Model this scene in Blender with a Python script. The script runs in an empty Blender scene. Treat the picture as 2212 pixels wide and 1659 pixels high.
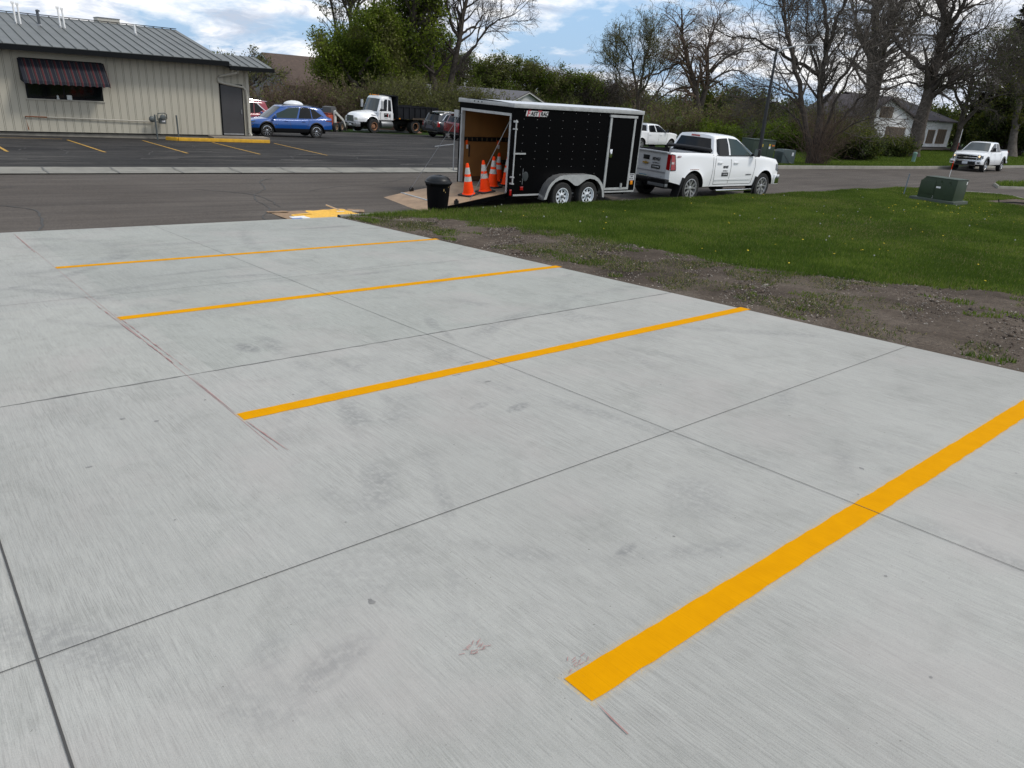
import bpy, bmesh, math, random
import numpy as np
from mathutils import Vector, Matrix

scene = bpy.context.scene
C = bpy.context.collection
R = math.radians

# ------------------------------------------------------------------ camera
EYE = 2.82
cam_d = bpy.data.cameras.new('camera')
cam = bpy.data.objects.new('camera', cam_d); C.objects.link(cam)
RW = [[0.7647471, -0.1921864, 0.615001], [-0.6403647, -0.3324361, 0.6924011], [0.0713785, -0.9233367, -0.377299]]
m = Matrix(((RW[0][0], -RW[0][1], -RW[0][2], 0), (RW[1][0], -RW[1][1], -RW[1][2], 0), (RW[2][0], -RW[2][1], -RW[2][2], EYE), (0, 0, 0, 1)))
cam.matrix_world = m
cam_d.sensor_width = 36; cam_d.lens = 36 * 1566.09 / 2212
cam_d.clip_start = .05; cam_d.clip_end = 3000
scene.camera = cam

# ------------------------------------------------------------------ sky + sun
SUN_EL, SUN_AZ = 50, -48          # azimuth counted from +X towards +Y (the sun stands high to the right, veiled by cloud)
world = bpy.data.worlds.new('World'); scene.world = world; world.use_nodes = True
nt = world.node_tree; N = nt.nodes; Lk = nt.links; N.clear()
def nd(tree, t, **kw):
    n = tree.nodes.new(t)
    for k, v in kw.items(): setattr(n, k, v)
    return n
def mth(tree, op, a, b=None, clamp=False):
    n = tree.nodes.new('ShaderNodeMath'); n.operation = op; n.use_clamp = clamp
    for i, v in enumerate((a, b)):
        if v is None: continue
        if isinstance(v, (int, float)): n.inputs[i].default_value = v
        else: tree.links.new(v, n.inputs[i])
    return n.outputs[0]
def ramp(tree, fac, stops):
    n = tree.nodes.new('ShaderNodeValToRGB'); e = n.color_ramp.elements
    while len(e) < len(stops): e.new(.5)
    for i, (p, c) in enumerate(stops):
        e[i].position = p; e[i].color = (c if hasattr(c, '__len__') else (c, c, c)) + (() if hasattr(c, '__len__') and len(c) == 4 else (1,)) if not hasattr(c, '__len__') or len(c) == 3 else c
    tree.links.new(fac, n.inputs[0]); return n.outputs[0]
def mixc(tree, f, a, b, mode='MIX'):
    n = tree.nodes.new('ShaderNodeMix'); n.data_type = 'RGBA'; n.blend_type = mode
    for s, v in ((n.inputs[0], f), (n.inputs[6], a), (n.inputs[7], b)):
        if isinstance(v, (int, float)): s.default_value = v
        elif isinstance(v, tuple): s.default_value = v if len(v) == 4 else v + (1,)
        else: tree.links.new(v, s)
    return n.outputs[2]
sky = nd(nt, 'ShaderNodeTexSky', sky_type='NISHITA', sun_disc=False)
sky.sun_elevation = R(SUN_EL); sky.sun_rotation = R(90 - SUN_AZ); sky.air_density = 1.0; sky.dust_density = 1.5
tc = nd(nt, 'ShaderNodeTexCoord'); sep = nd(nt, 'ShaderNodeSeparateXYZ'); Lk.new(tc.outputs['Generated'], sep.inputs[0])
zz = mth(nt, 'ADD', mth(nt, 'MAXIMUM', sep.outputs[2], 0.0), .20)
cmb = nd(nt, 'ShaderNodeCombineXYZ')
Lk.new(mth(nt, 'DIVIDE', sep.outputs[0], zz), cmb.inputs[0]); Lk.new(mth(nt, 'DIVIDE', sep.outputs[1], zz), cmb.inputs[1])
def wnoise(scale, detail, rough, off=(0, 0, 0), dist=0.):
    mp = nd(nt, 'ShaderNodeMapping'); mp.inputs['Location'].default_value = off
    Lk.new(cmb.outputs[0], mp.inputs[0])
    n = nd(nt, 'ShaderNodeTexNoise'); n.inputs['Scale'].default_value = scale; n.inputs['Detail'].default_value = detail
    n.inputs['Roughness'].default_value = rough; n.inputs['Distortion'].default_value = dist
    Lk.new(mp.outputs[0], n.inputs[0]); return n.outputs[0]
big = wnoise(.95, 8, .60, (3.1, 1.2, 0), .3)
mask = ramp(nt, big, [(.40, 0.), (.50, 1.)])
shade = wnoise(2.6, 9, .60, (9.3, -2.1, 1), .5)
soft = wnoise(.35, 3, .5, (1.3, 5.1, 4))
ccol = ramp(nt, shade, [(.36, (5.6, 6.3, 7.6)), (.46, (8.0, 8.6, 9.7)), (.55, (12.0, 11.9, 11.8))])
ccol = mixc(nt, mth(nt, 'MULTIPLY', soft, .25), ccol, (8.2, 8.9, 10.2))
skyb = mixc(nt, .65, sky.outputs[0], (4.6, 7.4, 11.2))
colr = mixc(nt, mask, skyb, ccol)
bg = nd(nt, 'ShaderNodeBackground'); bg.inputs[1].default_value = .1
Lk.new(colr, bg.inputs[0]); out = nd(nt, 'ShaderNodeOutputWorld'); Lk.new(bg.outputs[0], out.inputs[0])

sd = bpy.data.lights.new('sun', 'SUN'); sd.energy = 2.0; sd.angle = R(12); sd.color = (1, .95, .88)
sun = bpy.data.objects.new('sun', sd); C.objects.link(sun)
dv = Vector((math.cos(R(SUN_EL)) * math.cos(R(SUN_AZ)), math.cos(R(SUN_EL)) * math.sin(R(SUN_AZ)), math.sin(R(SUN_EL))))
sun.rotation_euler = dv.to_track_quat('Z', 'Y').to_euler()
sun.location = (0, 0, 60)

scene.view_settings.view_transform = 'Standard'; scene.view_settings.look = 'None'
scene.view_settings.exposure = -.02; scene.view_settings.gamma = 1
scene.render.resolution_x = 1024; scene.render.resolution_y = 768

# ------------------------------------------------------------------ tagging
def tag(o, label=None, cat=None, group=None, kind=None):
    if label: o['label'] = label
    if cat: o['category'] = cat
    if group: o['group'] = group
    if kind: o['kind'] = kind
    return o
def thing(name, loc, rz=0, label=None, cat=None, group=None, sc=1):
    o = bpy.data.objects.new(name, None); C.objects.link(o); o.empty_display_size = .3
    o.location = loc; o.rotation_euler = (0, 0, rz); o.scale = (sc, sc, sc)
    return tag(o, label, cat, group)
def copy_tree(o, parent=None):
    c = o.copy(); C.objects.link(c); c.parent = parent
    for k in list(o.children): copy_tree(k, c)
    return c

# ------------------------------------------------------------------ materials
MC = {}
def mat(name, col, rough=.6, metal=0., spec=None, coat=0., var=0., vscale=3., bump=0., bscale=40., emit=None, alpha=None):
    if name in MC: return MC[name]
    M = bpy.data.materials.new(name); M.use_nodes = True; t = M.node_tree; b = t.nodes['Principled BSDF']
    b.inputs['Base Color'].default_value = tuple(col) + (1,); b.inputs['Roughness'].default_value = rough; b.inputs['Metallic'].default_value = metal
    if spec is not None: b.inputs['Specular IOR Level'].default_value = spec
    if coat: b.inputs['Coat Weight'].default_value = coat; b.inputs['Coat Roughness'].default_value = .06
    if var or bump:
        co = nd(t, 'ShaderNodeTexCoord').outputs['Object']
    if var:
        n = nd(t, 'ShaderNodeTexNoise'); n.inputs['Scale'].default_value = vscale; n.inputs['Detail'].default_value = 6; t.links.new(co, n.inputs[0])
        lo = tuple(max(0, c * (1 - var)) for c in col); hi = tuple(c * (1 + var) for c in col)
        t.links.new(ramp(t, n.outputs[0], [(.3, lo), (.7, hi)]), b.inputs['Base Color'])
    if bump:
        n = nd(t, 'ShaderNodeTexNoise'); n.inputs['Scale'].default_value = bscale; n.inputs['Detail'].default_value = 5; t.links.new(co, n.inputs[0])
        bm_ = nd(t, 'ShaderNodeBump'); bm_.inputs['Strength'].default_value = bump; bm_.inputs['Distance'].default_value = .02
        t.links.new(n.outputs[0], bm_.inputs['Height']); t.links.new(bm_.outputs[0], b.inputs['Normal'])
    if emit: b.inputs['Emission Color'].default_value = tuple(emit[:3]) + (1,); b.inputs['Emission Strength'].default_value = emit[3]
    MC[name] = M; return M
def noise(t, co, scale, detail=5, rough=.55, sc=(1, 1, 1), dist=0.):
    mp = nd(t, 'ShaderNodeMapping'); mp.inputs['Scale'].default_value = sc; t.links.new(co, mp.inputs[0])
    n = nd(t, 'ShaderNodeTexNoise'); n.inputs['Scale'].default_value = scale; n.inputs['Detail'].default_value = detail
    n.inputs['Roughness'].default_value = rough; n.inputs['Distortion'].default_value = dist; t.links.new(mp.outputs[0], n.inputs[0]); return n.outputs[0]
def newmat(name):
    M = bpy.data.materials.new(name); M.use_nodes = True; t = M.node_tree; MC[name] = M
    return M, t, t.nodes['Principled BSDF'], nd(t, 'ShaderNodeTexCoord').outputs['Object']

def m_concrete():
    M, t, b, co = newmat('new_concrete')
    fine = noise(t, co, 1., 2, .5, (300, 9, 3)); fine2 = noise(t, co, 1., 3, .6, (130, 3.5, 2))       # broom lines run along Y
    mid = noise(t, co, 1., 4, .6, (30, .9, 1), .2); clump = noise(t, co, 1., 3, .5, (2.2, .6, 1))
    blot = noise(t, co, .7, 8, .66); speck = noise(t, co, 70, 2, .5); grit = noise(t, co, 330, 2, .7); b3 = noise(t, co, 3.1, 7, .72, (1, .8, 1), .5)
    c = ramp(t, blot, [(.32, (.350, .346, .322)), (.50, (.384, .380, .354)), (.70, (.414, .409, .382))])
    fm = mixc(t, 1., ramp(t, fine, [(.34, (.84, .84, .84)), (.50, (1.0, 1.0, 1.0)), (.66, (1.07, 1.07, 1.07))]), ramp(t, fine2, [(.32, (.89, .89, .89)), (.5, (1, 1, 1)), (.7, (1.04, 1.04, 1.04))]), 'MULTIPLY')
    c = mixc(t, ramp(t, clump, [(.3, .35), (.7, 1.)]), c, fm, 'MULTIPLY')
    c = mixc(t, .8, c, ramp(t, mid, [(.30, (.95, .95, .95)), (.65, (1.025, 1.025, 1.02))]), 'MULTIPLY')
    c = mixc(t, .9, c, ramp(t, grit, [(.32, (.80, .80, .80)), (.52, (1.02, 1.02, 1.02)), (.7, (1.08, 1.08, 1.07))]), 'MULTIPLY')
    c = mixc(t, 1., c, ramp(t, speck, [(.215, (.35, .35, .33)), (.245, (1, 1, 1))]), 'MULTIPLY')
    c = mixc(t, .8, c, ramp(t, b3, [(.35, (.88, .885, .88)), (.50, (1, 1, 1))]), 'MULTIPLY')
    sp_ = nd(t, 'ShaderNodeSeparateXYZ'); t.links.new(co, sp_.inputs[0]); X_, Y_ = sp_.outputs[0], sp_.outputs[1]
    far_ = mth(t, 'GREATER_THAN', Y_, 5.06); rt_ = mth(t, 'GREATER_THAN', X_, 1.6)
    c = mixc(t, mth(t, 'MULTIPLY', far_, mth(t, 'ADD', mth(t, 'MULTIPLY', rt_, .5), .35)), c, (.90, .93, .925), 'MULTIPLY')
    # slab to slab tone
    cx_ = mth(t, 'FLOOR', mth(t, 'DIVIDE', mth(t, 'SUBTRACT', X_, .10), 3.40)); cy_ = mth(t, 'FLOOR', mth(t, 'DIVIDE', mth(t, 'SUBTRACT', Y_, 2.37), 2.70))
    h_ = mth(t, 'FRACT', mth(t, 'MULTIPLY', mth(t, 'SINE', mth(t, 'ADD', mth(t, 'MULTIPLY', cx_, 12.9), mth(t, 'MULTIPLY', cy_, 78.2))), 437.5))
    c = mixc(t, 1., c, ramp(t, h_, [(0., (.965, .965, .965)), (1., (1.025, 1.02, 1.01))]), 'MULTIPLY')
    pink = noise(t, co, .9, 4, .6)
    c = mixc(t, mth(t, 'MULTIPLY', ramp(t, pink, [(.52, 0.), (.68, 1.)]), .35), c, (.40, .365, .345))
    # tyre marks: arcs (centre, radius, width, strength) broken up by tread-like noise; scuffs: soft ellipses
    tread = noise(t, co, 1., 3, .6, (26, 26, 1)); brk = noise(t, co, 1.3, 3, .6); tot = None
    def acc(v):
        nonlocal tot
        tot = v if tot is None else mth(t, 'MAXIMUM', tot, v)
    for (ax_, ay_, R_, w_, s_, lo) in ((-3.4, 5.2, 5.60, .10, .55, .48), (-3.4, 5.2, 5.88, .05, .5, .50), (6.6, -.4, 5.9, .12, .45, .47), (4.2, 12.4, 4.6, .09, .5, .48), (4.2, 12.4, 4.25, .05, .4, .5), (-1.5, 12.5, 4.3, .10, .6, .46), (0.9, 11.2, 1.5, .16, .45, .42), (9.5, 2.2, 5.2, .10, .35, .48), (-6, -2, 7.6, .13, .45, .46), (3.1, 3.0, 1.7, .07, .35, .48), (-5.2, 1.0, 8.7, .09, .4, .47), (12, 9.0, 8.1, .12, .4, .47)):
        dx = mth(t, 'SUBTRACT', X_, ax_); dy = mth(t, 'SUBTRACT', Y_, ay_); d = mth(t, 'ABSOLUTE', mth(t, 'SUBTRACT', mth(t, 'SQRT', mth(t, 'ADD', mth(t, 'MULTIPLY', dx, dx), mth(t, 'MULTIPLY', dy, dy))), R_))
        v = mth(t, 'SUBTRACT', 1., mth(t, 'DIVIDE', d, w_), True); acc(mth(t, 'MULTIPLY', mth(t, 'MULTIPLY', mth(t, 'POWER', v, .6), ramp(t, brk, [(lo - .03, 0.), (lo + .12, 1.)])), s_ * 1.15))
    for (ex, ey, rx, ry, an, s_) in ((.86, 1.76, .26, .09, .3, .5), (.72, 1.95, .16, .08, .9, .35), (2.18, 1.63, .10, .035, .2, .8), (2.01, 5.5, .10, .20, .1, .9), (2.25, 5.62, .06, .2, .1, .6), (3.70, 5.35, .07, .30, -.4, .6), (3.60, 5.0, .05, .28, -.3, .5), (2.94, 3.23, .14, .06, .3, .8), (2.75, 3.4, .10, .05, .2, .6), (5.95, 12.0, .75, .12, .02, .8), (6.7, 11.55, .5, .10, .0, .6), (1.93, 8.32, .6, .14, .15, .45), (3.1, 8.4, .5, .09, -.2, .6), (2.7, 8.9, .8, .08, .1, .5), (4.62, 2.3, .35, .10, .5, .4), (2.86, 1.75, .3, .2, .6, .35), (1.2, 2.2, .5, .35, .5, .25), (3.2, 11.2, .9, .16, .0, .45), (1.6, 11.6, .35, .5, .3, .4), (2.4, 6.9, .9, .3, .2, .35), (4.9, 7.0, .5, .12, .6, .5), (5.2, 4.0, .5, .3, .2, .3)):
        ca, sa = math.cos(an), math.sin(an); dx = mth(t, 'SUBTRACT', X_, ex); dy = mth(t, 'SUBTRACT', Y_, ey)
        u_ = mth(t, 'DIVIDE', mth(t, 'ADD', mth(t, 'MULTIPLY', dx, ca), mth(t, 'MULTIPLY', dy, sa)), rx); v_ = mth(t, 'DIVIDE', mth(t, 'SUBTRACT', mth(t, 'MULTIPLY', dy, ca), mth(t, 'MULTIPLY', dx, sa)), ry)
        acc(mth(t, 'MULTIPLY', mth(t, 'SUBTRACT', 1., mth(t, 'ADD', mth(t, 'MULTIPLY', u_, u_), mth(t, 'MULTIPLY', v_, v_)), True), s_))
    c = mixc(t, mth(t, 'MULTIPLY', tot, ramp(t, tread, [(.36, .18), (.58, .95)])), c, (.20, .20, .195))
    ovs = None                                             # faint overspray beside the yellow lines
    for yl in (1.165, 4.083, 7.001, 9.919):
        v = mth(t, 'SUBTRACT', 1., mth(t, 'DIVIDE', mth(t, 'SUBTRACT', mth(t, 'ABSOLUTE', mth(t, 'SUBTRACT', Y_, yl)), .06), .045), True); ovs = v if ovs is None else mth(t, 'MAXIMUM', ovs, v)
    inx = mth(t, 'MULTIPLY', mth(t, 'GREATER_THAN', X_, 1.41), mth(t, 'LESS_THAN', X_, 6.9))
    c = mixc(t, mth(t, 'MULTIPLY', mth(t, 'MULTIPLY', mth(t, 'POWER', ovs, 2.), inx), ramp(t, noise(t, co, 120, 2, .6), [(.4, .05), (.62, .55)])), c, (.62, .40, .10))
    t.links.new(c, b.inputs['Base Color']); b.inputs['Roughness'].default_value = .95; b.inputs['Specular IOR Level'].default_value = .12
    bp = nd(t, 'ShaderNodeBump'); bp.inputs['Strength'].default_value = .35; bp.inputs['Distance'].default_value = .003
    t.links.new(mth(t, 'ADD', fine, mth(t, 'MULTIPLY', grit, .5)), bp.inputs['Height']); t.links.new(bp.outputs[0], b.inputs['Normal'])
    return M
def m_paint():
    M, t, b, co = newmat('yellow_line_paint')
    fine = noise(t, co, 1., 2, .5, (230, 5, 3)); grit = noise(t, co, 300, 2, .7); n = noise(t, co, 9, 4, .6)
    c = ramp(t, n, [(.3, (.620, .272, .0005)), (.7, (.670, .300, .0005))]); c = mixc(t, .35, c, ramp(t, fine, [(.33, (.80, .78, .7)), (.5, (1, 1, 1))]), 'MULTIPLY')
    c = mixc(t, ramp(t, grit, [(.20, .6), (.27, 0.)]), c, (.40, .34, .22))
    t.links.new(c, b.inputs['Base Color']); b.inputs['Roughness'].default_value = .9; b.inputs['Specular IOR Level'].default_value = .04
    bp = nd(t, 'ShaderNodeBump'); bp.inputs['Strength'].default_value = .3; bp.inputs['Distance'].default_value = .002; t.links.new(mth(t, 'ADD', fine, grit), bp.inputs['Height']); t.links.new(bp.outputs[0], b.inputs['Normal'])
    return M
def m_asphalt(name, dark, light, streak=(1, 1, 1), tint=1.):
    M, t, b, co = newmat(name)
    a = noise(t, co, .22, 6, .6, streak); g = noise(t, co, 90, 3, .7); g2 = noise(t, co, 25, 3, .7); st = noise(t, co, 1.3, 5, .65, (.18, 2.4, 1), .5)
    c = ramp(t, a, [(.3, dark), (.7, light)])
    c = mixc(t, .6, c, ramp(t, st, [(.35, (.74, .74, .74)), (.65, (1.30, 1.28, 1.24))]), 'MULTIPLY')
    if name == 'lot_asphalt':
        w2 = noise(t, co, 1., 8, .72, (.22, 1.3, 1), .4); c = mixc(t, ramp(t, w2, [(.50, 0.), (.70, .75)]), c, (.125, .118, .108)); w3 = noise(t, co, 6, 4, .7, (.5, 1.6, 1)); c = mixc(t, .8, c, ramp(t, w3, [(.35, (.78, .78, .78)), (.65, (1.25, 1.25, 1.25))]), 'MULTIPLY')
    c = mixc(t, .9, c, ramp(t, g, [(.3, (.55, .55, .55)), (.7, (1.5, 1.46, 1.42))]), 'MULTIPLY')
    c = mixc(t, .6, c, ramp(t, g2, [(.3, (.75, .75, .75)), (.7, (1.25, 1.25, 1.25))]), 'MULTIPLY')
    t.links.new(c, b.inputs['Base Color']); b.inputs['Roughness'].default_value = .95; b.inputs['Specular IOR Level'].default_value = .08
    bp = nd(t, 'ShaderNodeBump'); bp.inputs['Strength'].default_value = .5; bp.inputs['Distance'].default_value = .006
    t.links.new(g, bp.inputs['Height']); t.links.new(bp.outputs[0], b.inputs['Normal'])
    return M
def m_ground(name, cols, sc=1.):
    M, t, b, co = newmat(name)
    a = noise(t, co, .6 * sc, 6, .65); g = noise(t, co, 14 * sc, 5, .7); h = noise(t, co, 60 * sc, 3, .7)
    c = ramp(t, a, [(.3, cols[0]), (.5, cols[1]), (.72, cols[2])])
    if name == 'lot_asphalt':
        w2 = noise(t, co, 1., 8, .72, (.22, 1.3, 1), .4); c = mixc(t, ramp(t, w2, [(.50, 0.), (.70, .75)]), c, (.125, .118, .108)); w3 = noise(t, co, 6, 4, .7, (.5, 1.6, 1)); c = mixc(t, .8, c, ramp(t, w3, [(.35, (.78, .78, .78)), (.65, (1.25, 1.25, 1.25))]), 'MULTIPLY')
    c = mixc(t, .9, c, ramp(t, g, [(.3, (.55, .55, .55)), (.7, (1.4, 1.4, 1.4))]), 'MULTIPLY')
    c = mixc(t, .7, c, ramp(t, h, [(.3, (.6, .6, .6)), (.7, (1.4, 1.4, 1.4))]), 'MULTIPLY')
    t.links.new(c, b.inputs['Base Color']); b.inputs['Roughness'].default_value = .95; b.inputs['Specular IOR Level'].default_value = .1
    bp = nd(t, 'ShaderNodeBump'); bp.inputs['Strength'].default_value = .8; bp.inputs['Distance'].default_value = .05
    t.links.new(g, bp.inputs['Height']); t.links.new(bp.outputs[0], b.inputs['Normal'])
    return M
CONC = m_concrete()
ROAD = m_asphalt('road_asphalt', (.080, .071, .064), (.104, .094, .086))
LOT = m_asphalt('lot_asphalt', (.022, .022, .0235), (.052, .051, .050), (.5, 1.4, 1))
CURB = mat('curb_concrete', (.21, .20, .172), .9, var=.18, vscale=2.5, bump=.3, bscale=60)
PAINT = m_paint()
OLDPAINT = mat('worn_yellow_paint', (.42, .24, .035), .8, var=.3, vscale=8)
KERBPAINT = mat('yellow_curb_paint', (.62, .34, .02), .7, var=.15, vscale=6)
JOINT = mat('joint_dark', (.06, .058, .055), .95)  # dark grey of the saw cuts and cracks
JOINT2 = mat('joint_soft', (.15, .148, .14), .95, var=.3, vscale=20)
CHALK = mat('red_chalk', (.36, .20, .185), .95, var=.2, vscale=15)
STAIN = mat('grey_stain', (.21, .205, .195), .9, var=.2, vscale=30)
LAWN = m_ground('lawn_soil', [(.030, .042, .014), (.042, .062, .018), (.070, .078, .032)])
FARGR = m_ground('far_grass', [(.028, .052, .014), (.040, .074, .018), (.060, .088, .026)], .5)
DIRT = m_ground('bare_dirt', [(.048, .037, .028), (.098, .077, .060), (.150, .122, .097)], 1.5)
WHITE = mat('white_car_paint', (.80, .81, .82), .28, coat=.7)
BLACKP = mat('black_trailer_skin', (.0022, .0022, .0026), .45, spec=.035)
GLASS = mat('dark_glass', (.006, .007, .008), .06, spec=.28)
GLASS2 = mat('clear_dark_glass', (.022, .040, .038), .06, spec=.35)
WINDS = mat('windscreen_glass', (.05, .06, .06), .05, spec=.6)
CHROME = mat('chrome', (.75, .75, .76), .14, 1.)
ALU = mat('brushed_aluminium', (.50, .50, .50), .38, .85, var=.12, vscale=8)
TRIM = mat('aluminium_trim', (.40, .41, .41), .5, .2, var=.15, vscale=6)
ALLOY = mat('alloy_wheel', (.52, .52, .53), .3, .7)
RUBBER = mat('tyre_rubber', (.016, .016, .016), .85, var=.3, vscale=12)
PLASTIC = mat('black_plastic', (.009, .009, .010), .5, spec=.25)
DARK = mat('dark_underside', (.006, .006, .006), .9)
REDL = mat('red_tail_lens', (.30, .005, .007), .12, coat=.6)
DREDL = mat('dark_red_lens', (.12, .004, .006), .15, coat=.5)
AMBER = mat('amber_lens', (.75, .25, .01), .2)
GREYM = mat('grey_metal', (.20, .21, .22), .45, .6)
RUST = mat('rust', (.22, .075, .03), .9, var=.4, vscale=25)

# ------------------------------------------------------------------ mesh building
class MB:
    def __init__(s): s.v = []; s.f = []; s.m = []; s.mats = []
    def mi(s, m):
        if m is None: return 0
        if m not in s.mats: s.mats.append(m)
        return s.mats.index(m)
    def add(s, vs, fs, m=None):
        o = len(s.v); i = s.mi(m); s.v.extend([tuple(v) for v in vs])
        for f in fs: s.f.append(tuple(k + o for k in f)); s.m.append(i)
        return s
    def box(s, x0, x1, y0, y1, z0, z1, m=None, M=None):
        vs = [(x, y, z) for z in (z0, z1) for y in (y0, y1) for x in (x0, x1)]
        if M is not None: vs = [tuple(M @ Vector(v)) for v in vs]
        return s.add(vs, [(0, 2, 3, 1), (4, 5, 7, 6), (0, 1, 5, 4), (2, 6, 7, 3), (0, 4, 6, 2), (1, 3, 7, 5)], m)
    def prism(s, poly, y0, y1, m=None, axis='y'):
        n = len(poly); vs = []
        for y in (y0, y1):
            for a, b in poly:
                vs.append({'y': (a, y, b), 'x': (y, a, b), 'z': (a, b, y)}[axis])
        fs = [tuple(range(n)), tuple(range(2 * n - 1, n - 1, -1))] + [(i, i + n, (i + 1) % n + n, (i + 1) % n) for i in range(n)]
        return s.add(vs, fs, m)
    def tube(s, pts, r, n=8, m=None, cap=True):
        pts = [Vector(p) for p in pts]; rs = r if hasattr(r, '__len__') else [r] * len(pts); vs = []
        for i, p in enumerate(pts):
            d = (pts[min(i + 1, len(pts) - 1)] - pts[max(i - 1, 0)]).normalized()
            u = d.cross(Vector((0, 0, 1)) if abs(d.z) < .9 else Vector((1, 0, 0))).normalized(); w = d.cross(u)
            for k in range(n):
                a = 2 * math.pi * k / n; vs.append(p + (u * math.cos(a) + w * math.sin(a)) * rs[i])
        fs = [(i * n + k, i * n + (k + 1) % n, (i + 1) * n + (k + 1) % n, (i + 1) * n + k) for i in range(len(pts) - 1) for k in range(n)]
        if cap: fs += [tuple(range(n - 1, -1, -1)), tuple((len(pts) - 1) * n + k for k in range(n))]
        return s.add(vs, fs, m)
    def lathe(s, prof, n=24, m=None, axis='z', c=(0, 0, 0), cap=True):
        vs = []
        for r, h in prof:
            for k in range(n):
                a = 2 * math.pi * k / n; x, y = r * math.cos(a), r * math.sin(a)
                vs.append((c[0] + x, c[1] + y, c[2] + h) if axis == 'z' else (c[0] + x, c[1] + h, c[2] + y))
        fs = [(i * n + k, i * n + (k + 1) % n, (i + 1) * n + (k + 1) % n, (i + 1) * n + k) for i in range(len(prof) - 1) for k in range(n)]
        if cap and prof[0][0] > .001: fs.append(tuple(range(n - 1, -1, -1)))
        if cap and prof[-1][0] > .001: fs.append(tuple((len(prof) - 1) * n + k for k in range(n)))
        return s.add(vs, fs, m)
    def grid(s, rows, m=None):
        nr, nc = len(rows), len(rows[0]); vs = [p for r in rows for p in r]
        fs = [(i * nc + j, i * nc + j + 1, (i + 1) * nc + j + 1, (i + 1) * nc + j) for i in range(nr - 1) for j in range(nc - 1)]
        return s.add(vs, fs, m)
    def build(s, name, m=None, parent=None, smooth=False, bevel=0., weld=False, angle=40, recalc=True):
        me = bpy.data.meshes.new(name); me.from_pydata(s.v, [], s.f)
        ml = s.mats if s.mats else []
        if m is not None and not ml: ml = [m]
        for x in ml: me.materials.append(x)
        if s.mats: me.polygons.foreach_set('material_index', s.m)
        bm = bmesh.new(); bm.from_mesh(me)
        if weld: bmesh.ops.remove_doubles(bm, verts=bm.verts, dist=.0015)
        if recalc: bmesh.ops.recalc_face_normals(bm, faces=bm.faces)
        if bevel: bmesh.ops.bevel(bm, geom=[e for e in bm.edges if e.is_manifold and e.calc_face_angle(0) > .6], offset=bevel, segments=2, affect='EDGES', profile=.6)
        bm.to_mesh(me); bm.free()
        if smooth or bevel:
            me.polygons.foreach_set('use_smooth', [True] * len(me.polygons))
            me.set_sharp_from_angle(angle=R(angle))
        o = bpy.data.objects.new(name, me); C.objects.link(o)
        if parent is not None: o.parent = parent
        return o
def np_mesh(name, V, F, m, parent=None, smooth=False, mats=None, mi=None):
    me = bpy.data.meshes.new(name); V = np.asarray(V, np.float32); F = np.asarray(F, np.int32); k = F.shape[1]
    me.vertices.add(len(V)); me.vertices.foreach_set('co', V.ravel())
    me.loops.add(F.size); me.loops.foreach_set('vertex_index', F.ravel())
    me.polygons.add(len(F)); me.polygons.foreach_set('loop_start', np.arange(0, F.size, k, dtype=np.int32))
    for x in (mats or [m]): me.materials.append(x)
    if mi is not None: me.polygons.foreach_set('material_index', np.asarray(mi, np.int32))
    if smooth: me.polygons.foreach_set('use_smooth', np.ones(len(F), bool))
    me.update(calc_edges=True); o = bpy.data.objects.new(name, me); C.objects.link(o)
    if parent is not None: o.parent = parent
    return o
def text(name, s, size, M, m, parent, sx=1., shear=0., ext=.0015, bold=0.):
    cu = bpy.data.curves.new(name, 'FONT'); cu.body = s; cu.size = size; cu.align_x = 'CENTER'; cu.align_y = 'CENTER'; cu.shear = shear; cu.extrude = ext; cu.offset = bold
    o = bpy.data.objects.new(name, cu); C.objects.link(o); bpy.context.view_layer.update()
    me = bpy.data.meshes.new_from_object(o.evaluated_get(bpy.context.evaluated_depsgraph_get()))
    bpy.data.objects.remove(o); me.materials.clear(); me.materials.append(m)
    me.transform(M @ Matrix.Diagonal((sx, 1, 1, 1)))
    o = bpy.data.objects.new(name, me); C.objects.link(o); o.parent = parent; return o
def frame(loc, right, up):       # text plane with given right / up directions
    r = Vector(right).normalized(); u = Vector(up).normalized(); n = r.cross(u)
    return Matrix(((r.x, u.x, n.x, loc[0]), (r.y, u.y, n.y, loc[1]), (r.z, u.z, n.z, loc[2]), (0, 0, 0, 1)))

# ------------------------------------------------------------------ terrain
def zr(X): return .2 - .01 * X if X < 25 else -.05
def ss(t): t = min(1., max(0., t)); return t * t * (3 - 2 * t)
YF = ([-60, 30, 36, 50, 68, 110, 200], [21.2, 21.2, 20.9, 19.7, 19.1, 18, 16])
YN = ([-60, 30, 36, 50, 68, 110, 200], [13.4, 13.4, 12.9, 11.7, 11, 10, 8])
def yf(X): return float(np.interp(X, *YF))
def yn(X): return float(np.interp(X, *YN))
def padz(X, Y): return 1.1103 - .0655 * Y - .0066 * X
def zlot(X, Y):
    d = max(0., Y - 21.2)
    a = zr(X) - .034 * min(d, 40) - .01 * max(0., min(X, 60.) - 25) * ss(d / 8)
    t = ss((X - 49) / 16); return a * (1 - t) - .06 * t
def zlawn(X, Y):
    c = zr(X) + .13; w = math.exp(-max(0., X - 6.86) / 15) if X < 60 else 0
    return c + (1.1103 - .0655 * max(Y, -30) - .076 - c) * w
def gz(X, Y):
    if Y > yf(X): return zlot(X, Y)
    if Y > yn(X): return zr(X)
    if X < 6.86: return padz(X, Y)
    return zlawn(X, Y)
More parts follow.
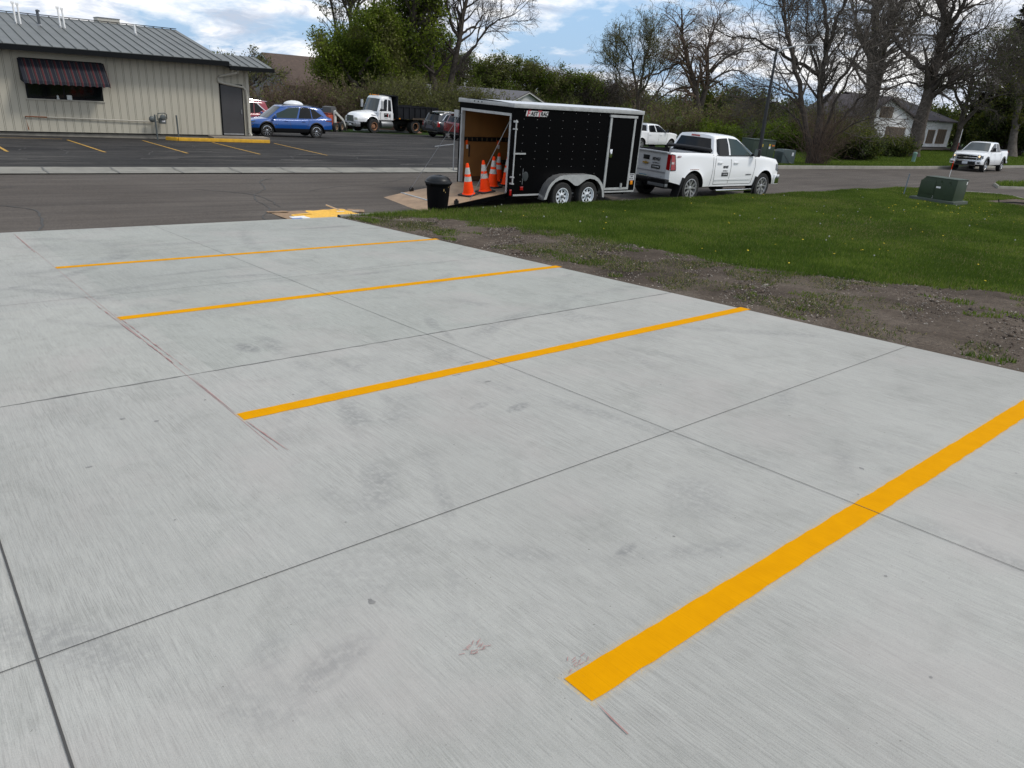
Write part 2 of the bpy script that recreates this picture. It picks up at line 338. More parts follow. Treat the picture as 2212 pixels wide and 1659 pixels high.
def sheet(name, xs, ys, fz, m, kind='structure', inside=None, smooth=True):
    b = MB(); vs = [(x, y, fz(x, y)) for y in ys for x in xs]; nx = len(xs); fs = []
    for j in range(len(ys) - 1):
        for i in range(nx - 1):
            if inside and not inside((xs[i] + xs[i + 1]) / 2, (ys[j] + ys[j + 1]) / 2): continue
            fs.append((j * nx + i, j * nx + i + 1, (j + 1) * nx + i + 1, (j + 1) * nx + i))
    b.add(vs, fs); o = b.build(name, m, smooth=smooth, angle=60, recalc=False); o['kind'] = kind; return o
def lin(a, b, n): return [a + (b - a) * i / n for i in range(n + 1)]
def base(X, Y):
    if Y > yf(X) + .2: z = zlot(X, Y) - (.04 if X < 46 and Y < 51 else 0)
    elif Y > yn(X) + .1: z = zr(X) - .15
    elif X < 6.9: z = padz(X, max(Y, -40)) - .2
    elif Y > yn(X) - .2: z = zr(X) - .15
    else: z = zlawn(X, max(Y, -40)) - .08
    if math.hypot(X, Y) > 160: z -= (math.hypot(X, Y) - 160) * .004
    return z
gx = [-700, -400, -200, -100, -60, -30] + lin(-15, 110, 125) + [120, 140, 170, 220, 300, 450, 800]
gy = [-600, -300, -120, -60, -30, -15] + lin(-6, 70, 152) + [76, 84, 95, 110, 140, 190, 260, 400, 800]
sheet('ground', gx, gy, base, FARGR)
# concrete pad (slopes down to the street)
sheet('concrete_pad', lin(-14, 6.86, 2), [-12, 0, 13.4], padz, CONC, smooth=False)
b = MB(); b.box(6.86, 6.90, -12, 13.4, -2, -1)   # apron edge face
b = MB(); b.add([(6.86, -12, padz(6.86, -12)), (6.86, 13.4, padz(6.86, 13.4)), (6.865, 13.4, padz(6.86, 13.4) - .25), (6.865, -12, padz(6.86, -12) - .25)], [(0, 1, 2, 3)])
b.add([(-14, 13.4, padz(-14, 13.4)), (6.86, 13.4, padz(6.86, 13.4)), (6.86, 13.42, .0), (-14, 13.42, .0)], [(0, 1, 2, 3)])
o = b.build('concrete_pad_edge', CONC); o['kind'] = 'structure'
# street
sx = lin(-60, 30, 30) + lin(33, 110, 30) + [140, 200]
def road_in(t): return lambda x: yn(x) + (yf(x) - yn(x)) * t
b = MB(); rows = []
for t in lin(0, 1, 6): rows.append([(x, yn(x) + (yf(x) - yn(x)) * t, zr(x) + .05 * (1 - (2 * t - 1) ** 2) - .03) for x in sx])
b.grid(rows); o = b.build('street', ROAD, smooth=True, recalc=False); o['kind'] = 'structure'
# far gutter strip along the lot (flush) and kerb further right
b = MB()
xs = lin(-60, 30, 45)
b.grid([[(x, yf(x) - .75, zr(x) + .012) for x in xs], [(x, yf(x) - .1, zr(x) + .0) for x in xs], [(x, yf(x) + .3, zr(x) + .035) for x in xs]])
o = b.build('gutter_strip', CURB, recalc=False); o['kind'] = 'structure'
b = MB()
for i in range(40): 
    x = -20 + i * 1.52 + .3
    if x < 30: b.add([(x, 20.44, zr(x) + .018), (x + .03, 20.44, zr(x) + .018), (x + .05, 21.48, zr(x) + .04), (x + .02, 21.48, zr(x) + .04)], [(0, 1, 2, 3)])
o = b.build('gutter_joints', JOINT2, recalc=False); o['kind'] = 'structure'
def kerb(name, pts, w, h, m=CURB, kind='structure', up=None, bury=.2):
    b = MB(); P = [Vector((x, y, 0)) for x, y in pts]; L = []; Rr = []
    for i, p in enumerate(P):
        d = (P[min(i + 1, len(P) - 1)] - P[max(i - 1, 0)]).normalized(); n = Vector((-d.y, d.x, 0)); L.append(p + n * w / 2); Rr.append(p - n * w / 2)
    zf = up or (lambda x, y: zr(x))
    rows = [[(q.x, q.y, zf(q.x, q.y) - bury) for q in L], [(q.x, q.y, zf(q.x, q.y) + h - .02) for q in L], [(q.x - (q.x - c.x) * .2, q.y - (q.y - c.y) * .2, zf(c.x, c.y) + h) for q, c in zip(L, P)],
            [(q.x - (q.x - c.x) * .2, q.y - (q.y - c.y) * .2, zf(c.x, c.y) + h) for q, c in zip(Rr, P)], [(q.x, q.y, zf(q.x, q.y) + h - .02) for q in Rr], [(q.x, q.y, zf(q.x, q.y) - bury) for q in Rr]]
    b.grid(rows); o = b.build(name, m, smooth=True, angle=50, recalc=True)
    if kind: o['kind'] = kind
    return o
kerb('far_kerb', [(x, yf(x) + .1) for x in lin(31, 110, 50)], .18, .13)
kerb('near_kerb', [(6.95, 13.44), (9, 13.44), (20, 13.44), (30, 13.42), (33.0, 13.1), (34.1, 12.6), (34.7, 11.9)], .14, .08)
# parking lot sheet
sheet('parking_lot', lin(-60, 46, 53), [21.5] + lin(23, 51, 14), lambda x, y: zlot(x, y) + (.012 if y > 21.6 else .02), LOT)
# near lawn sheet, dirt strip, side drive
def lawn_in(x, y):
    if y > yn(x) - .05 or x < 6.86: return False
    return True
lx = [6.862] + lin(7, 36, 58) + lin(38, 80, 20) + [100, 140, 220]; ly = [-60, -30, -15] + lin(-8, 13, 42) + [13.36]
def lz(x, y):
    e = yn(x) - .05
    return zlawn(x, min(y, e)) + .02 * math.sin(x * 1.7 + y) * math.sin(y * 1.3) * min(1, max(0, (x - 14) / 4)) - (.1 if y > e + .001 else 0)
sheet('lawn', lx, ly, lz, LAWN, inside=lawn_in)
rnd = random.Random(5)
# grass/dirt boundary as X for a given Y
DB = ([-12, 2.2, 2.8, 4.1, 5.8, 7.1, 8.8, 10.7, 12.2, 13.1, 13.4], [14.0, 12.6, 11.9, 10.4, 9.6, 9.5, 9.5, 9.1, 8.8, 7.7, 7.2])
def dbx(Y): return float(np.interp(Y, *DB))
b = MB(); rows = []
ys = lin(-12, 13.3, 170)
jit = [0]
for i in ys: jit.append(jit[-1] * .8 + rnd.uniform(-.12, .12))
for k in range(9):
    rows.append([(6.863 + (dbx(y) + jit[i] - 6.863) * k / 8, y, lz(6.863 + (dbx(y) + jit[i] - 6.863) * k / 8, y) + .028 + (.015 * math.sin(y * 5 + k * 2.1) * math.sin(k * 3.3 + y * 2.2) if 0 < k < 8 else 0)) for i, y in enumerate(ys)])
b.grid(rows); o = b.build('dirt_strip', DIRT, smooth=True, recalc=False); o['kind'] = 'structure'
def flat_patch(name, poly, zf, m, off, kind='structure'):
    b = MB(); c = (sum(p[0] for p in poly) / len(poly), sum(p[1] for p in poly) / len(poly))
    pts = []
    for i, p in enumerate(poly):
        q = poly[(i + 1) % len(poly)]
        for k in range(6): pts.append((p[0] + (q[0] - p[0]) * k / 6, p[1] + (q[1] - p[1]) * k / 6))
    n = len(pts); vs = []
    for r in (1, .66, .33):
        vs += [(c[0] + (x - c[0]) * r, c[1] + (y - c[1]) * r, zf(c[0] + (x - c[0]) * r, c[1] + (y - c[1]) * r) + off) for x, y in pts]
    vs.append((c[0], c[1], zf(*c) + off))
    fs = [(a * n + i, a * n + (i + 1) % n, (a + 1) * n + (i + 1) % n, (a + 1) * n + i) for a in (0, 1) for i in range(n)] + [(2 * n + i, 2 * n + (i + 1) % n, 3 * n) for i in range(n)]
    b.add(vs, fs); o = b.build(name, m, recalc=False)
    if kind: o['kind'] = kind
    return o
drive = [(34.75, 12.5), (34.7, 11.6), (36.0, 10.7), (35.8, 10.1), (35.2, 9.5), (34.0, 7.5), (34.0, -30), (60, -30), (60, 10.9), (45, 12.2), (41, 13.2)]
flat_patch('side_drive', drive, lambda x, y: max(lz(x, min(y, yn(x) - .06)), zr(x)) , ROAD, .03)
kerb('drive_kerb', [(34.75, 12.3), (34.9, 11.5), (36.0, 10.75), (35.8, 10.1), (35.2, 9.5)], .12, .05, up=lambda x, y: lz(x, min(y, yn(x) - .06)))
flat_patch('dirt_patch', [(31.2, 9.75), (34.4, 9.6), (34.6, 9.0), (31.6, 7.9), (30.6, 8.2)], lz, DIRT, .03)
isl = flat_patch('grass_island', [(39.5, 11.75), (41.2, 12.5), (48, 11.6), (60, 11), (60, 9), (47, 10.4), (41.2, 11.2)], lambda x, y: lz(x, min(y, yn(x) - .06)), LAWN, .14)
kerb('island_kerb', [(60, 11), (48, 11.6), (41.2, 12.5), (39.3, 11.75), (41.2, 11.15), (47, 10.35), (60, 8.95)], .15, .15, up=lambda x, y: lz(x, min(y, yn(x) - .06)))

# ------------------------------------------------------------------ markings on the pad
def strip(b, p, q, w, off=.006, zf=padz, wob=0., n=None, taper=False, m=None):
    p = Vector((*p, 0)); q = Vector((*q, 0)); d = (q - p); L = d.length; d.normalize(); nn = Vector((-d.y, d.x, 0))
    n = n or max(2, int(L / .06)) if wob else (n or 6); rows = [[], []]
    for i in range(n + 1):
        c = p + d * L * i / n; ww = w / 2 * (1 if not taper else math.sin(math.pi * (i + .3) / (n + .6)))
        for k, s in enumerate((1, -1)):
            e = c + nn * s * (ww + rnd.uniform(-wob, wob)); rows[k].append((e.x, e.y, zf(e.x, e.y) + off))
    b.grid(rows, m)
Yc, SP, X0 = 1.165, 2.918, 1.424
for k, (lab) in enumerate(['nearest yellow parking line, widest at the right foreground', 'second nearest yellow parking line across the middle of the concrete', 'third yellow parking line, second from the street', 'farthest short looking yellow parking line nearest the street']):
    b = MB(); strip(b, (X0, Yc + k * SP), (X0 + 5.49, Yc + k * SP) if k else (X0 + 5.44, Yc), .125, .002, wob=.0035)
    o = b.build('parking_line', PAINT, recalc=False); o['kind'] = 'structure'; o['label'] = lab
b = MB()
for y, x1 in ((2.37, 6.86), (8.05, 6.86), (10.75, 6.86)): strip(b, (-14, y), (x1, y), .004 if y > 6 else .0038, .0035)
for x in (3.447,): strip(b, (x, -12), (x, 13.4), .0038, .004)
strip(b, (.10, -12), (.10, 13.4), .008, .004, n=24)
o = b.build('saw_cut_joints', JOINT, recalc=False); o['kind'] = 'structure'
b = MB(); strip(b, (-14, 5.10), (6.86, 5.05), .016, .0015, wob=.007)
o = b.build('construction_joint', JOINT2, recalc=False); o['kind'] = 'structure'
b = MB()
strip(b, (1.42, 13.2), (1.41, 3.5), .0028, .0012, wob=.0006)
strip(b, (1.37, 8.1), (1.42, 5.4), .007, .0045, wob=.004, taper=True); strip(b, (1.43, 7.3), (1.46, 5.1), .006, .0045, wob=.003, taper=True)
strip(b, (1.42, 13.2), (1.40, 11.2), .010, .0045, wob=.006, taper=True); strip(b, (1.42, 5.0), (1.42, 4.15), .006, .0045, taper=True)
strip(b, (1.425, 4.0), (1.45, 3.45), .006, .0045, wob=.003, taper=True); strip(b, (1.43, 1.09), (1.41, .94), .006, .0045, wob=.002, taper=True)
for i in range(26):
    cx_, cy_ = ((1.28, 1.52) if i < 16 else (1.50, 1.262)); x, y = cx_ + rnd.gauss(0, .022), cy_ + rnd.gauss(0, .014); a = rnd.uniform(-.5, .9)
    strip(b, (x, y), (x + .022 * math.cos(a), y + .022 * math.sin(a)), .0025, .0045, n=2)
o = b.build('red_chalk_marks', CHALK, recalc=False); o['kind'] = 'structure'
def blob(b, x, y, r, off=.001, sx=1., sy=1., a=0, m=None):
    n = 14; vs = []; r *= .5
    for k in range(n):
        t = 2 * math.pi * k / n; rr = r * rnd.uniform(.6, 1.15); u, v = rr * sx * math.cos(t), rr * sy * math.sin(t)
        X, Y = x + u * math.cos(a) - v * math.sin(a), y + u * math.sin(a) + v * math.cos(a); vs.append((X, Y, padz(X, Y) + off))
    b.add(vs, [tuple(range(n))], m)
b = MB()
for x, y, r, s1, s2 in ((3.25, 4.2, .035, 3, .6), (3.1, 3.75, .03, 2, 1), (2.9, 4.05, .03, 3, .5), (3.53, 4.08, .05, 2.5, .5), (1.13, 1.98, .022, 1.2, 2), (.85, 4.45, .035, 1, 1), (1.0, 4.3, .03, 1, 1), (1.35, 4.5, .02, 1, 1), (.55, 3.85, .03, 1.4, .7), (3.0, 4.0, .025, 4, .5), (3.9, 1.4, .02, 1, 2)):
    blob(b, x, y, r, sx=s1, sy=s2)
for i in range(90): blob(b, rnd.uniform(-2, 6.8), rnd.uniform(.3, 13), rnd.uniform(.006, .018))
o = b.build('oil_spots', STAIN, recalc=False); o['kind'] = 'structure'

# cracks in street and lot, old lot lines
def crack(b, x, y, a, L, w, zf, off):
    pts = [(x, y)]
    while L > 0:
        a += rnd.uniform(-.5, .5) * .7; s = rnd.uniform(.1, .25); x += s * math.cos(a); y += s * math.sin(a); pts.append((x, y)); L -= s
    for p, q in zip(pts, pts[1:]): strip(b, p, q, w * rnd.uniform(.5, 1.2), off, zf, n=1)
b = MB(); rz_ = lambda x, y: zr(x) + .05 * (1 - (2 * (y - yn(x)) / (yf(x) - yn(x)) - 1) ** 2) - .03
crack(b, 1.75, 13.5, 1.4, 7, .04, rz_, .005); crack(b, 5.6, 13.6, 1.7, 6.5, .035, rz_, .005); crack(b, 6.4, 15.0, 1.2, 3.0, .03, rz_, .005); crack(b, 3.5, 13.7, .15, 3.2, .03, rz_, .006); crack(b, -3, 15.5, .2, 6, .02, rz_, .006); crack(b, 8, 17, .1, 7, .02, rz_, .006)
o = b.build('street_cracks', JOINT, recalc=False); o['kind'] = 'structure'
b = MB(); lzf = lambda x, y: zlot(x, y) + .012
for (x, y, a, L) in ((2, 25, .1, 9), (3.5, 27.5, 1.2, 5), (7, 29, -.2, 7), (8, 24.5, .3, 8), (12, 26, .1, 6), (5, 31, .0, 6), (1, 29, .5, 4), (15, 29, .1, 9), (16, 24, -.1, 8), (9, 31.5, .6, 3)): crack(b, x, y, a, L, .035, lzf, .006)
o = b.build('lot_cracks', JOINT, recalc=False); o['kind'] = 'structure'
for p, q, lab in (((5.88, 33.4), (5.79, 27.1), 'worn yellow bay line under the striped awning'), ((8.77, 34.2), (8.35, 27.1), 'worn yellow bay line left of the gas meter'), ((11.52, 33.9), (10.9, 27.1), 'worn yellow bay line left of the grey door'), ((14.49, 34.3), (13.52, 27.0), 'worn yellow bay line starting at the end of the yellow kerb'), ((3.22, 33.4), (3.11, 26.8), 'worn yellow bay line at the left edge'), ((.5, 33.9), (5.8, 33.9), 'worn yellow cross line beside the wall')):
    b = MB(); strip(b, p, q, .085, .010, lzf, wob=.008); o = b.build('bay_line', OLDPAINT, recalc=False); o['kind'] = 'structure'; o['label'] = lab
b = MB()
for (x, y, l) in ((8, 28, 1.5), (12.5, 27.3, 2), (14.2, 22.8, 1.4), (6.2, 24.6, 1.1), (10.6, 24.6, 1.), (9.2, 21.7, .8), (2.2, 24, 1.)): strip(b, (x, y), (x + l, y + .03), .05, .012, lambda X, Y: zlot(X, Y) + .02, wob=.008)
o = b.build('chipped_patches', mat('patch_grey', (.2, .19, .17), .9, var=.3), recalc=False); o['kind'] = 'structure'
# ------------------------------------------------------------------ panels on curved surfaces
def panel(b, fn, poly, off, m, out=Vector((0, -1, 0)), nu=8, nv=3):
    us = sorted(set([p[0] for p in poly] + lin(min(p[0] for p in poly), max(p[0] for p in poly), nu)))
    rows = []
    e = 1e-3
    for a in us:
        vs = []
        aa = min(max(a, us[0] + 1e-6), us[-1] - 1e-6)
        for i in range(len(poly)):
            (x0, y0), (x1, y1) = poly[i], poly[(i + 1) % len(poly)]
            if (x0 - aa) * (x1 - aa) <= 0 and abs(x1 - x0) > 1e-9: vs.append(y0 + (y1 - y0) * (aa - x0) / (x1 - x0))
        if len(vs) < 2: continue
        lo, hi = min(vs), max(vs); row = []
        for k in range(nv + 1):
            v = lo + (hi - lo) * k / nv; p = Vector(fn(a, v)); n = (Vector(fn(a + e, v)) - Vector(fn(a - e, v))).cross(Vector(fn(a, v + e)) - Vector(fn(a, v - e)))
            if n.length < 1e-12: n = Vector(out)
            n.normalize(); n = n if n.dot(out) > 0 else -n
            row.append(tuple(p + n * off))
        rows.append(row)
    b.grid(rows, m)
def sline(b, fn, pts, w, off, m, out):      # thin line on a curved surface
    for (a0, b0), (a1, b1) in zip(pts, pts[1:]):
        d = Vector((a1 - a0, b1 - b0)); L = d.length; d /= L; n = Vector((-d.y, d.x)) * w / 2; k = max(2, int(L / .08)); rows = [[], []]
        for i in range(k + 1):
            a, v = a0 + (a1 - a0) * i / k, b0 + (b1 - b0) * i / k
            for j, s in enumerate((1, -1)):
                p = Vector(fn(a + n.x * s, v + n.y * s)); rows[j].append(tuple(p + Vector(out) * off))
        b.grid(rows, m)
def interp(pts): 
    xs = [p[0] for p in pts]; ys = [p[1] for p in pts]
    return lambda x: float(np.interp(x, xs, ys))
def pchip(pts, n=1):   # smoothed polyline
    P = list(pts)
    for _ in range(n):
        Q = [P[0]]
        for a, c in zip(P, P[1:]): Q += [(a[0] * .75 + c[0] * .25, a[1] * .75 + c[1] * .25), (a[0] * .25 + c[0] * .75, a[1] * .25 + c[1] * .75)]
        P = Q + [P[-1]]
    return interp(P)

class Shell:
    """lower body of a car: x forward, origin on the ground between the axles"""
    def __init__(s, xr, xf, W, top, rock, arches, bulf=.10, bulr=.04, taper_f=.10, taper_r=.05, flare=.03, open_=None, crown=.03, floor=.8, mid=.72, tum=.05):
        s.__dict__.update(xr=xr, xf=xf, W=W, top=pchip(top, 2), rock=rock, arches=arches, bf=bulf, br=bulr, tf=taper_f, tr=taper_r, flare=flare, open_=open_, crown=crown, floor=floor, mid=mid, tum=tum)
    def zb(s, x):
        z = s.rock(x)
        for xa, za, ra in s.arches:
            if abs(x - xa) < ra: z = max(z, za + math.sqrt(ra * ra - (x - xa) ** 2))
        return z
    def w(s, x, z):
        zt = s.top(x); w = s.W
        t = max(0, (x - (s.xf - .9)) / .9); w -= s.tf * t ** 2.2
        t = max(0, ((s.xr + .6) - x) / .6); w -= s.tr * t ** 2
        if z > s.mid: w -= s.tum * ((z - s.mid) / max(.2, zt - s.mid)) ** 1.6
        else: w -= .045 * ((s.mid - z) / .4) ** 2
        t = max(0, (z - (zt - .09)) / .09); w -= .035 * t ** 2
        for xa, za, ra in s.arches:
            d = math.hypot(x - xa, (z - za)) - ra
            if d > -.02: w += s.flare * math.exp(-max(0, d) / .10)
        return w
    def side(s, sg): return lambda x, z: (x, sg * s.w(x, z), z)
    def front(s, y, z):
        w = s.w(s.xf, min(z, s.top(s.xf))); return (s.xf + s.bf * (1 - min(1, abs(y) / w) ** 2.2), y, z)
    def rear(s, y, z):
        w = s.w(s.xr, min(z, s.top(s.xr))); return (s.xr - s.br * (1 - min(1, abs(y) / w) ** 2.5), y, z)
    def cols(s):
        xs = set(round(v, 4) for v in lin(s.xr, s.xf, 46))
        for xa, za, ra in s.arches:
            for k in range(0, 25): xs.add(round(xa + ra * math.cos(math.pi * k / 24), 4))
        if s.open_: xs |= set(s.open_)
        return sorted(xs)
    def mesh(s, b, m, minner=DARK):
        xs = s.cols(); NR = 12
        for sg in (1, -1):
            b.grid([[s.side(sg)(x, s.zb(x) + (s.top(x) - s.zb(x)) * (k / NR) ** .9) for x in xs] for k in range(NR + 1)], m)
            for xa, za, ra in s.arches:
                rows = [[], []]
                for k in range(17):
                    a = math.pi * k / 16; x, z = xa + ra * math.cos(a), za + ra * math.sin(a); z = max(z, s.rock(x)); rows[0].append((x, sg * (s.w(x, z) - .004), z)); rows[1].append((x, sg * .5, z))
                b.grid(rows, minner)
        segs = [(s.xr, s.xf)] if not s.open_ else [(s.open_[1], s.xf)]
        for a, c in segs:
            cx = [x for x in xs if a - 1e-6 <= x <= c + 1e-6]
            b.grid([[(x, s.w(x, s.top(x)) * t, s.top(x) + s.crown * (1 - abs(t) ** 2.4)) for x in cx] for t in lin(-1, 1, 12)], m)
        if s.open_:
            cx = [x for x in xs if x <= s.open_[1] + 1e-6]; x0 = s.xr + .05
            for sg in (1, -1):
                b.grid([[(x, sg * s.w(x, s.top(x)), s.top(x)) for x in cx], [(x, sg * (s.w(x, s.top(x)) - .075), s.top(x) + .004) for x in cx], [(x, sg * (s.w(x, s.top(x)) - .08), s.floor) for x in cx]], PLASTIC)
            b.box(x0, s.open_[1], -.85, .85, s.floor - .02, s.floor, GREYM)
            b.box(s.open_[1] - .03, s.open_[1], -.86, .86, s.floor, s.top(s.open_[1]), m)
            b.box(s.xr + .0, s.xr + .06, -.86, .86, s.floor, s.top(s.xr) - .002, m)
        for fn, x in ((s.rear, s.xr), (s.front, s.xf)):
            zt, zb = s.top(x), s.zb(x)
            b.grid([[fn(s.w(x, zb + (zt - zb) * (k / NR) ** .9) * t, zb + (zt - zb) * (k / NR) ** .9) for t in lin(-1, 1, 12)] for k in range(NR + 1)], m)
        if not s.open_ or True:
            x = s.xf; zt = s.top(x); b.grid([[(x, s.w(x, zt) * t, zt + s.crown * (1 - abs(t) ** 2.4)) for t in lin(-1, 1, 12)], [s.front(s.w(x, zt) * t, zt) for t in lin(-1, 1, 12)]], m)
        if not s.open_: x = s.xr; zt = s.top(x); b.grid([[(x, s.w(x, zt) * t, zt + s.crown * (1 - abs(t) ** 2.4)) for t in lin(-1, 1, 12)], [s.rear(s.w(x, zt) * t, zt) for t in lin(-1, 1, 12)]], m)
class House:
    """glasshouse / cabin on top of a Shell"""
    def __init__(s, zb, zt, rear, front, wb, wt, bf=.16, br=.05, crown=.035, droop=.04, droopr=.02):
        s.__dict__.update(zb=zb, zt=zt, r=rear, f=front, wb=wb, wt=wt, bf=bf, br=br, crown=crown, droop=droop, dr=droopr)
    def side(s, sg):
        def fn(u, v):
            x = (s.r[0] + (s.r[1] - s.r[0]) * v) * (1 - u) + (s.f[0] + (s.f[1] - s.f[0]) * v) * u
            zt = s.zt - s.droop * max(0, (u - .5) / .5) ** 2 - s.dr * max(0, (.4 - u) / .4) ** 2
            z = s.zb + (zt - s.zb) * v
            y = s.wb + (s.wt - s.wb) * v - .05 * max(0, (v - .86) / .14) ** 2 - .07 * max(0, (u - .86) / .14) ** 2 - .05 * max(0, (.12 - u) / .12) ** 2
            return (x, sg * y, z)
        return fn
    def wind(s, t, v): p = s.side(1)(1, v); return (p[0] + s.bf * (1 - abs(t) ** 2), p[1] * t, p[2] + s.crown * (1 - t * t) * max(0, (v - .8) / .2))
    def back(s, t, v): p = s.side(1)(0, v); return (p[0] - s.br * (1 - abs(t) ** 2), p[1] * t, p[2] + s.crown * (1 - t * t) * max(0, (v - .8) / .2))
    def roof(s, u, t):
        p = s.side(1)(u, 1); e = max(0, (u - .85) / .15); g = max(0, (.15 - u) / .15)
        return (p[0] + s.bf * (1 - t * t) * e - s.br * (1 - t * t) * g, p[1] * t, p[2] + s.crown * (1 - abs(t) ** 2.2))
    def mesh(s, b, m):
        for sg in (1, -1): b.grid([[s.side(sg)(u, v) for u in lin(0, 1, 22)] for v in lin(0, 1, 12)], m)
        b.grid([[s.roof(u, t) for u in lin(0, 1, 22)] for t in lin(-1, 1, 14)], m)
        b.grid([[s.wind(t, v) for t in lin(-1, 1, 14)] for v in lin(0, 1, 12)], m)
        b.grid([[s.back(t, v) for t in lin(-1, 1, 14)] for v in lin(0, 1, 12)], m)

def wheel(parent, x, y, z, Rr, w, rim, style, out, rm=ALLOY, name='wheel', lug=0):
    """out = +1/-1: which way the visible face points along y"""
    b = MB(); h = w / 2
    b.lathe([(rim * .97, -h * .8), (rim * 1.03, -h), (Rr * .94, -h), (Rr * .99, -h * .8), (Rr, -h * .4), (Rr, h * .4), (Rr * .99, h * .8), (Rr * .94, h), (rim * 1.03, h), (rim * .97, h * .8), (rim * .9, h * .1), (rim * .9, -h * .1), (rim * .97, -h * .8)], 40, RUBBER, 'y', (x, y, z), cap=False)
    o = b.build(name, parent=parent, smooth=True, angle=35)
    b = MB(); f = out * h
    b.lathe([(rim * 1.0, f * .98), (rim * .93, f * 1.0), (rim * .90, f * .80), (rim * .88, 0)], 32, rm, 'y', (x, y, z), cap=False)
    b.lathe([(.001, f * .15), (rim * .9, f * .15)], 32, DARK, 'y', (x, y, z))
    if style == 'slot8':
        n = 8
        b.lathe([(rim * .36, f * .62), (rim * .30, f * .75), (.12 * rim, f * .78)], 20, rm, 'y', (x, y, z), cap=False); b.lathe([(rim * .95, f * .62), (rim * .74, f * .55)], 32, rm, 'y', (x, y, z), cap=False)
        b.lathe([(rim * .18, f * .7), (rim * .18, f * 1.15), (.001, f * 1.2)], 14, GREYM, 'y', (x, y, z))
        for k in range(n):
            a = 2 * math.pi * k / n; M = Matrix.Translation((x, y + f * .56, z)) @ Matrix.Rotation(a, 4, 'Y')
            vs = [M @ Vector(q) for q in ((rim * .3, -.002, -rim * .135), (rim * .80, -.002, -rim * .10), (rim * .80, -.002, rim * .10), (rim * .3, -.002, rim * .135))]
            b.add(vs, [(0, 1, 2, 3)], rm)
    elif style == 'steel':
        b.lathe([(rim * .9, f * .1), (rim * .62, f * -.1), (rim * .52, f * .35), (rim * .22, f * .38), (rim * .20, f * .6), (.001, f * .62)], 28, rm, 'y', (x, y, z), cap=False)
        for k in range(8):
            a = 2 * math.pi * k / 8; c = (x + rim * .37 * math.cos(a), y + f * .37, z + rim * .37 * math.sin(a)); b.lathe([(rim * .05, 0), (rim * .05, f * .12), (.001, f * .13)], 8, GREYM, 'y', c)
    elif style == 'deep':
        b.lathe([(rim * .9, f * .6), (rim * .84, f * -.2), (rim * .6, f * -.3), (rim * .3, f * -.2), (rim * .25, f * .1), (.001, f * .1)], 28, rm, 'y', (x, y, z), cap=False)
        for k in range(5):
            a = 2 * math.pi * (k + .3) / 5; c = (x + rim * .72 * math.cos(a), y - f * .28, z + rim * .72 * math.sin(a)); b.lathe([(rim * .09, 0), (.001, f * .03)], 8, DARK, 'y', c)
    else:
        n, dbl = {'five': (5, .16), 'six': (6, .13), 'ten': (10, .0)}[style]
        b.lathe([(rim * .26, f * .5), (rim * .24, f * .82), (rim * .10, f * .88), (.001, f * .88)], 16, rm, 'y', (x, y, z), cap=False)
        for k in range(n):
            for d in ((-dbl, dbl) if dbl else (0,)):
                a = 2 * math.pi * k / n + .3; M = Matrix.Translation((x, y, z)) @ Matrix.Rotation(a, 4, 'Y')
                p0, p1 = Vector((rim * .15, f * .8, rim * d * .8)), Vector((rim * .93, f * .86, rim * d * 1.9)); dd = (p1 - p0).normalized(); n_ = Vector((-dd.z, 0, dd.x)) * rim * .085
                q = Vector((0, -f * .25, 0)); vs = [M @ v for v in (p0 + n_, p0 - n_, p1 - n_ * .9, p1 + n_ * .9, p0 + n_ + q, p0 - n_ + q, p1 - n_ * .9 + q, p1 + n_ * .9 + q)]
                b.add(vs, [(0, 1, 2, 3), (0, 4, 5, 1), (1, 5, 6, 2), (2, 6, 7, 3), (3, 7, 4, 0)], rm)
    r = b.build('rim', parent=o, smooth=True, angle=35)
    return o
def bowtie(M, m, parent, L=.16, name='emblem'):
    h, w = L * .17, L * .17; P = [(-L / 2, h * .55), (-w, h * .55), (-w * .9, h), (w * 1.1, h), (w, h * .55), (L / 2 + .02, h * .55), (L / 2 - .015, -h * .55), (w, -h * .55), (w * .9, -h), (-w * 1.1, -h), (-w, -h * .55), (-L / 2 - .02, -h * .55)]
    b = MB(); vs = [M @ Vector((x, y, 0)) for x, y in P] + [M @ Vector((x, y, .012)) for x, y in P]; n = len(P)
    b.add(vs, [tuple(range(n, 2 * n))] + [(i, (i + 1) % n, (i + 1) % n + n, i + n) for i in range(n)], m); return b.build(name, parent=parent)
def mirror(parent, x, y, z, sg, shell, glass=True, s=1.):
    b = MB(); M = Matrix.Translation((x, y, z))
    b.box(-.06 * s, .07 * s, min(0, sg * .2 * s), max(0, sg * .2 * s), -.13 * s, .12 * s, shell, M); b.box(-.02, .05, min(0, -sg * .14), max(0, -sg * .14), -.11, -.04, shell, M)
    o = b.build('mirror', parent=parent, bevel=.025)
    if glass: b = MB(); b.box(x - .064 * s, x - .061 * s, min(y + sg * .02, y + sg * .17 * s), max(y + sg * .02, y + sg * .17 * s), z - .11 * s, z + .10 * s, CHROME); b.build('mirror_glass', parent=o)
    return o

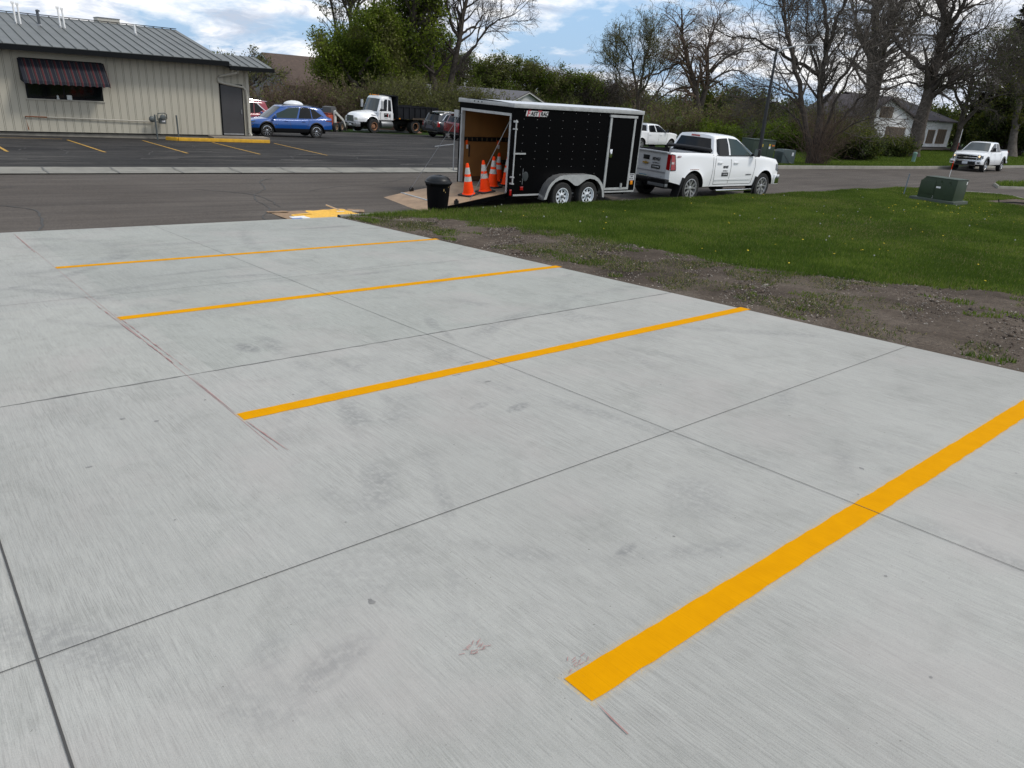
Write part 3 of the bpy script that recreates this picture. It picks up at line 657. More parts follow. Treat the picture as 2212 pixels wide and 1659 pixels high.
def pickup(kind, loc, yaw, label, sc=1.):
    crew = kind != 'double'; bx = -1.13 if crew else -.89       # rear of cab
    r = thing('pickup_truck', loc, yaw, label, 'pickup truck', None, sc)
    top = [(-2.83, 1.385), (bx - .02, 1.375), (bx, 1.33), (1.25, 1.31), (1.40, 1.315), (2.3, 1.24), (2.60, 1.20), (2.72, 1.12)] if kind != 'old' else [(-2.83, 1.33), (bx - .02, 1.33), (bx, 1.29), (1.25, 1.26), (1.45, 1.27), (2.3, 1.19), (2.62, 1.13), (2.72, 1.08)]
    rock = interp([(-2.83, .60), (-2.4, .52), (-2.2, .44), (1.3, .44), (2.35, .46), (2.72, .52)])
    S = Shell(-2.83, 2.70, .985, top, rock, [(-1.82, .40, .51), (1.82, .40, .50)], bulf=.12, bulr=.02, open_=(-2.83, bx), crown=.045, flare=.035 if kind != 'old' else .05, tum=.055)
    b = MB(); S.mesh(b, WHITE)
    body = b.build('body', parent=r, smooth=True, weld=True, angle=38)
    b = MB(); b.box(-2.6, 2.5, -.62, .62, .36, .75, DARK); b.box(-2.2, -1.5, -.75, .75, .33, .47, DARK); b.box(1.6, 2.05, -.75, .75, .33, .45, DARK); b.build('chassis', parent=r)
    zt = 1.855
    H_ = House(1.29 if kind != 'old' else 1.25, zt, (bx + .03, bx + .20), (1.33, .42), .925, .70, bf=.15, br=.04, droop=.03)
    b = MB(); H_.mesh(b, WHITE); cab = b.build('cab', parent=r, smooth=True, weld=True, angle=45)
    # glass
    b = MB(); panel(b, H_.wind, [(-.93, .05), (-.93, .95), (.93, .95), (.93, .05)], .006, None, Vector((1, 0, .3)), 12, 6); b.build('windshield', WINDS if kind == 'old' else GLASS2, r, smooth=True)
    b = MB(); panel(b, H_.back, [(-.90, .10), (-.86, .86), (.86, .86), (.90, .10)], .006, None, Vector((-1, 0, 0)), 10, 4); b.build('rear_window', GLASS, r, smooth=True)
    xs0 = (.055, .335, .375, .80) if not crew else (.06, .41, .46, .82)
    for sg in (-1, 1):
        f = H_.side(sg); ou = Vector((0, sg, .2))
        b = MB(); panel(b, f, [(xs0[0] + .02, .10), (xs0[0], .25), (xs0[0] - .0, .86), ((.455, .89) if not crew else (xs0[1] + .07, .88)), (xs0[1], .07), (xs0[0] + .06, .06)], .006, None, ou); b.build('side_window', GLASS, r, smooth=True)
        b = MB(); panel(b, f, [(xs0[2], .07), ((.505, .89) if not crew else (xs0[2] + .08, .88)), (.84, .86), (.955, .5), (.965, .07)], .006, None, ou, 12); b.build('side_window', GLASS2 if kind == 'double' else GLASS, r, smooth=True)
        b = MB(); panel(b, f, [(xs0[0] - .01, .02), (xs0[0] - .01, .065), (.97, .065), (.97, .02)], .010, None, ou); b.build('belt_trim', PLASTIC, r)
        # door lines, crease, handles
        f = S.side(sg); ou = Vector((0, sg, 0)); b = MB()
        xd = bx + 2.22 * xs0[1] * 1.05 + .05 if not crew else .22
        if not crew: xd = -.02
        x1 = 1.22; x0 = bx + .07
        for pts in (((x0 + .03, 1.30), (x0, .85), (x0 + .02, .50), (x1 - .14, .50)), ((xd - .02, 1.30), (xd + .01, 1.0), (xd - .07, .52)), ((x1 + .02, 1.29), (x1 + .03, 1.0), (x1 - .10, .52), (x1 - .14, .50)), ((bx - .02, 1.34), (bx - .02, .9), (bx - .08, .46))):
            sline(b, f, pts, .014, .004, None, ou)
        b.build('panel_gaps', mat('panel_gap', (.05, .05, .05), .8), r)
        for hx in (x0 + .13, xd + .13):
            p = f(hx + .1, 1.12); b = MB(); b.box(hx, hx + .22, p[1] + sg * .03 - .014, p[1] + sg * .03 + .014, 1.095, 1.135); b.build('door_handle', WHITE, r, bevel=.01)
        b = MB()
        p = f(.3, .63); panel(b, f, [(x0 + .05, .62), (x0 + .05, .66), (x1 - .13, .66), (x1 - .13, .62)], .018, None, ou, 20, 1); b.build('side_moulding', WHITE, r)
        mirror(r, 1.10, sg * .97, 1.42, sg, PLASTIC, True, .9)
        if kind == 'double':
            b = MB(); b.box(-.72, 1.12, min(sg * .93, sg * 1.08), max(sg * .93, sg * 1.08), .30, .36); b.build('side_step', CHROME, r, bevel=.02)
            for xa in (-1.82, 1.82):
                b = MB(); b.prism([(xa - .62 - (.03), .18), (xa - .60, .18), (xa - .42, .70), (xa - .50, .72)], min(sg * .76, sg * 1.03), max(sg * .76, sg * 1.03)); b.build('mud_flap', PLASTIC, r)
        if kind == 'old':
            for xa in (-1.82, 1.82):
                b = MB(); rows = [[], []]
                for k in range(17):
                    a = math.pi * k / 16
                    for j, q in enumerate((.505, .60)):
                        x, z = xa + q * math.cos(a), .40 + q * math.sin(a); z = max(z, .42); rows[j].append((x, sg * (S.w(x, z) + .02), z))
                b.grid(rows); b.build('fender_flare', mat('dark_flare', (.03, .035, .035), .55), r, smooth=True)
        # tail light wraps the rear corner
        b = MB(); panel(b, f, [(-2.825, .90), (-2.825, 1.33), (-2.68, 1.31), (-2.63, .92)], .008, REDL, ou, 6, 4)
        w_ = S.w(-2.83, 1.1); panel(b, S.rear, [(sg * (w_ - .15), .92), (sg * (w_ - .13), 1.33), (sg * (w_ - .002), 1.33), (sg * (w_ - .002), .90)] if sg > 0 else [(-(w_ - .002), .90), (-(w_ - .002), 1.33), (-(w_ - .13), 1.33), (-(w_ - .15), .92)], .006, REDL, Vector((-1, 0, 0)), 4, 4)
        tl = b.build('tail_light', parent=r, smooth=True)
        b = MB(); panel(b, f, [(-2.8, 1.07), (-2.8, 1.13), (-2.7, 1.13), (-2.7, 1.07)], .012, None, ou, 2, 1); b.build('reverse_lens', mat('pale_lens', (.5, .42, .42), .2), tl)
        b = MB(); sline(b, f, [(-2.815, .90), (-2.815, 1.335), (-2.67, 1.315), (-2.62, .91), (-2.815, .90)], .02, .010, None, ou); b.build('light_surround', PLASTIC, tl)
    # tailgate details
    b = MB(); panel(b, S.rear, [(-.78, .645), (-.78, 1.375), (.78, 1.375), (.78, .645)], .010, None, Vector((-1, 0, 0)), 8, 6); tg = b.build('tailgate', mat('tailgate_shaded_white', (.52, .53, .55), .3, coat=.6), r, smooth=True)  # white truck paint made greyer: the tailgate's shade is put into its colour
    b = MB(); b.box(-2.9, -2.845, -.80, .80, 1.35, 1.39); b.build('tailgate_cap', mat('tailgate_shaded_white', ()), tg, bevel=.01)
    b = MB(); b.box(-2.872, -2.862, -.12, .12, 1.12, 1.24); b.build('tailgate_handle', PLASTIC, tg, bevel=.004)
    b = MB(); b.box(-2.868, -2.86, -.77, .77, .815, .845); b.build('tailgate_crease', mat('crease_grey', (.25, .25, .27), .5), tg)
    if kind == 'double':
        F = lambda y, z: frame((-2.872, y, z), (0, -1, 0), (0, 0, 1))
        bowtie(F(.0, 1.03), mat('gold_emblem', (.42, .26, .05), .3, .6), tg, .22)
        text('lettering', 'MIDWEST', .115, F(-.40, 1.16), mat('black_print', (.01, .01, .01), .5), tg, .62, bold=.003)
        text('lettering', 'LINE STRIPING, LLC', .05, F(-.40, 1.055), mat('black_print', ()), tg, .66, shear=.2)
        b = MB(); b.box(-2.871, -2.867, -.57, -.23, .90, 1.00); b.build('phone_plate', mat('black_print', ()), tg)
        text('phone_number', '712-549-9440', .058, F(-.40, .95), WHITE, tg, .80).matrix_local = Matrix.Translation((-.004, 0, 0))
        text('badge', 'LT', .05, F(-.66, .70), GREYM, tg, .8)
        b = MB(); b.box(-3.04, -2.86, -.98, .98, .56, .66, PLASTIC); b.box(-3.035, -2.88, -.97, -.30, .44, .56, GREYM); b.box(-3.035, -2.88, .30, .97, .44, .56, GREYM); b.box(-2.9, -2.8, -.35, .35, .42, .58, PLASTIC)
        bp = b.build('rear_bumper', parent=r, bevel=.02)
        [MB().box(-3.055, -3.035, y0, y0 + .64, .625, .64).build('bumper_strip', CHROME, bp) for y0 in (-.96, .32)]
        b = MB(); b.box(-2.935, -2.925, -.16, .16, .56, .72); pl = b.build('licence_plate', mat('plate', (.50, .50, .40), .5), r)
        text('plate_number', '006 416', .085, frame((-2.937, 0, .63), (0, -1, 0), (0, 0, 1)), mat('plate_ink', (.05, .05, .06), .6), pl, .75, bold=.002)
        b = MB(); b.box(-2.937, -2.935, -.155, .155, .69, .715); b.build('plate_band', mat('plate_blue', (.12, .25, .38), .6), pl)
        fr = S.side(-1); T = lambda x, z, o=.005: frame((x, -S.w(x, z) - o, z), (1, 0, 0), (0, 0, 1))
        text('lettering', 'MIDWEST', .105, T(-.28, .99), mat('black_print', ()), r, .55, shear=.05, bold=.003)
        text('lettering', 'LINE STRIPING, LLC', .045, T(-.29, .885), mat('black_print', ()), r, .62, shear=.2)
        b = MB(); panel(b, fr, [(-.46, .73), (-.46, .84), (-.13, .84), (-.13, .73)], .006, None, Vector((0, -1, 0)), 3, 1); b.build('phone_plate', mat('black_print', ()), r)
        text('phone_number', '712-549-9440', .055, T(-.295, .785, .009), WHITE, r, .74)
        text('badge', 'SILVERADO', .05, T(.93, .77, .008), mat('badge_grey', (.12, .12, .13), .4, .5), r, 1.1, bold=.002)
        text('badge', '4X4', .085, T(-2.52, 1.27, .006), mat('badge_red', (.18, .05, .07), .5), r, 1.15, shear=.3, bold=.002)
        b = MB(); panel(b, H_.back, [(-.25, .885), (-.25, .95), (.25, .95), (.25, .885)], .012, None, Vector((-1, 0, 0)), 6, 1); b.build('brake_light', REDL, r)
        b = MB(); b.tube([(bx - .12, -.86, 1.46), (bx - .12, -.3, 1.475), (bx - .12, .3, 1.475), (bx - .12, .86, 1.46)], .05, 10); b.tube([(bx - .13, -.90, 1.44), (bx - .13, -.80, 1.45)], .04, 8); b.build('rolled_bed_cover', mat('tonneau_vinyl', (.012, .012, .013), .6), r, smooth=True)
        b = MB(); rw = [[], []]
        for k in range(13):
            x = -2.02 + k * .035; zc = .925 + .002 * (6 - abs(k - 6)); rw[0].append((x, -S.w(x, zc) - .006, zc + (.014 if k % 2 else .004))); rw[1].append((x, -S.w(x, zc) - .006, zc - .006))
        b.grid(rw); b.build('rust_spots', RUST, r)
    else:
        b = MB(); b.box(-3.02, -2.86, -.95, .95, .48, .64); b.build('rear_bumper', CHROME, r, bevel=.02)
    # front end
    dz = -.05 if kind == 'old' else 0
    X = Vector((1, 0, 0)); fr = S.front
    b = MB(); panel(b, fr, [(-.60, .80 + dz), (-.60, 1.08 + dz), (.60, 1.08 + dz), (.60, .80 + dz)], .008, None, X, 10, 3); gr = b.build('grille', DARK, r)
    b = MB()
    panel(b, fr, [(-.60, .925 + dz), (-.60, .965 + dz), (.60, .965 + dz), (.60, .925 + dz)], .03, None, X, 10, 1)
    for z0 in (.785 + dz, 1.075 + dz): panel(b, fr, [(-.62, z0), (-.62, z0 + .03), (.62, z0 + .03), (.62, z0)], .022, None, X, 10, 1)
    b.build('grille_bar', CHROME, gr)
    bowtie(frame((2.70 + .12 + .035, 0, .945 + dz), (0, 1, 0), (0, 0, 1)), mat('grey_emblem', (.35, .33, .30), .4, .4), gr, .30)
    for sg in (-1, 1):
        w_ = S.w(2.70, .95)
        pol = [(.63, .80 + dz), (.63, 1.09 + dz), (w_ - .004, 1.07 + dz), (w_ - .004, .82 + dz)]
        if sg < 0: pol = [(-x, z) for x, z in pol][::-1]
        b = MB(); panel(b, fr, pol, .012, mat('headlamp_dark', (.05, .055, .06), .08), X, 4, 3)
        panel(b, S.side(sg), [(2.50, .90 + dz), (2.52, 1.08 + dz), (2.695, 1.06 + dz), (2.695, .83 + dz)], .008, mat('headlamp_dark', ()), Vector((0, sg, 0)), 4, 2)
        hl = b.build('headlight', parent=r)
        b = MB(); b.lathe([(.001, .0), (.055, .0), (.06, -.02)], 14, mat('lamp_lit', (.9, .75, .5), .3, emit=(1, .72, .38, 1.1)) if kind == 'old' else CHROME, 'y', (0, 0, 0)); q = b.build('lamp', parent=hl); q.rotation_euler = (0, 0, -math.pi / 2); q.location = (2.775, sg * .73, 1.02 + dz)
        b = MB(); b.box(2.72, 2.765, min(sg * .66, sg * .86), max(sg * .66, sg * .86), .85 + dz, .90 + dz); b.build('reflector', CHROME, hl)
    b = MB()
    b.box(2.62, 2.90, -.62, .62, .66, .73, CHROME if kind == 'old' else WHITE); b.box(2.64, 2.86, -.62, .62, .40, .66, DARK)
    for sg in (-1, 1): b.prism([(2.15 + .22, sg * .62), (2.88, sg * .62), (2.84, sg * .90), (2.66, sg * 1.0), (2.42, sg * 1.0)], .46, .75, WHITE if kind == 'old' else CHROME, 'z')
    fb = b.build('front_bumper', parent=r, bevel=.02)
    for sg in (-1, 1): b = MB(); b.box(2.80, 2.89, min(sg * .70, sg * .86), max(sg * .70, sg * .86), .54, .62); b.build('fog_lamp', DARK, fb)
    b = MB(); b.box(2.905, 2.915, -.16, .16, .48, .64); b.build('front_plate', mat('plate_white', (.55, .58, .62), .5), fb)
    for xa in (-1.82, 1.82):
        for sg in (-1, 1): wheel(r, xa, sg * .84, .40, .40, .26, .272, 'five' if kind != 'old' else 'six', sg, ALLOY if kind != 'old' else CHROME)
    return r

def suv(loc, yaw, label, paint, W=.94, L=(-2.42, 2.44), wb=1.43, h=1.70, style='six', cat='car', rearlook='slim', roofm=None, name='parked_car', wr=.36):
    r = thing(name, loc, yaw, label, cat); xr, xf = L
    top = [(xr, 1.10), (-1.6, 1.07), (-.6, 1.00), (.95, .99), (1.15, .99), (2.0, .90), (2.25, .85), (xf, .76)]
    if h > 1.74: top = [(xr, 1.16), (-1.6, 1.12), (.95, 1.08), (1.2, 1.08), (2.0, 1.0), (2.3, .95), (xf, .86)]
    rock = interp([(xr, .46), (xr + .5, .38), (-1, .30), (1, .28), (xf - .5, .30), (xf, .36)])
    S = Shell(xr, xf, W, top, rock, [(-wb, wr, wr + .085), (wb, wr, wr + .08)], bulf=.14, bulr=.10, taper_f=.16, taper_r=.08, flare=.03, crown=.05, mid=.70, tum=.07)
    b = MB(); S.mesh(b, paint); b.build('body', parent=r, smooth=True, weld=True, angle=38)
    b = MB(); b.box(xr + .3, xf - .3, -.58, .58, .24, .6); b.build('chassis', DARK, r)
    # black lower cladding
    b = MB(); xs = S.cols()
    for sg in (-1, 1):
        b.grid([[S.side(sg)(x, S.zb(x)) for x in xs], [(x, sg * (S.w(x, S.zb(x) + .06) + .012), min(S.zb(x) + .055, S.top(x))) for x in xs], [(x, sg * (S.w(x, max(S.zb(x) + .06, .50)) + .008), max(S.zb(x) + .06, .50)) for x in xs]])
    b.build('cladding', PLASTIC, r, smooth=True)
    zb_ = 1.02 if h < 1.74 else 1.10
    slope = .52 if h < 1.74 else .30
    H_ = House(zb_ - .04, h, (xr + .10, xr + slope + .05), (1.32, .42), W - .075, W - .29, bf=.16, br=.07, droop=.05, droopr=.10 if h < 1.74 else .02)
    b = MB(); H_.mesh(b, roofm or paint); b.build('cabin', parent=r, smooth=True, weld=True, angle=45)
    b = MB(); panel(b, H_.wind, [(-.93, .06), (-.93, .94), (.93, .94), (.93, .06)], .006, None, Vector((1, 0, .3)), 12, 6); b.build('windshield', WINDS, r, smooth=True)
    b = MB(); panel(b, H_.back, [(-.86, .22), (-.84, .88), (.84, .88), (.86, .22)], .006, None, Vector((-1, 0, .2)), 10, 4); b.build('rear_window', GLASS, r, smooth=True)
    for sg in (-1, 1):
        f = H_.side(sg); ou = Vector((0, sg, .2))
        for pol, g in ((( (.10, .38), (.22, .80), (.29, .86), (.29, .10), (.22, .12)), GLASS), (((.305, .10), (.305, .87), (.53, .90), (.53, .08)), GLASS), (((.56, .08), (.56, .90), (.82, .86), (.95, .46), (.96, .08)), GLASS2)):
            b = MB(); panel(b, f, list(pol), .006, None, ou, 10); b.build('side_window', g, r, smooth=True)
        b = MB(); sline(b, f, [(.08, .30), (.22, .86), (.55, .945), (.84, .90)], .022, .008, None, ou); b.build('window_trim', CHROME if h > 1.74 else PLASTIC, r)
        f = S.side(sg); ou = Vector((0, sg, 0)); b = MB()
        for pts in (((-1.05, .98), (-.92, .72), (-.78, .42)), ((.10, .99), (.12, .8), (.06, .44)), ((1.13, .98), (1.16, .8), (1.02, .44))): sline(b, f, pts, .012, .004, None, ou)
        b.build('panel_gaps', mat('panel_gap', ()), r)
        for hx in (-.78, .22): 
            p = f(hx, .88); b = MB(); b.box(hx, hx + .2, p[1] + sg * .025 - .012, p[1] + sg * .025 + .012, .865, .895); b.build('door_handle', paint, r, bevel=.008)
        mirror(r, 1.0, sg * (W + .04), 1.12, sg, paint, False, .85)
        w_ = S.w(xr, .95)
        if rearlook == 'slim':
            b = MB(); panel(b, f, [(xr + .004, .90), (xr + .01, .98), (xr + .42, .98), (xr + .36, .93)], .012, None, ou, 5, 2); pol = [(w_ - .34, .90), (w_ - .36, .99), (w_ - .003, .99), (w_ - .003, .88)]
            if sg < 0: pol = [(-x, z) for x, z in pol][::-1]
            panel(b, S.rear, pol, .012, None, Vector((-1, 0, 0)), 5, 2); b.build('tail_light', DREDL, r)
        else:
            b = MB(); panel(b, f, [(xr + .004, .80), (xr + .004, 1.14), (xr + .10, 1.14), (xr + .13, .84)], .010, None, ou, 3, 3); pol = [(w_ - .10, .80), (w_ - .10, 1.13), (w_ - .003, 1.13), (w_ - .003, .80)]
            if sg < 0: pol = [(-x, z) for x, z in pol][::-1]
            panel(b, S.rear, pol, .010, None, Vector((-1, 0, 0)), 3, 3); b.build('tail_light', REDL, r)
        w_ = S.w(xf, .75); pol = [(.42, .72), (.40, .76), (w_ - .003, .755), (w_ - .003, .69)]
        if sg < 0: pol = [(-x, z) for x, z in pol][::-1]
        b = MB(); panel(b, S.front, pol, .012, None, X1, 4, 2); panel(b, f, [(xf - .42, .82), (xf - .40, .85), (xf - .004, .755), (xf - .004, .71)], .010, None, ou, 4, 1); b.build('headlight', mat('headlamp_dark', (.05, .055, .06), .08), r)
        b = MB(); panel(b, f, [(xf - .30, .62), (xf - .30, .645), (xf - .01, .655), (xf - .01, .635)], .012, None, ou, 4, 1); b.build('chrome_strip', CHROME, r)
        b = MB(); b.tube([(-1.7, sg * (W - .33), h + .02), (-1.3, sg * (W - .31), h + .055), (.1, sg * (W - .30), h + .05), (.45, sg * (W - .31), h + .0)], .018, 6); b.build('roof_rail', PLASTIC if h < 1.74 else CHROME, r)
        for xa in (-wb, wb): wheel(r, xa, sg * (W - .13), wr, wr, .235, wr * .70, style, sg, CHROME if h < 1.74 else ALLOY)
    b = MB(); panel(b, S.front, [(-.55, .46), (-.62, .68), (.62, .68), (.55, .46)], .012, None, X1, 8, 2); b.build('grille', DARK, r)
    b = MB(); panel(b, S.rear, [(-.80, .47), (-.80, .60), (.80, .60), (.80, .47)], .012, None, Vector((-1, 0, 0)), 8, 2); b.build('rear_bumper', PLASTIC, r)
    b = MB(); panel(b, S.rear, [(-.84, .45), (-.84, .475), (.84, .475), (.84, .45)], .03, None, Vector((-1, 0, 0)), 8, 1); b.build('bumper_strip', CHROME, r)
    b = MB(); zz_ = h - .06; b.grid([[(H_.roof(0, t)[0] + .10, H_.roof(0, t)[1], H_.roof(0, t)[2] + .015) for t in lin(-.95, .95, 8)], [(H_.roof(0, t)[0] - .20, H_.roof(0, t)[1] * .95, H_.roof(0, t)[2] - .015) for t in lin(-.95, .95, 8)], [(H_.roof(0, t)[0] - .18, H_.roof(0, t)[1] * .95, H_.roof(0, t)[2] - .05) for t in lin(-.95, .95, 8)], [(H_.roof(0, t)[0] + .02, H_.roof(0, t)[1] * .95, H_.roof(0, t)[2] - .05) for t in lin(-.95, .95, 8)]]); b.build('spoiler', paint, r, smooth=True)
    return r, S, H_
X1 = Vector((1, 0, 0))

# ------------------------------------------------------------------ main pickup, driving pickup, pickup in the lot
q = pickup('double', (20.47, 14.49, zr(20.47)), -.038, 'white pickup hitched to the black trailer, open bed, lettering on its tailgate'); q.scale = (1, 1, 1.035)
q = pickup('old', (56.2, 18.4, -.06), math.pi + .05, 'white pickup with lit headlights driving this way on the far right', .97); q.rotation_euler[0] = .035
pickup('crew', (45.9, 38.3, zlot(45.9, 38.3) + .02), 0.03, 'white pickup parked in the lot, half hidden behind the black trailer')

BLUE = mat('blue_car_paint', (.002, .066, .290), .25, .1, coat=.9)
bz, S_, H_ = suv((18.40, 41.75, zlot(18.75, 41.75) + .012), math.pi - .05, 'bright blue crossover parked beside the right end of the beige building', BLUE, L=(-2.40, 2.44), h=1.68)
text('badge', 'BLAZER', .075, frame((1.0, S_.w(1.0, .68) + .012, .70), (-1, 0, 0), (0, 0, 1)), CHROME, bz, 1.35)
pod = MB(); pod.grid([[(.58 * math.sin(a) * math.cos(c) * 1.0, .36 * math.sin(a) * math.sin(c), .22 * math.cos(a)) for c in lin(0, 2 * math.pi, 24)] for a in lin(.0, math.pi / 2, 8)])
o = pod.build('roof_pod', mat('white_shell', (.70, .71, .72), .35), smooth=True, weld=True); o.location = (18.95, 41.9, zlot(18.75, 41.75) + 1.73); o.rotation_euler = (0, 0, .05); tag(o, 'white domed cargo pod on the roof of the blue crossover', 'cargo pod')
DGREY = mat('dark_grey_car_paint', (.030, .034, .042), .22, .3, coat=1.)
sv, S_, H_ = suv((34.3, 47.4, zlot(34.3, 47.4) + .012), .10, 'dark grey SUV with chrome roof trim parked behind the open trailer door', DGREY, W=.985, L=(-2.40, 2.55), wb=1.45, h=1.76, style='ten', rearlook='tall', wr=.38)
b = MB(); panel(b, S_.rear, [(-.45, .66), (-.30, .88), (.30, .88), (.45, .66)], .010, None, Vector((-1, 0, 0)), 4, 2); b.build('plate_recess', mat('plate_recess', (.06, .06, .075), .4), sv)
REDP = mat('red_car_paint', (.16, .008, .016), .25, .2, coat=.9)
suv((33.35, 43.3, zlot(33.3, 43.3) + .012), .06, 'dark red SUV whose rear shows between the grey SUV and the trailer', REDP, W=.95, h=1.74, rearlook='tall', L=(-2.4, 2.4))
suv((16.9, 46.3, zlot(16.9, 46.3) + .012), math.pi + .02, 'red SUV behind the blue crossover, mostly hidden by the building corner', mat('red_wagon_paint', (.26, .012, .03), .3, coat=.8), W=.93, h=1.80, rearlook='tall', L=(-2.3, 2.3))
b = MB(); b.box(-1.5, 1.5, -.6, .6, 0, .07); b.box(-1.3, -1.22, -.5, .5, -.1, 0); b.box(.5, .58, -.5, .5, -.1, 0)
o = b.build('roof_board', mat('weathered_board', (.035, .032, .028), .8), bevel=.02); o.location = (16.6, 46.3, zlot(16.9, 46.3) + 1.98); tag(o, 'flat dark board carried above the roof of the red SUV', 'board')
# ------------------------------------------------------------------ enclosed trailer
TZ = .08
tr = thing('cargo_trailer', (11.597, 13.702, TZ), -.0206, 'black enclosed tandem-axle cargo trailer with its rear ramp lowered onto the street', 'trailer')
PLY = mat('plywood_lining', (.25, .118, .034), .6, var=.22, vscale=1.4, bump=.1)
DECK = mat('ramp_plywood', (.30, .20, .12), .7, var=.2, vscale=3.5, bump=.15)
WHT = mat('white_print', (.75, .75, .75), .5)
L_, W_, zb_, ze_ = 4.44, 2.19, .33, 2.33
b = MB()
b.box(0.06, L_, 0, .04, zb_, ze_, BLACKP); b.box(.06, L_, W_ - .04, W_, zb_, ze_, BLACKP)
b.prism([(L_, 0), (L_ + .55, W_ / 2), (L_, W_), (L_ - .04, W_ - .04), (L_ + .50, W_ / 2), (L_ - .04, .04)], zb_, ze_, BLACKP, 'z')
b.build('shell', parent=tr)
b = MB(); b.box(.08, L_ - .02, .041, .055, .40, ze_ - .02); b.box(.08, L_ - .02, W_ - .055, W_ - .041, .40, ze_ - .02); b.box(L_ - .06, L_ - .045, .056, W_ - .056, .40, ze_ - .02)
b.build('lining', PLY, tr)
b = MB(); b.box(.0, L_, .056, W_ - .056, .355, .37); b.build('floor', mat('trailer_floor', (.20, .16, .12), .8, var=.2, vscale=4), tr)
b = MB(); b.box(.06, L_ - .02, .056, W_ - .056, ze_ - .04, ze_ - .03); b.build('ceiling', mat('ceiling_skin', (.16, .15, .14), .6), tr)
b = MB(); rows = []
for k in range(9):
    t = k / 8; rows.append([(-.02, -.03 + (W_ + .06) * t, ze_ + .075 + .035 * math.sin(math.pi * t)), (L_ + .02 + .5 * (1 - abs(2 * t - 1)), -.03 + (W_ + .06) * t, ze_ + .075 + .035 * math.sin(math.pi * t))])
b.grid(rows, mat('roof_sheet', (.62, .63, .64), .35, .3)); b.build('roof', parent=tr, smooth=True)
b = MB(); b.box(-.03, L_ + .02, -.035, -.002, ze_ - .01, ze_ + .085); b.box(-.03, L_ + .02, W_ + .002, W_ + .035, ze_ - .01, ze_ + .085); b.box(-.035, -.002, -.033, W_ + .033, ze_ - .005, ze_ + .083); b.box(-.0, .06, .0, W_, ze_ + .0, ze_ + .05)
b.build('roof_trim', TRIM, tr, bevel=.006)
for y in (1.23, 1.38, 1.53): 
    b = MB(); b.lathe([(.017, 0), (.017, -.006), (.001, -.008)], 10, DARK, 'z'); o = b.build('clearance_light', parent=tr); o.location = (-.037, y, ze_ + .045); o.rotation_euler = (0, math.pi / 2, 0)
b = MB(); b.box(.12, L_, -.012, -.002, zb_ - .02, zb_ + .02); b.box(L_ - .012, L_ + .012, -.014, -.001, zb_ + .021, ze_ - .011); b.build('side_rail', TRIM, tr)
b = MB()                                              # rear frame
b.box(-.01, .06, .0, .095, zb_ + .02, ze_ - .012, BLACKP); b.box(-.01, .06, W_ - .10, W_, zb_ + .02, ze_ - .012, BLACKP)
b.box(-.025, .07, .075, .13, .38, 2.19, TRIM); b.box(-.025, .07, W_ - .135, W_ - .08, .38, 2.19, TRIM); b.box(-.025, .07, .13, W_ - .135, 2.13, 2.19, TRIM); b.box(-.012, .055, .096, W_ - .101, 2.19, ze_ - .012, BLACKP)
b.box(-.02, .06, .0, W_, zb_ - .05, zb_ + .018, BLACKP); b.box(-.03, .08, .10, W_ - .10, .345, .365, GREYM)
b.build('rear_frame', parent=tr)
b = MB()
for (u0, u1, w0, w1) in ((3.27, 4.11, .43, 2.22),): b.box(u0, u1, -.016, -.002, w0, w1, BLACKP)
dr = b.build('side_door', parent=tr)
b = MB(); b.box(3.20, 3.27, -.028, -.002, .38, 2.26); b.box(4.11, 4.18, -.028, -.002, .38, 2.26); b.box(3.27, 4.11, -.026, -.0165, .38, .44); b.box(3.17, 4.21, -.045, -.002, 2.22, 2.28); b.build('door_frame', TRIM, dr)
b = MB(); b.box(3.30, 3.39, -.035, -.017, 1.22, 1.43, CHROME); b.box(3.325, 3.365, -.05, -.034, 1.25, 1.36, CHROME); b.build('door_handle', parent=dr, bevel=.006)
b = MB(); b.box(3.84, 3.90, -.045, -.017, .44, .55); b.build('door_latch', TRIM, dr)
b = MB()
for i, x in enumerate((.30, .72, 1.13, 1.55, 1.97, 2.40, 2.82)):
    for j in range(9):
        z = 2.26 - .18 * j - (.0 if i == 0 else .0)
        if (i and j == 0 and i in (2,)) or (j > 7 and 0 < i < 6): continue
        b.box(x - .0055, x + .0055, -.004, 0, z - .0055, z + .0055)
for j in range(3): b.box(.293 + .02 * j, .307 + .02 * j, -.004, 0, .80 - .15 * j, .815 - .15 * j)
o = b.build('screws', mat('screw_zinc', (.30, .30, .30), .5), tr)
# fender
b = MB(); ax = (1.559, 2.46); FY = -.235
prof = []
def arc(cx, cz, r, a0, a1, n=14): return [(cx + r * math.cos(a0 + (a1 - a0) * k / n), cz + r * math.sin(a0 + (a1 - a0) * k / n)) for k in range(n + 1)]
outp = [(.93, .22)] + [(.97, .38), (1.06, .56), (1.20, .70), (1.38, .79), (1.60, .825), (2.42, .825), (2.64, .79), (2.82, .70), (2.96, .56), (3.04, .38), (3.06, .22)]
inn = [(2.98, .24), (2.95, .40), (2.87, .54), (2.76, .64), (2.62, .70), (2.48, .72), (2.34, .70), (2.22, .64), (2.12, .58), (2.06, .555), (2.01, .55), (1.96, .555), (1.90, .58), (1.80, .64), (1.68, .70), (1.54, .72), (1.40, .70), (1.26, .64), (1.15, .54), (1.07, .40), (1.02, .24)]
top_ = [(x, z) for x, z in outp]
b.grid([[(x, -.0, z) for x, z in top_], [(x, FY, z) for x, z in top_]], ALU)
k = len(inn); 
fo = interp([(x, z) for x, z in outp]); 
def fz(x): 
    for (x0, z0), (x1, z1) in zip(outp, outp[1:]):
        if x0 <= x <= x1: return z0 + (z1 - z0) * (x - x0) / (x1 - x0)
    return .22
xi = sorted(set([x for x, _ in inn])); fi = interp(sorted(inn))
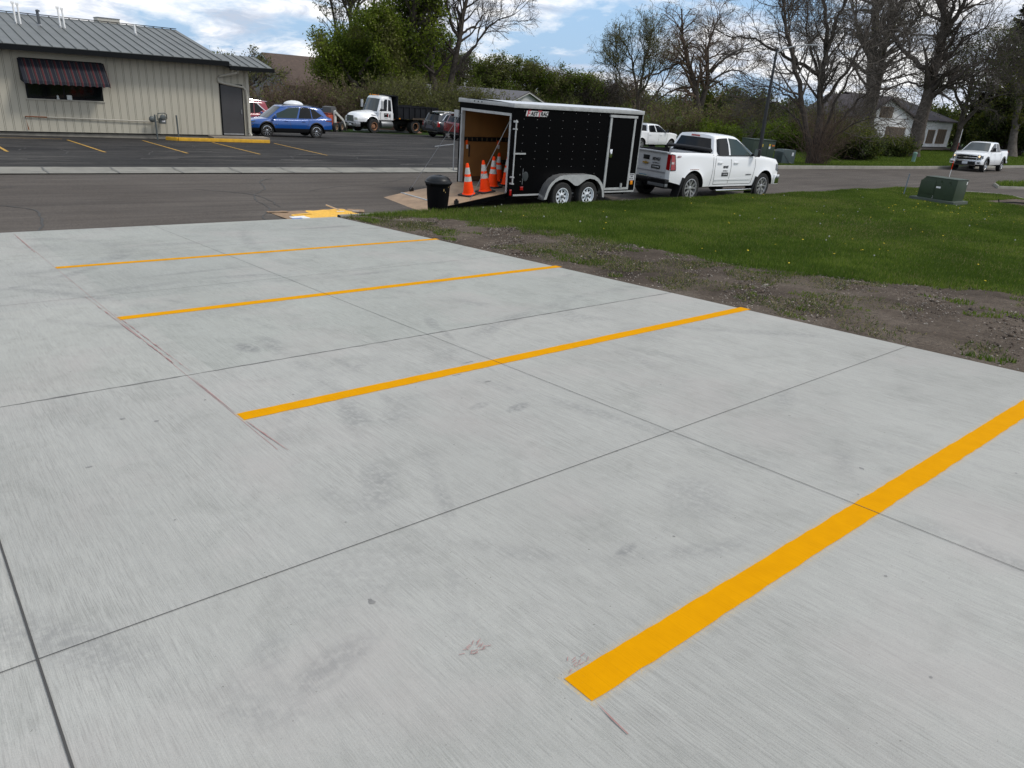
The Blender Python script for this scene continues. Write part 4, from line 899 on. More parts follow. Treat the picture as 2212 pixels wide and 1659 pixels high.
xs = [1.0] + xi + [3.0]
b.grid([[(x, FY - .001, fz(x)) for x in [.94] + xi + [3.05]], [(x, FY - .001, (fi(x) if 1.02 <= x <= 2.98 else .23)) for x in [.94] + xi + [3.05]]], TRIM)
b.build('fender', parent=tr, smooth=True)
b = MB(); b.box(.2, L_ + .3, .35, .45, .20, .32, DARK); b.box(.2, L_ + .3, W_ - .45, W_ - .35, .20, .32, DARK)
for x in ax: b.tube([(x, -.1, .29), (x, W_ + .1, .29)], .04, 8, DARK)
b.box(.95, 3.05, -.002, .35, .28, .42, DARK)
b.build('undercarriage', parent=tr)
WR = mat('white_wheel', (.68, .72, .76), .4)
for x in ax:
    wheel(tr, x, -.125, .29, .345, .20, .215, 'slot8', -1, WR); wheel(tr, x, W_ + .125, .29, .345, .20, .215, 'slot8', 1, WR)
b = MB(); b.lathe([(.085, 0), (.085, -.012), (.07, -.016), (.001, -.018)], 20, mat('vent_grey', (.03, .035, .038), .4), 'y', (0, 0, 0)); b.box(-.09, -.075, -.006, 0, -.14, .14, GREYM)
o = b.build('side_vent', parent=tr); o.location = (.47, 0, .77); o.scale = (1, 1, 1.35)
for x, z, w, h, m_, n_ in ((.37, .49, .045, .045, REDL, 'marker_light'), (.03, .40, .03, .07, REDL, 'marker_light'), (4.30, .56, .045, .05, AMBER, 'marker_light')):
    b = MB(); b.box(x - w, x + w, -.02 if n_ != 'x' else 0, -.001, z - h, z + h); b.build(n_, m_, tr, bevel=.004)
b = MB(); b.box(4.17, 4.41, -.004, -.001, .62, .80, mat('sticker', (.45, .46, .48), .5)); st = b.build('sticker', parent=tr)
for z, t_, s_ in ((.77, 'LOAD RANGE', .035), (.72, '7,000', .055), (.66, 'KEEP CLEAR', .035)): text('lettering', t_, s_, frame((4.29, -.006, z), (1, 0, 0), (0, 0, 1)), mat('black_print', ()), st, .8)
b = MB(); b.add([(.345, -.004, 2.15), (1.02, -.004, 2.15), (1.06, -.004, 2.27), (.37, -.004, 2.27)], [(0, 1, 2, 3)], mat('logo_plate', (.58, .58, .58), .4, .2)); lg = b.build('logo_plate', parent=tr)
F = lambda x, z: frame((x, -.008, z), (1, 0, 0), (0, 0, 1))
text('lettering', 'AST', .125, F(.60, 2.205), mat('black_print', ()), lg, 1.0, shear=.2, bold=.004); text('lettering', 'RAC', .125, F(.925, 2.205), mat('black_print', ()), lg, 1.0, shear=.2, bold=.004)
text('lettering', 'F', .20, F(.42, 2.205), mat('red_print', (.40, .03, .05), .4), lg, 1.0, shear=.2, bold=.004); text('lettering', 'T', .20, F(.755, 2.205), mat('red_print', ()), lg, 1.0, shear=.2, bold=.004)
# bars of the ramp latch folded outside
b = MB(); y = -.10
b.box(-.012, .012, y - .012, y + .012, .62, 2.06); b.box(-.02, .035, y - .02, y + .09, 2.0, 2.04); b.box(-.02, .035, y - .02, y + .09, 1.84, 1.87); b.box(-.02, .035, y - .02, y + .09, .60, .63); b.box(-.02, .035, y - .02, y + .09, .75, .78); b.build('latch_bar', TRIM, tr)
b = MB(); b.box(.03, .40, -.045, -.02, 1.285, 1.32); o = b.build('latch_arm', TRIM, tr)
b = MB(); y = W_ + .17
b.tube([(-.02, W_ + .02, 2.03), (-.02, y, 2.05), (-.02, y, .62), (-.02, W_ + .02, .64)], .016, 8); b.box(-.04, .02, W_ + .01, y + .03, 1.95, 2.12); b.tube([(-.02, y, 1.28), (-.35, y + .4, 1.18)], .014, 6); b.build('latch_bar', TRIM, tr)
# ramp + flap
rp = MB(); z0, z1, xl = .36, .115, -1.72
M = lambda x, y, dz=0: (x, y, z0 + (z1 - z0) * (-x / -xl if False else x / xl) + dz)
y0, y1 = .10, W_ - .08
rp.grid([[M(-.02, y, .012), M(xl, y, .012)] for y in lin(y0, y1, 1)], DECK); rp.grid([[M(-.02, y, -.035), M(xl, y, -.035)] for y in lin(y0, y1, 1)], BLACKP)
for y in (y0, y1): rp.grid([[M(-.02, y, .012), M(xl, y, .012)], [M(-.02, y, -.035), M(xl, y, -.035)]], BLACKP)
rp.grid([[M(xl, y0, .012), M(xl, y1, .012)], [M(xl, y0, -.035), M(xl, y1, -.035)]], TRIM)
ramp_o = rp.build('ramp', parent=tr)
b = MB(); b.grid([[(xl - .03, y0 + .02, z1 + .008), (xl - .03, y1 - .02, z1 + .008)], [(xl - .62, y0 + .02, .022), (xl - .62, y1 - .02, .022)]]); b.grid([[(xl - .03, y0 + .02, z1 - .008), (xl - .03, y1 - .02, z1 - .008)], [(xl - .62, y0 + .02, .006), (xl - .62, y1 - .02, .006)]]); b.grid([[(xl - .62, y0 + .02, .022), (xl - .62, y1 - .02, .022)], [(xl - .62, y0 + .02, .006), (xl - .62, y1 - .02, .006)]])
b.build('ramp_flap', DECK, ramp_o)
b = MB(); b.tube([(xl - .015, y0, z1 + .014), (xl - .015, y1, z1 + .014)], .014, 6); b.box(xl - .03, xl + .06, y0, y1, z1 + .014, z1 + .018); b.build('flap_hinge', TRIM, ramp_o)
for yy in (y0 + .02, y1 - .02): b = MB(); b.box(-1.50, -1.40, yy - .025, yy + .025, .155, .24); b.lathe([(.03, .0), (.03, .03), (.001, .04)], 8, None, 'z', (-1.45, yy, .24)); b.build('ramp_catch', PLASTIC, ramp_o)
b = MB(); b.box(xl + .1, -.05, y0 - .03, y0 - .001, -.0, .0)
for yy in (y0 - .02, y1 + .02): b = MB(); b.add([(-.02, yy, z0 - .0), (xl, yy, z1 - .0), (xl, yy, z1 - .07), (-.02, yy, z0 - .09), (-.02, yy + .02, z0 - .0), (xl, yy + .02, z1 - .0), (xl, yy + .02, z1 - .07), (-.02, yy + .02, z0 - .09)], [(0, 1, 2, 3), (4, 5, 6, 7), (0, 4, 5, 1), (2, 6, 7, 3), (1, 5, 6, 2)]); b.build('ramp_frame', BLACKP, ramp_o)
for y, ye in ((.10, y0 + .05), (W_ - .10, y1 - .05)): b = MB(); b.tube([(.0, y, 2.09), (-1.05 if y < 1 else -1.5, ye, .22)], .006, 5); b.build('ramp_cable', GREYM, tr)
# inside: tie-down tracks with straps
YI = W_ - .056
b = MB(); b.box(.13, 4.2, YI - .014, YI - .001, 1.38, 1.49); t1 = b.build('tie_down_track', PLASTIC, tr)
b = MB()
for k in range(24): b.box(.2 + k * .16, .225 + k * .16, YI - .017, YI - .014, 1.40, 1.47)
o = b.build('track_slots', mat('brass', (.22, .16, .08), .5, .5), t1)
b = MB(); b.box(1.1, 4.2, YI - .014, YI - .001, .80, .91); t2 = b.build('tie_down_track', PLASTIC, tr)
b = MB()
for k in range(16): b.box(1.25 + k * .16, 1.275 + k * .16, YI - .017, YI - .014, .82, .89)
b.build('track_slots', mat('brass', ()), t2)
b = MB(); b.box(.10, 4.2, YI - .03, YI - .001, .38, .50); b.build('kick_rail', mat('kick_wood', (.09, .045, .018), .7), tr)
ORG = mat('safety_orange', (.88, .10, .012), .45, emit=None)
for x, z in ((.19, 1.40), (1.22, 1.40), (1.26, .86)):
    b = MB(); b.box(x - .03, x + .03, YI - .035, YI - .02, z - .10, z + .01, ORG); b.box(x - .0, x + .05, YI - .033, YI - .022, z - .20, z - .101, WHT)
    o = b.build('tie_strap', parent=tr); tag(o, 'orange and white strap tag on the inner wall rail')
b = MB(); b.box(.27, .30, YI - .03, YI - .02, 1.0, 1.30); b.build('hanging_strap', DARK, tr)
# tongue and coupler
b = MB(); b.tube([(L_ - .1, .30, .24), (L_ + 1.35, W_ / 2, .34)], .05, 4, DARK); b.tube([(L_ - .1, W_ - .30, .24), (L_ + 1.35, W_ / 2, .34)], .05, 4, DARK); b.box(L_ + 1.2, L_ + 1.62, W_ / 2 - .06, W_ / 2 + .06, .30, .42, DARK); b.tube([(L_ + .95, W_ / 2, .08), (L_ + .95, W_ / 2, .75)], .03, 8, GREYM)
b.build('tongue', parent=tr)

# ------------------------------------------------------------------ cones
CB = mat('cone_base_rubber', (.022, .020, .019), .8, var=.4, vscale=14)
ORC = mat('cone_orange', (.95, .058, .003), .55, spec=.15, var=.08, vscale=14); REF = mat('reflective_band', (.52, .51, .47), .45, var=.12, vscale=30)
def cone():
    r = thing('traffic_cone', (0, 0, 0), 0, 'x', 'cone', 'traffic cones by the trailer')
    b = MB(); b.box(-.19, .19, -.19, .19, 0, .035); b.build('base', CB, r, bevel=.012)
    rr = lambda z: .135 - (.135 - .032) * (z - .03) / .71
    b = MB(); b.lathe([(.165, .03), (.15, .05), (rr(.05), .06), (rr(.74), .74), (rr(.74) * .7, .75), (.001, .75)], 28); b.build('body', ORC, r, smooth=True)
    for z0_, z1_ in ((.335, .445), (.505, .655)): b = MB(); b.lathe([(rr(z0_) + .002, z0_), (rr(z1_) + .002, z1_)], 28, cap=False); b.build('reflective_band', REF, r, smooth=True)
    return r
c0 = cone()
cs, sn = math.cos(-.0206), math.sin(-.0206)
def tw(x, y): return (11.597 + cs * x - sn * y, 13.702 + sn * x + cs * y)
slope = math.atan2(z0 - z1, -xl)
for i, (x, y, z, tl_, lab) in enumerate(((-.74, .63, None, 0, 'orange cone lowest on the ramp, nearest the bin'), (-.27, .59, None, 0, 'second orange cone up the ramp, at the trailer threshold'), (.28, 1.03, .372 + TZ, 1, 'orange cone just inside the trailer, behind the two on the ramp'), (1.12, 1.90, .372 + TZ, 1, 'orange cone deepest inside the trailer, against the far wall'), (.93, 1.27, .372 + TZ, 1, 'orange cone inside the trailer, half hidden by the near door post'))):
    c = c0 if i == 0 else copy_tree(c0)
    if z is None: z = z0 + (z1 - z0) * (x / xl) + .014 + TZ; c.rotation_euler = (0, -slope, rnd.uniform(-.3, .3))
    else: c.rotation_euler = (0, 0, rnd.uniform(-.5, .5))
    c.location = (*tw(x, y), z); c['label'] = lab
b = MB(); b.box(-.45, .45, -.3, .3, 0, .09, DARK); b.box(-.35, .2, -.2, .25, .09, .16, DARK); o = b.build('tool_case', parent=None, bevel=.01); o.location = (*tw(1.55, 1.55), .372 + TZ); tag(o, 'dark low tool case on the trailer floor behind the cones', 'tool case')

# ------------------------------------------------------------------ garbage can
gc = thing('garbage_can', (9.40, 13.52, .12), .2, 'black plastic garbage can with a domed lid beside the ramp and kerb', 'garbage can')
BIN = mat('bin_plastic', (.004, .004, .005), .5, spec=.06)
b = MB(); n = 40
rows = []
for r_, h_ in ((.205, 0), (.21, .02), (.225, .2), (.245, .42), (.258, .62), (.285, .63), (.288, .655), (.262, .66)):
    rows.append([((r_ + (.006 if (k % 4 < 2 and .02 <= h_ <= .6) else 0)) * math.cos(2 * math.pi * k / n), (r_ + (.006 if (k % 4 < 2 and .02 <= h_ <= .6) else 0)) * math.sin(2 * math.pi * k / n), h_) for k in list(range(n)) + [0]])
b.grid(rows); b.build('bin_body', BIN, gc, smooth=True, angle=60)
b = MB(); b.lathe([(.30, .655), (.305, .675), (.30, .69), (.27, .70), (.262, .735), (.20, .79), (.11, .815), (.001, .82)], 36); lid = b.build('lid', mat('bin_lid', (.010, .011, .013), .38, spec=.25), gc, smooth=True, angle=50)
b = MB()
for k in range(3): a = k * math.pi / 3; b.tube([(.22 * math.cos(a + t) * abs(1), .22 * math.sin(a + t), .775) if False else (.25 * c_ * math.cos(a), .25 * c_ * math.sin(a), .735 + .09 * (1 - c_ * c_)) for c_ in lin(-1, 1, 8) for t in (0,)], .008, 5)
b.build('lid_ribs', mat('bin_lid', ()), lid)
for s in (-1, 1): b = MB(); b.box(min(s * .285, s * .335), max(s * .285, s * .335), -.06, .06, .61, .66); b.build('handle', BIN, gc, bevel=.01)
for (a, z, h) in ((-1.9, .56, .05), (-1.4, .60, .015), (-1.75, .50, .02)):
    b = MB(); r_ = .262; b.add([(r_ * math.cos(a), r_ * math.sin(a), z), (r_ * math.cos(a + .04), r_ * math.sin(a + .04), z), (r_ * math.cos(a + .04), r_ * math.sin(a + .04), z - h), (r_ * math.cos(a), r_ * math.sin(a), z - h)], [(0, 1, 2, 3)]); b.build('paint_drip', mat('drip', (.7, .5, .2), .5), gc)

# ------------------------------------------------------------------ paint-covered cardboard
KRAFT = mat('cardboard', (.26, .17, .10), .9, var=.15, vscale=9); YEL = mat('spilled_yellow', (.78, .42, .03), .6, var=.18, vscale=16); WHP = mat('spilled_white', (.72, .72, .70), .6); BLP = mat('spilled_blue', (.03, .12, .40), .6)
cbz = lambda x, y: (zr(x) + .05 * (1 - (2 * (y - yn(x)) / (yf(x) - yn(x)) - 1) ** 2) - .03)
def cardboard(name, x, y, w, d, a, h, lab, pats, tilt=0.):
    o_ = thing(name, (x, y, cbz(x, y) + h), a, lab, 'cardboard', 'paint-covered cardboard at the kerb'); o_.rotation_euler[1] = tilt
    b = MB(); nx = 8
    b.grid([[(-w / 2 + w * i / nx + rnd.uniform(-.01, .01), s * d / 2 + rnd.uniform(-.02, .02), .006 + .003 * math.sin(i * 1.3)) for i in range(nx + 1)] for s in (-1, -.3, .3, 1)]); b.grid([[(-w / 2 + w * i / nx, s * d / 2, .0) for i in range(nx + 1)] for s in (-1, 1)])
    b.build('sheet', KRAFT, o_)
    for k, (px, py, r1, r2, m_) in enumerate(pats):
        b = MB(); n_ = 28; b.add([(px + r1 * max(-.92, min(.92, 1.25 * math.cos(6.283 * i / n_))) * rnd.uniform(.88, 1.06), py + r2 * max(-.92, min(.92, 1.25 * math.sin(6.283 * i / n_))) * rnd.uniform(.88, 1.06), .012 + k * .002) for i in range(n_)], [tuple(range(n_))], m_); b.build('paint_patch', parent=o_)
    return o_
cardboard('cardboard_sheet', 7.15, 14.0, 1.05, 1.15, .05, .006, 'cardboard sheet covered in bright yellow paint at the end of the concrete', [(0, .02, .51, .56, YEL), (-.12, -.46, .22, .10, BLP), (.25, .2, .1, .03, WHP)])
cardboard('cardboard_sheet', 6.35, 13.95, .75, 1.1, .08, .010, 'cardboard sheet with white, yellow and blue paint, left part of the pile', [(.12, -.14, .27, .36, YEL), (-.10, -.22, .18, .20, WHP), (-.20, -.30, .12, .09, BLP), (.02, -.46, .22, .08, WHP), (.15, .1, .2, .06, YEL)])
cardboard('cardboard_flap', 6.10, 14.45, .42, .13, -.05, .012, 'narrow bare cardboard strip at the upper left of the pile', [], .0)
cardboard('cardboard_flap', 7.80, 14.3, .36, .32, -.5, .004, 'bare cardboard corner piece at the right end of the pile', [(.0, -.1, .08, .02, WHP)])
b = MB(); b.box(-.16, .16, -.012, .012, 0, .02); o = b.build('stir_stick', mat('stick', (.55, .42, .28), .7), None); o.location = (7.28, 14.35, cbz(7.28, 14.35) + .07); o.rotation_euler = (0, .25, -.9); tag(o, 'pale paint stir stick lying on the yellow cardboard', 'stick')

# ------------------------------------------------------------------ transformer box, marker rod, posts on the lawn
GRN = mat('transformer_green', (.018, .036, .015), .5, var=.12, vscale=5)
tb = thing('transformer_box', (28.72, 10.22, .16), .05, 'dark green electrical transformer box on a grey-green pad in the lawn', 'transformer')
ty = math.radians(-92)
tb.rotation_euler = (0, 0, ty); tb.scale = (.66, .72, .98)
b = MB(); b.box(-1.25, 1.05, -.98, .66, -.15, .12); b.build('pad', mat('pad_green', (.055, .070, .054), .8, var=.15), tb, bevel=.01)
b = MB(); b.prism([(-.98, .12), (.85, .12), (.85, .84), (-.76, .84), (-.98, .68)], -.72, .50); bd = b.build('cabinet', GRN, tb, bevel=.012)
b = MB(); b.box(-.80, .88, -.75, .53, .843, .858); b.build('lid', GRN, bd, bevel=.004)
b = MB(); b.box(-.96, -.19, -.745, -.722, .26, .72); b.box(-.16, .83, -.735, -.722, .135, .83); b.build('door', GRN, bd, bevel=.006)
for x in (.1, .52): b = MB(); b.lathe([(.0001 + .06, 0), (.055, -.02), (.02, -.005), (.001, -.005)], 14, GRN, 'y', (x, -.737, .70)); b.build('lifting_boss', parent=bd)
b = MB(); b.box(-.12, .10, -.74, -.7355, .50, .56); b.build('label_plate', WHT, bd)
b = MB(); b.box(.851, .855, .35, .45, .68, .78); b.build('label_plate', WHT, bd)
for z in (.20, .14): b = MB(); b.box(-.19, -.17, -.742, -.736, z, z + .02); b.build('bolt', WHT, bd)
rod = thing('marker_rod', (29.9, 10.6, .10), 0, 'thin white and orange fibreglass marker rod behind the transformer box', 'marker rod')
for k, (za, zb2, m_) in enumerate(((0, 1.12, WHT), (1.12, 1.42, ORC), (1.42, 1.80, WHT), (1.80, 2.05, mat('rod_red', (.35, .05, .04), .5)), (2.05, 2.5, WHT))):
    b = MB(); b.tube([(-.012 * za, 0, za), (-.012 * zb2, 0, zb2)], .009, 8); b.build('rod_section', m_, rod)
b = MB(); b.tube([(0, 0, 0), (.06, 0, .83)], .022, 8); o = b.build('pipe_post', mat('blue_grey_pipe', (.12, .16, .19), .5)); o.location = (29.6, 11.9, .08); tag(o, 'short blue-grey pipe post in the lawn left of the transformer box', 'post')
b = MB(); b.tube([(0, 0, 0), (.5, -.35, .05), (1.0, -.75, .05), (1.7, -1.2, .02)], .03, 6); b.tube([(.1, 0, 0), (.08, .05, .12)], .02, 5); o = b.build('pipe_scrap', DARK); o.location = (31.6, 9.3, .17); tag(o, 'dark pipe lying on the bare patch right of the transformer box', 'pipe')
# big utility cabinets by the street lamp
uc = thing('utility_cabinet', (39.2, 24.4, zlot(39.6, 24.4) - .05), -.42, 'large dark green utility cabinet beside the street lamp', 'utility cabinet'); uc.scale = (.60, .8, .82)
b = MB(); b.box(-1.25, 1.15, -.75, .75, 0, 1.62); bd = b.build('cabinet', mat('cabinet_green', (.024, .044, .026), .55, var=.1), uc, bevel=.02)
b = MB(); b.box(-1.32, 1.22, -.82, .82, -.3, .08); b.build('pad', CURB, uc)
b = MB(); b.box(-1.28, 1.18, -.78, .78, 1.62, 1.68); b.build('lid', mat('cabinet_green', ()), bd, bevel=.01)
for x in (-.40, .35): b = MB(); b.box(x, x + .02, -.757, -.751, .1, 1.58); b.build('door_seam', DARK, bd)
b = MB(); b.box(-.30, -.16, -.758, -.751, 1.20, 1.40, mat('warn_yellow', (.6, .42, .04), .5)); b.box(.48, .66, -.758, -.751, 1.10, 1.26, WHT); b.box(.48, .66, -.758, -.751, 1.27, 1.42, mat('warn_yellow', ())); b.box(.80, 1.08, -.758, -.751, 1.28, 1.38, mat('warn_orange', (.6, .18, .02), .5)); b.build('warning_stickers', parent=bd)
uc2 = thing('utility_box', (40.9, 23.6, zlot(42, 23.5) - .05), -.42, 'low grey-green utility box right of the large green cabinet', 'utility box'); uc2.scale = (.62, .8, .85)
b = MB(); b.prism([(-.75, 0), (.65, 0), (.65, 1.0), (-.55, 1.0), (-.75, .85)], -.5, .5); bd = b.build('cabinet', mat('box_grey', (.075, .10, .095), .55, var=.1), uc2, bevel=.02)
b = MB(); b.box(-.85, .75, -.6, .6, -.3, .14); b.build('pad', mat('pad_green', ()), uc2)
b = MB(); b.box(.25, .45, -.51, -.502, .62, .85); b.build('sticker', WHT, bd)
b = MB(); b.tube([(-.7, -.53, .8), (.1, -.53, .2), (.4, -.53, .15)], .015, 5); b.build('cable', GREYM, bd)
b = MB(); b.lathe([(.17, 0), (.17, .78), (.185, .80), (.185, .90), (.15, .96), (.001, .97)], 20); o = b.build('utility_pedestal', mat('pedestal_green', (.20, .34, .28), .5), smooth=True, angle=50); o.location = (57.3, 23.0, -.1); o.scale = (.75, .75, .75); o.rotation_euler = (0, .06, 0); tag(o, 'pale green round utility pedestal on the grass before the white house', 'utility pedestal')
# street lamp
lp = thing('street_lamp', (37.2, 23.0, .35), 0, 'tall dark street lamp with a silver curved arm beside the bare trees', 'street lamp'); lp.scale = (.755,) * 3
b = MB(); b.tube([(0, 0, -.7), (-.22, 0, 4), (-.32, .0, 7.05)], [.15, .11, .075], 12); b.build('pole', mat('lamp_pole', (.035, .037, .04), .5, .4), lp, smooth=True)
b = MB(); b.lathe([(.26, -.62), (.26, -.58), (.15, -.55), (.001, -.55)], 14); b.build('base_plate', GREYM, lp)
b = MB(); b.tube([(-.32, 0, 6.75), (-.1, -.35, 7.05), (.35, -1.05, 7.30), (.75, -1.7, 7.38)], [.06, .055, .045, .04], 8); b.build('arm', TRIM, lp, smooth=True)
b = MB(); b.box(-.34, -.25, -.05, .05, 6.6, 7.0); b.build('bracket', TRIM, lp)
b = MB(); M_ = Matrix.Translation((.92, -1.95, 7.38)) @ Matrix.Rotation(-1.02, 4, 'Z'); b.box(-.28, .28, -.13, .13, -.03, .06, None, M_); b.build('lamp_head', TRIM, lp, bevel=.02)
# ------------------------------------------------------------------ beige metal building
def m_siding():
    M, t, b, co = newmat('beige_siding')
    n = noise(t, co, 1., 5, .6, (1.2, 1, .35)); c = ramp(t, n, [(.3, (.43, .405, .330)), (.7, (.46, .434, .356))])
    g = noise(t, co, 8, 4, .6, (1, 1, .15)); c = mixc(t, .5, c, ramp(t, g, [(.35, (.95, .95, .94)), (.65, (1.02, 1.02, 1.02))]), 'MULTIPLY')
    t.links.new(c, b.inputs['Base Color']); b.inputs['Roughness'].default_value = .6; return M
SID = m_siding(); ROOFM = mat('galvanised_roof', (.125, .132, .126), .5, .15, var=.12, vscale=1.2); FASC = mat('dark_fascia', (.005, .006, .007), .5, spec=.15)
FOUND = mat('foundation_block', (.22, .205, .175), .9, var=.2, vscale=3); BEIGE = mat('beige_trim', (.44, .42, .36), .55); GROOVE = mat('siding_groove', (.15, .142, .115), .8)
YB = 35.8
bl = thing('commercial_building', (12.3, YB, -.2), 0, 'long low beige metal-sided building with a ribbed grey metal roof', 'building')
# local: x = X-12.3, y = Y-35.8, z = Z+.2
b = MB(); b.box(-19, 0, 0, 12.4, .02, 3.15, SID)
b.prism([(0, 3.15), (12.4, 3.15), (6.2, 4.42)], -19, 0, SID, 'x'); wl = b.build('wall', parent=bl)
b = MB(); b.box(0, 1.72, .002, 3.2, .02, 3.02, SID); b.build('wall', parent=bl)
b = MB(); x = -18.9; k = 0
while x < 1.65:
    if not (x > .30 and x < 1.45) and not (-7.2 < x < -4.4):
        b.box(x, x + .012, -.0025, .01, .04, 3.0 if x > 0 else 3.12)
    elif x < 0: b.box(x, x + .012, -.0025, .01, .04, 1.25)
    else: b.box(x, x + .012, -.0025, .01, 2.25, 3.0)
    x += .05 if k % 2 == 0 else .25; k += 1
b.build('siding_grooves', GROOVE, bl)
b = MB(); b.box(-19.02, 1.74, .03, 12.3, -.6, .02, FOUND); b.build('foundation', parent=bl)
b = MB(); b.box(-19, .33, -.03, .0, -.0, .03, FASC); b.build('base_flashing', parent=bl)
# roof
def slopef(y): return 3.22 + (4.50 - 3.22) * (y + .6) / 6.8
b = MB(); t_ = .05
b.prism([(-.6, slopef(-.6)), (6.2, 4.50), (13.0, 3.22), (13.0, 3.17), (6.2, 4.45), (-.6, slopef(-.6) - t_)], -19.3, .62, ROOFM, 'x')
x = -19.1
while x < .62:
    b.prism([(-.61, slopef(-.6) + .038), (6.2, 4.538), (6.2, 4.50), (-.61, slopef(-.6))], x, x + .028, ROOFM, 'x'); x += .405
b.build('roof', parent=bl)
b = MB(); b.prism([(-.59, 3.17), (6.2, 4.448), (6.2, 4.30), (-.59, 3.02)], .621, .65, FASC, 'x'); b.box(-19.3, .62, 6.12, 6.28, 4.53, 4.56, FASC); b.build('rake_trim', parent=bl)
b = MB(); b.box(-19.3, .64, -.74, -.61, 3.00, 3.20, FASC); b.box(-19.3, .62, -.60, .0, 3.03, 3.06, FASC); b.build('gutter', parent=bl)
b = MB(); P = lambda y: 3.05 + (3.50 - 3.05) * (y + .62) / 2.1
b.prism([(-.62, 3.05), (1.48, 3.50), (3.6, 3.05), (3.6, 3.0), (1.48, 3.44), (-.62, 2.99)], .66, 2.66, ROOFM, 'x')
x = .75
while x < 2.66: b.prism([(-.63, 3.085), (1.48, 3.535), (1.48, 3.50), (-.63, 3.05)], x, x + .028, ROOFM, 'x'); x += .405
b.build('side_roof', parent=bl)
b = MB(); b.box(.66, 2.70, -.76, -.63, 2.86, 3.03, FASC); b.prism([(-.62, 2.985), (1.48, 3.435), (1.48, 3.33), (-.62, 2.86)], 2.661, 2.70, FASC, 'x'); b.box(.66, 2.66, -.62, -.0, 2.90, 2.93, BEIGE); b.build('side_gutter', parent=bl)
# window + awning
wn = MB(); wn.box(-7.17, -4.45, -.03, -.003, 1.28, 2.62, FASC); win = wn.build('window', parent=bl)
for u0, u1 in ((-7.10, -5.90), (-5.83, -4.52)): b = MB(); b.box(u0, u1, -.036, -.031, 1.35, 2.56); b.build('pane', mat('cafe_glass', (.006, .008, .009), .05, spec=.4), win)
b = MB(); b.box(-7.22, -4.40, -.05, -.003, 1.235, 1.278); b.build('sill', BEIGE, win)
b = MB(); b.lathe([(.05, 0), (.055, .03), (.03, .08), (.045, .13), (.001, .17)], 12); o = b.build('figurine', mat('white_ceramic', (.6, .65, .64), .4), win); o.location = (-6.12, -.09, 1.28)
b = MB(); b.box(-5.80, -5.62, -.12, -.04, 1.28, 1.46); b.build('white_pot', mat('white_ceramic', ()), win, bevel=.02)
def m_awn():
    M, t, b, co = newmat('striped_canvas'); sp = nd(t, 'ShaderNodeSeparateXYZ'); t.links.new(co, sp.inputs[0])
    f = mth(t, 'FRACT', mth(t, 'MULTIPLY', mth(t, 'ADD', sp.outputs[0], 20.), 1 / .255))
    r = nd(t, 'ShaderNodeValToRGB'); r.color_ramp.interpolation = 'CONSTANT'; e = r.color_ramp.elements
    stops = [(0, (.006, .008, .016)), (.30, (.09, .082, .078)), (.335, (.005, .010, .013)), (.50, (.060, .008, .012)), (.74, (.09, .082, .078)), (.775, (.006, .008, .016))]
    while len(e) < len(stops): e.new(.5)
    for i, (p, c) in enumerate(stops): e[i].position = p; e[i].color = (*c, 1)
    t.links.new(f, r.inputs[0]); t.links.new(r.outputs[0], b.inputs['Base Color']); b.inputs['Roughness'].default_value = .9; return M
AW = m_awn(); b = MB(); xs_ = lin(-7.30, -4.30, 60)
rows = [[(x * (1) + (0), y_ + .0, z_) for x in xs_] for y_, z_ in ((-.01, 2.72), (-.09, 2.73), (-.15, 2.68), (-.50, 2.30), (-.80, 1.97))]
rows.append([(x, -.82, 1.83 + .035 * abs(math.sin(math.pi * (x + 7.3) / .25))) for x in xs_]); b.grid(rows)
for x in (-7.30, -4.30): b.add([(x, -.01, 2.72), (x, -.09, 2.73), (x, -.15, 2.68), (x, -.50, 2.30), (x, -.80, 1.97), (x, -.80, 1.86), (x, -.01, 1.95)], [(0, 1, 2, 3, 4, 5, 6)])
aw = b.build('awning', AW, bl, recalc=False)
b = MB(); b.box(-7.25, -4.35, -.02, -.003, 2.70, 2.76); b.build('awning_rail', FASC, aw)
# door, step, downspout
b = MB(); b.box(.36, 1.42, -.035, .0, .03, 2.26, FASC); df = b.build('door_frame', parent=bl)
b = MB(); b.box(.41, 1.37, -.050, -.036, .06, 2.21); d_ = b.build('door', mat('grey_door', (.045, .045, .048), .5, var=.1, vscale=2), df)
b = MB(); b.box(.42, 1.36, -.056, -.051, .06, .11); b.build('kick_plate', ALU, d_)
b = MB(); b.box(1.27, 1.32, -.075, -.051, .98, 1.18); b.build('door_handle', GREYM, d_)
b = MB(); b.tube([(.80, -.66, 3.02), (.80, -.66, 2.86), (.80, -.60, 2.80)], .055, 8); b.tube([(1.02, -.70, 2.86), (1.02, -.66, 2.76), (.60, -.20, 2.62), (.40, -.08, 2.56), (.30, -.08, 2.47), (.34, -.08, 2.33), (.55, -.08, 2.27), (1.30, -.08, 2.17), (1.47, -.08, 2.14), (1.56, -.08, 2.02), (1.60, -.08, 1.6), (1.60, -.08, .18), (1.68, -.20, .04)], .052, 8); b.build('downspout', BEIGE, bl, smooth=True)
b = MB(); b.box(1.60, 1.735, -.02, .0, .02, 2.9); b.build('corner_trim', BEIGE, bl)
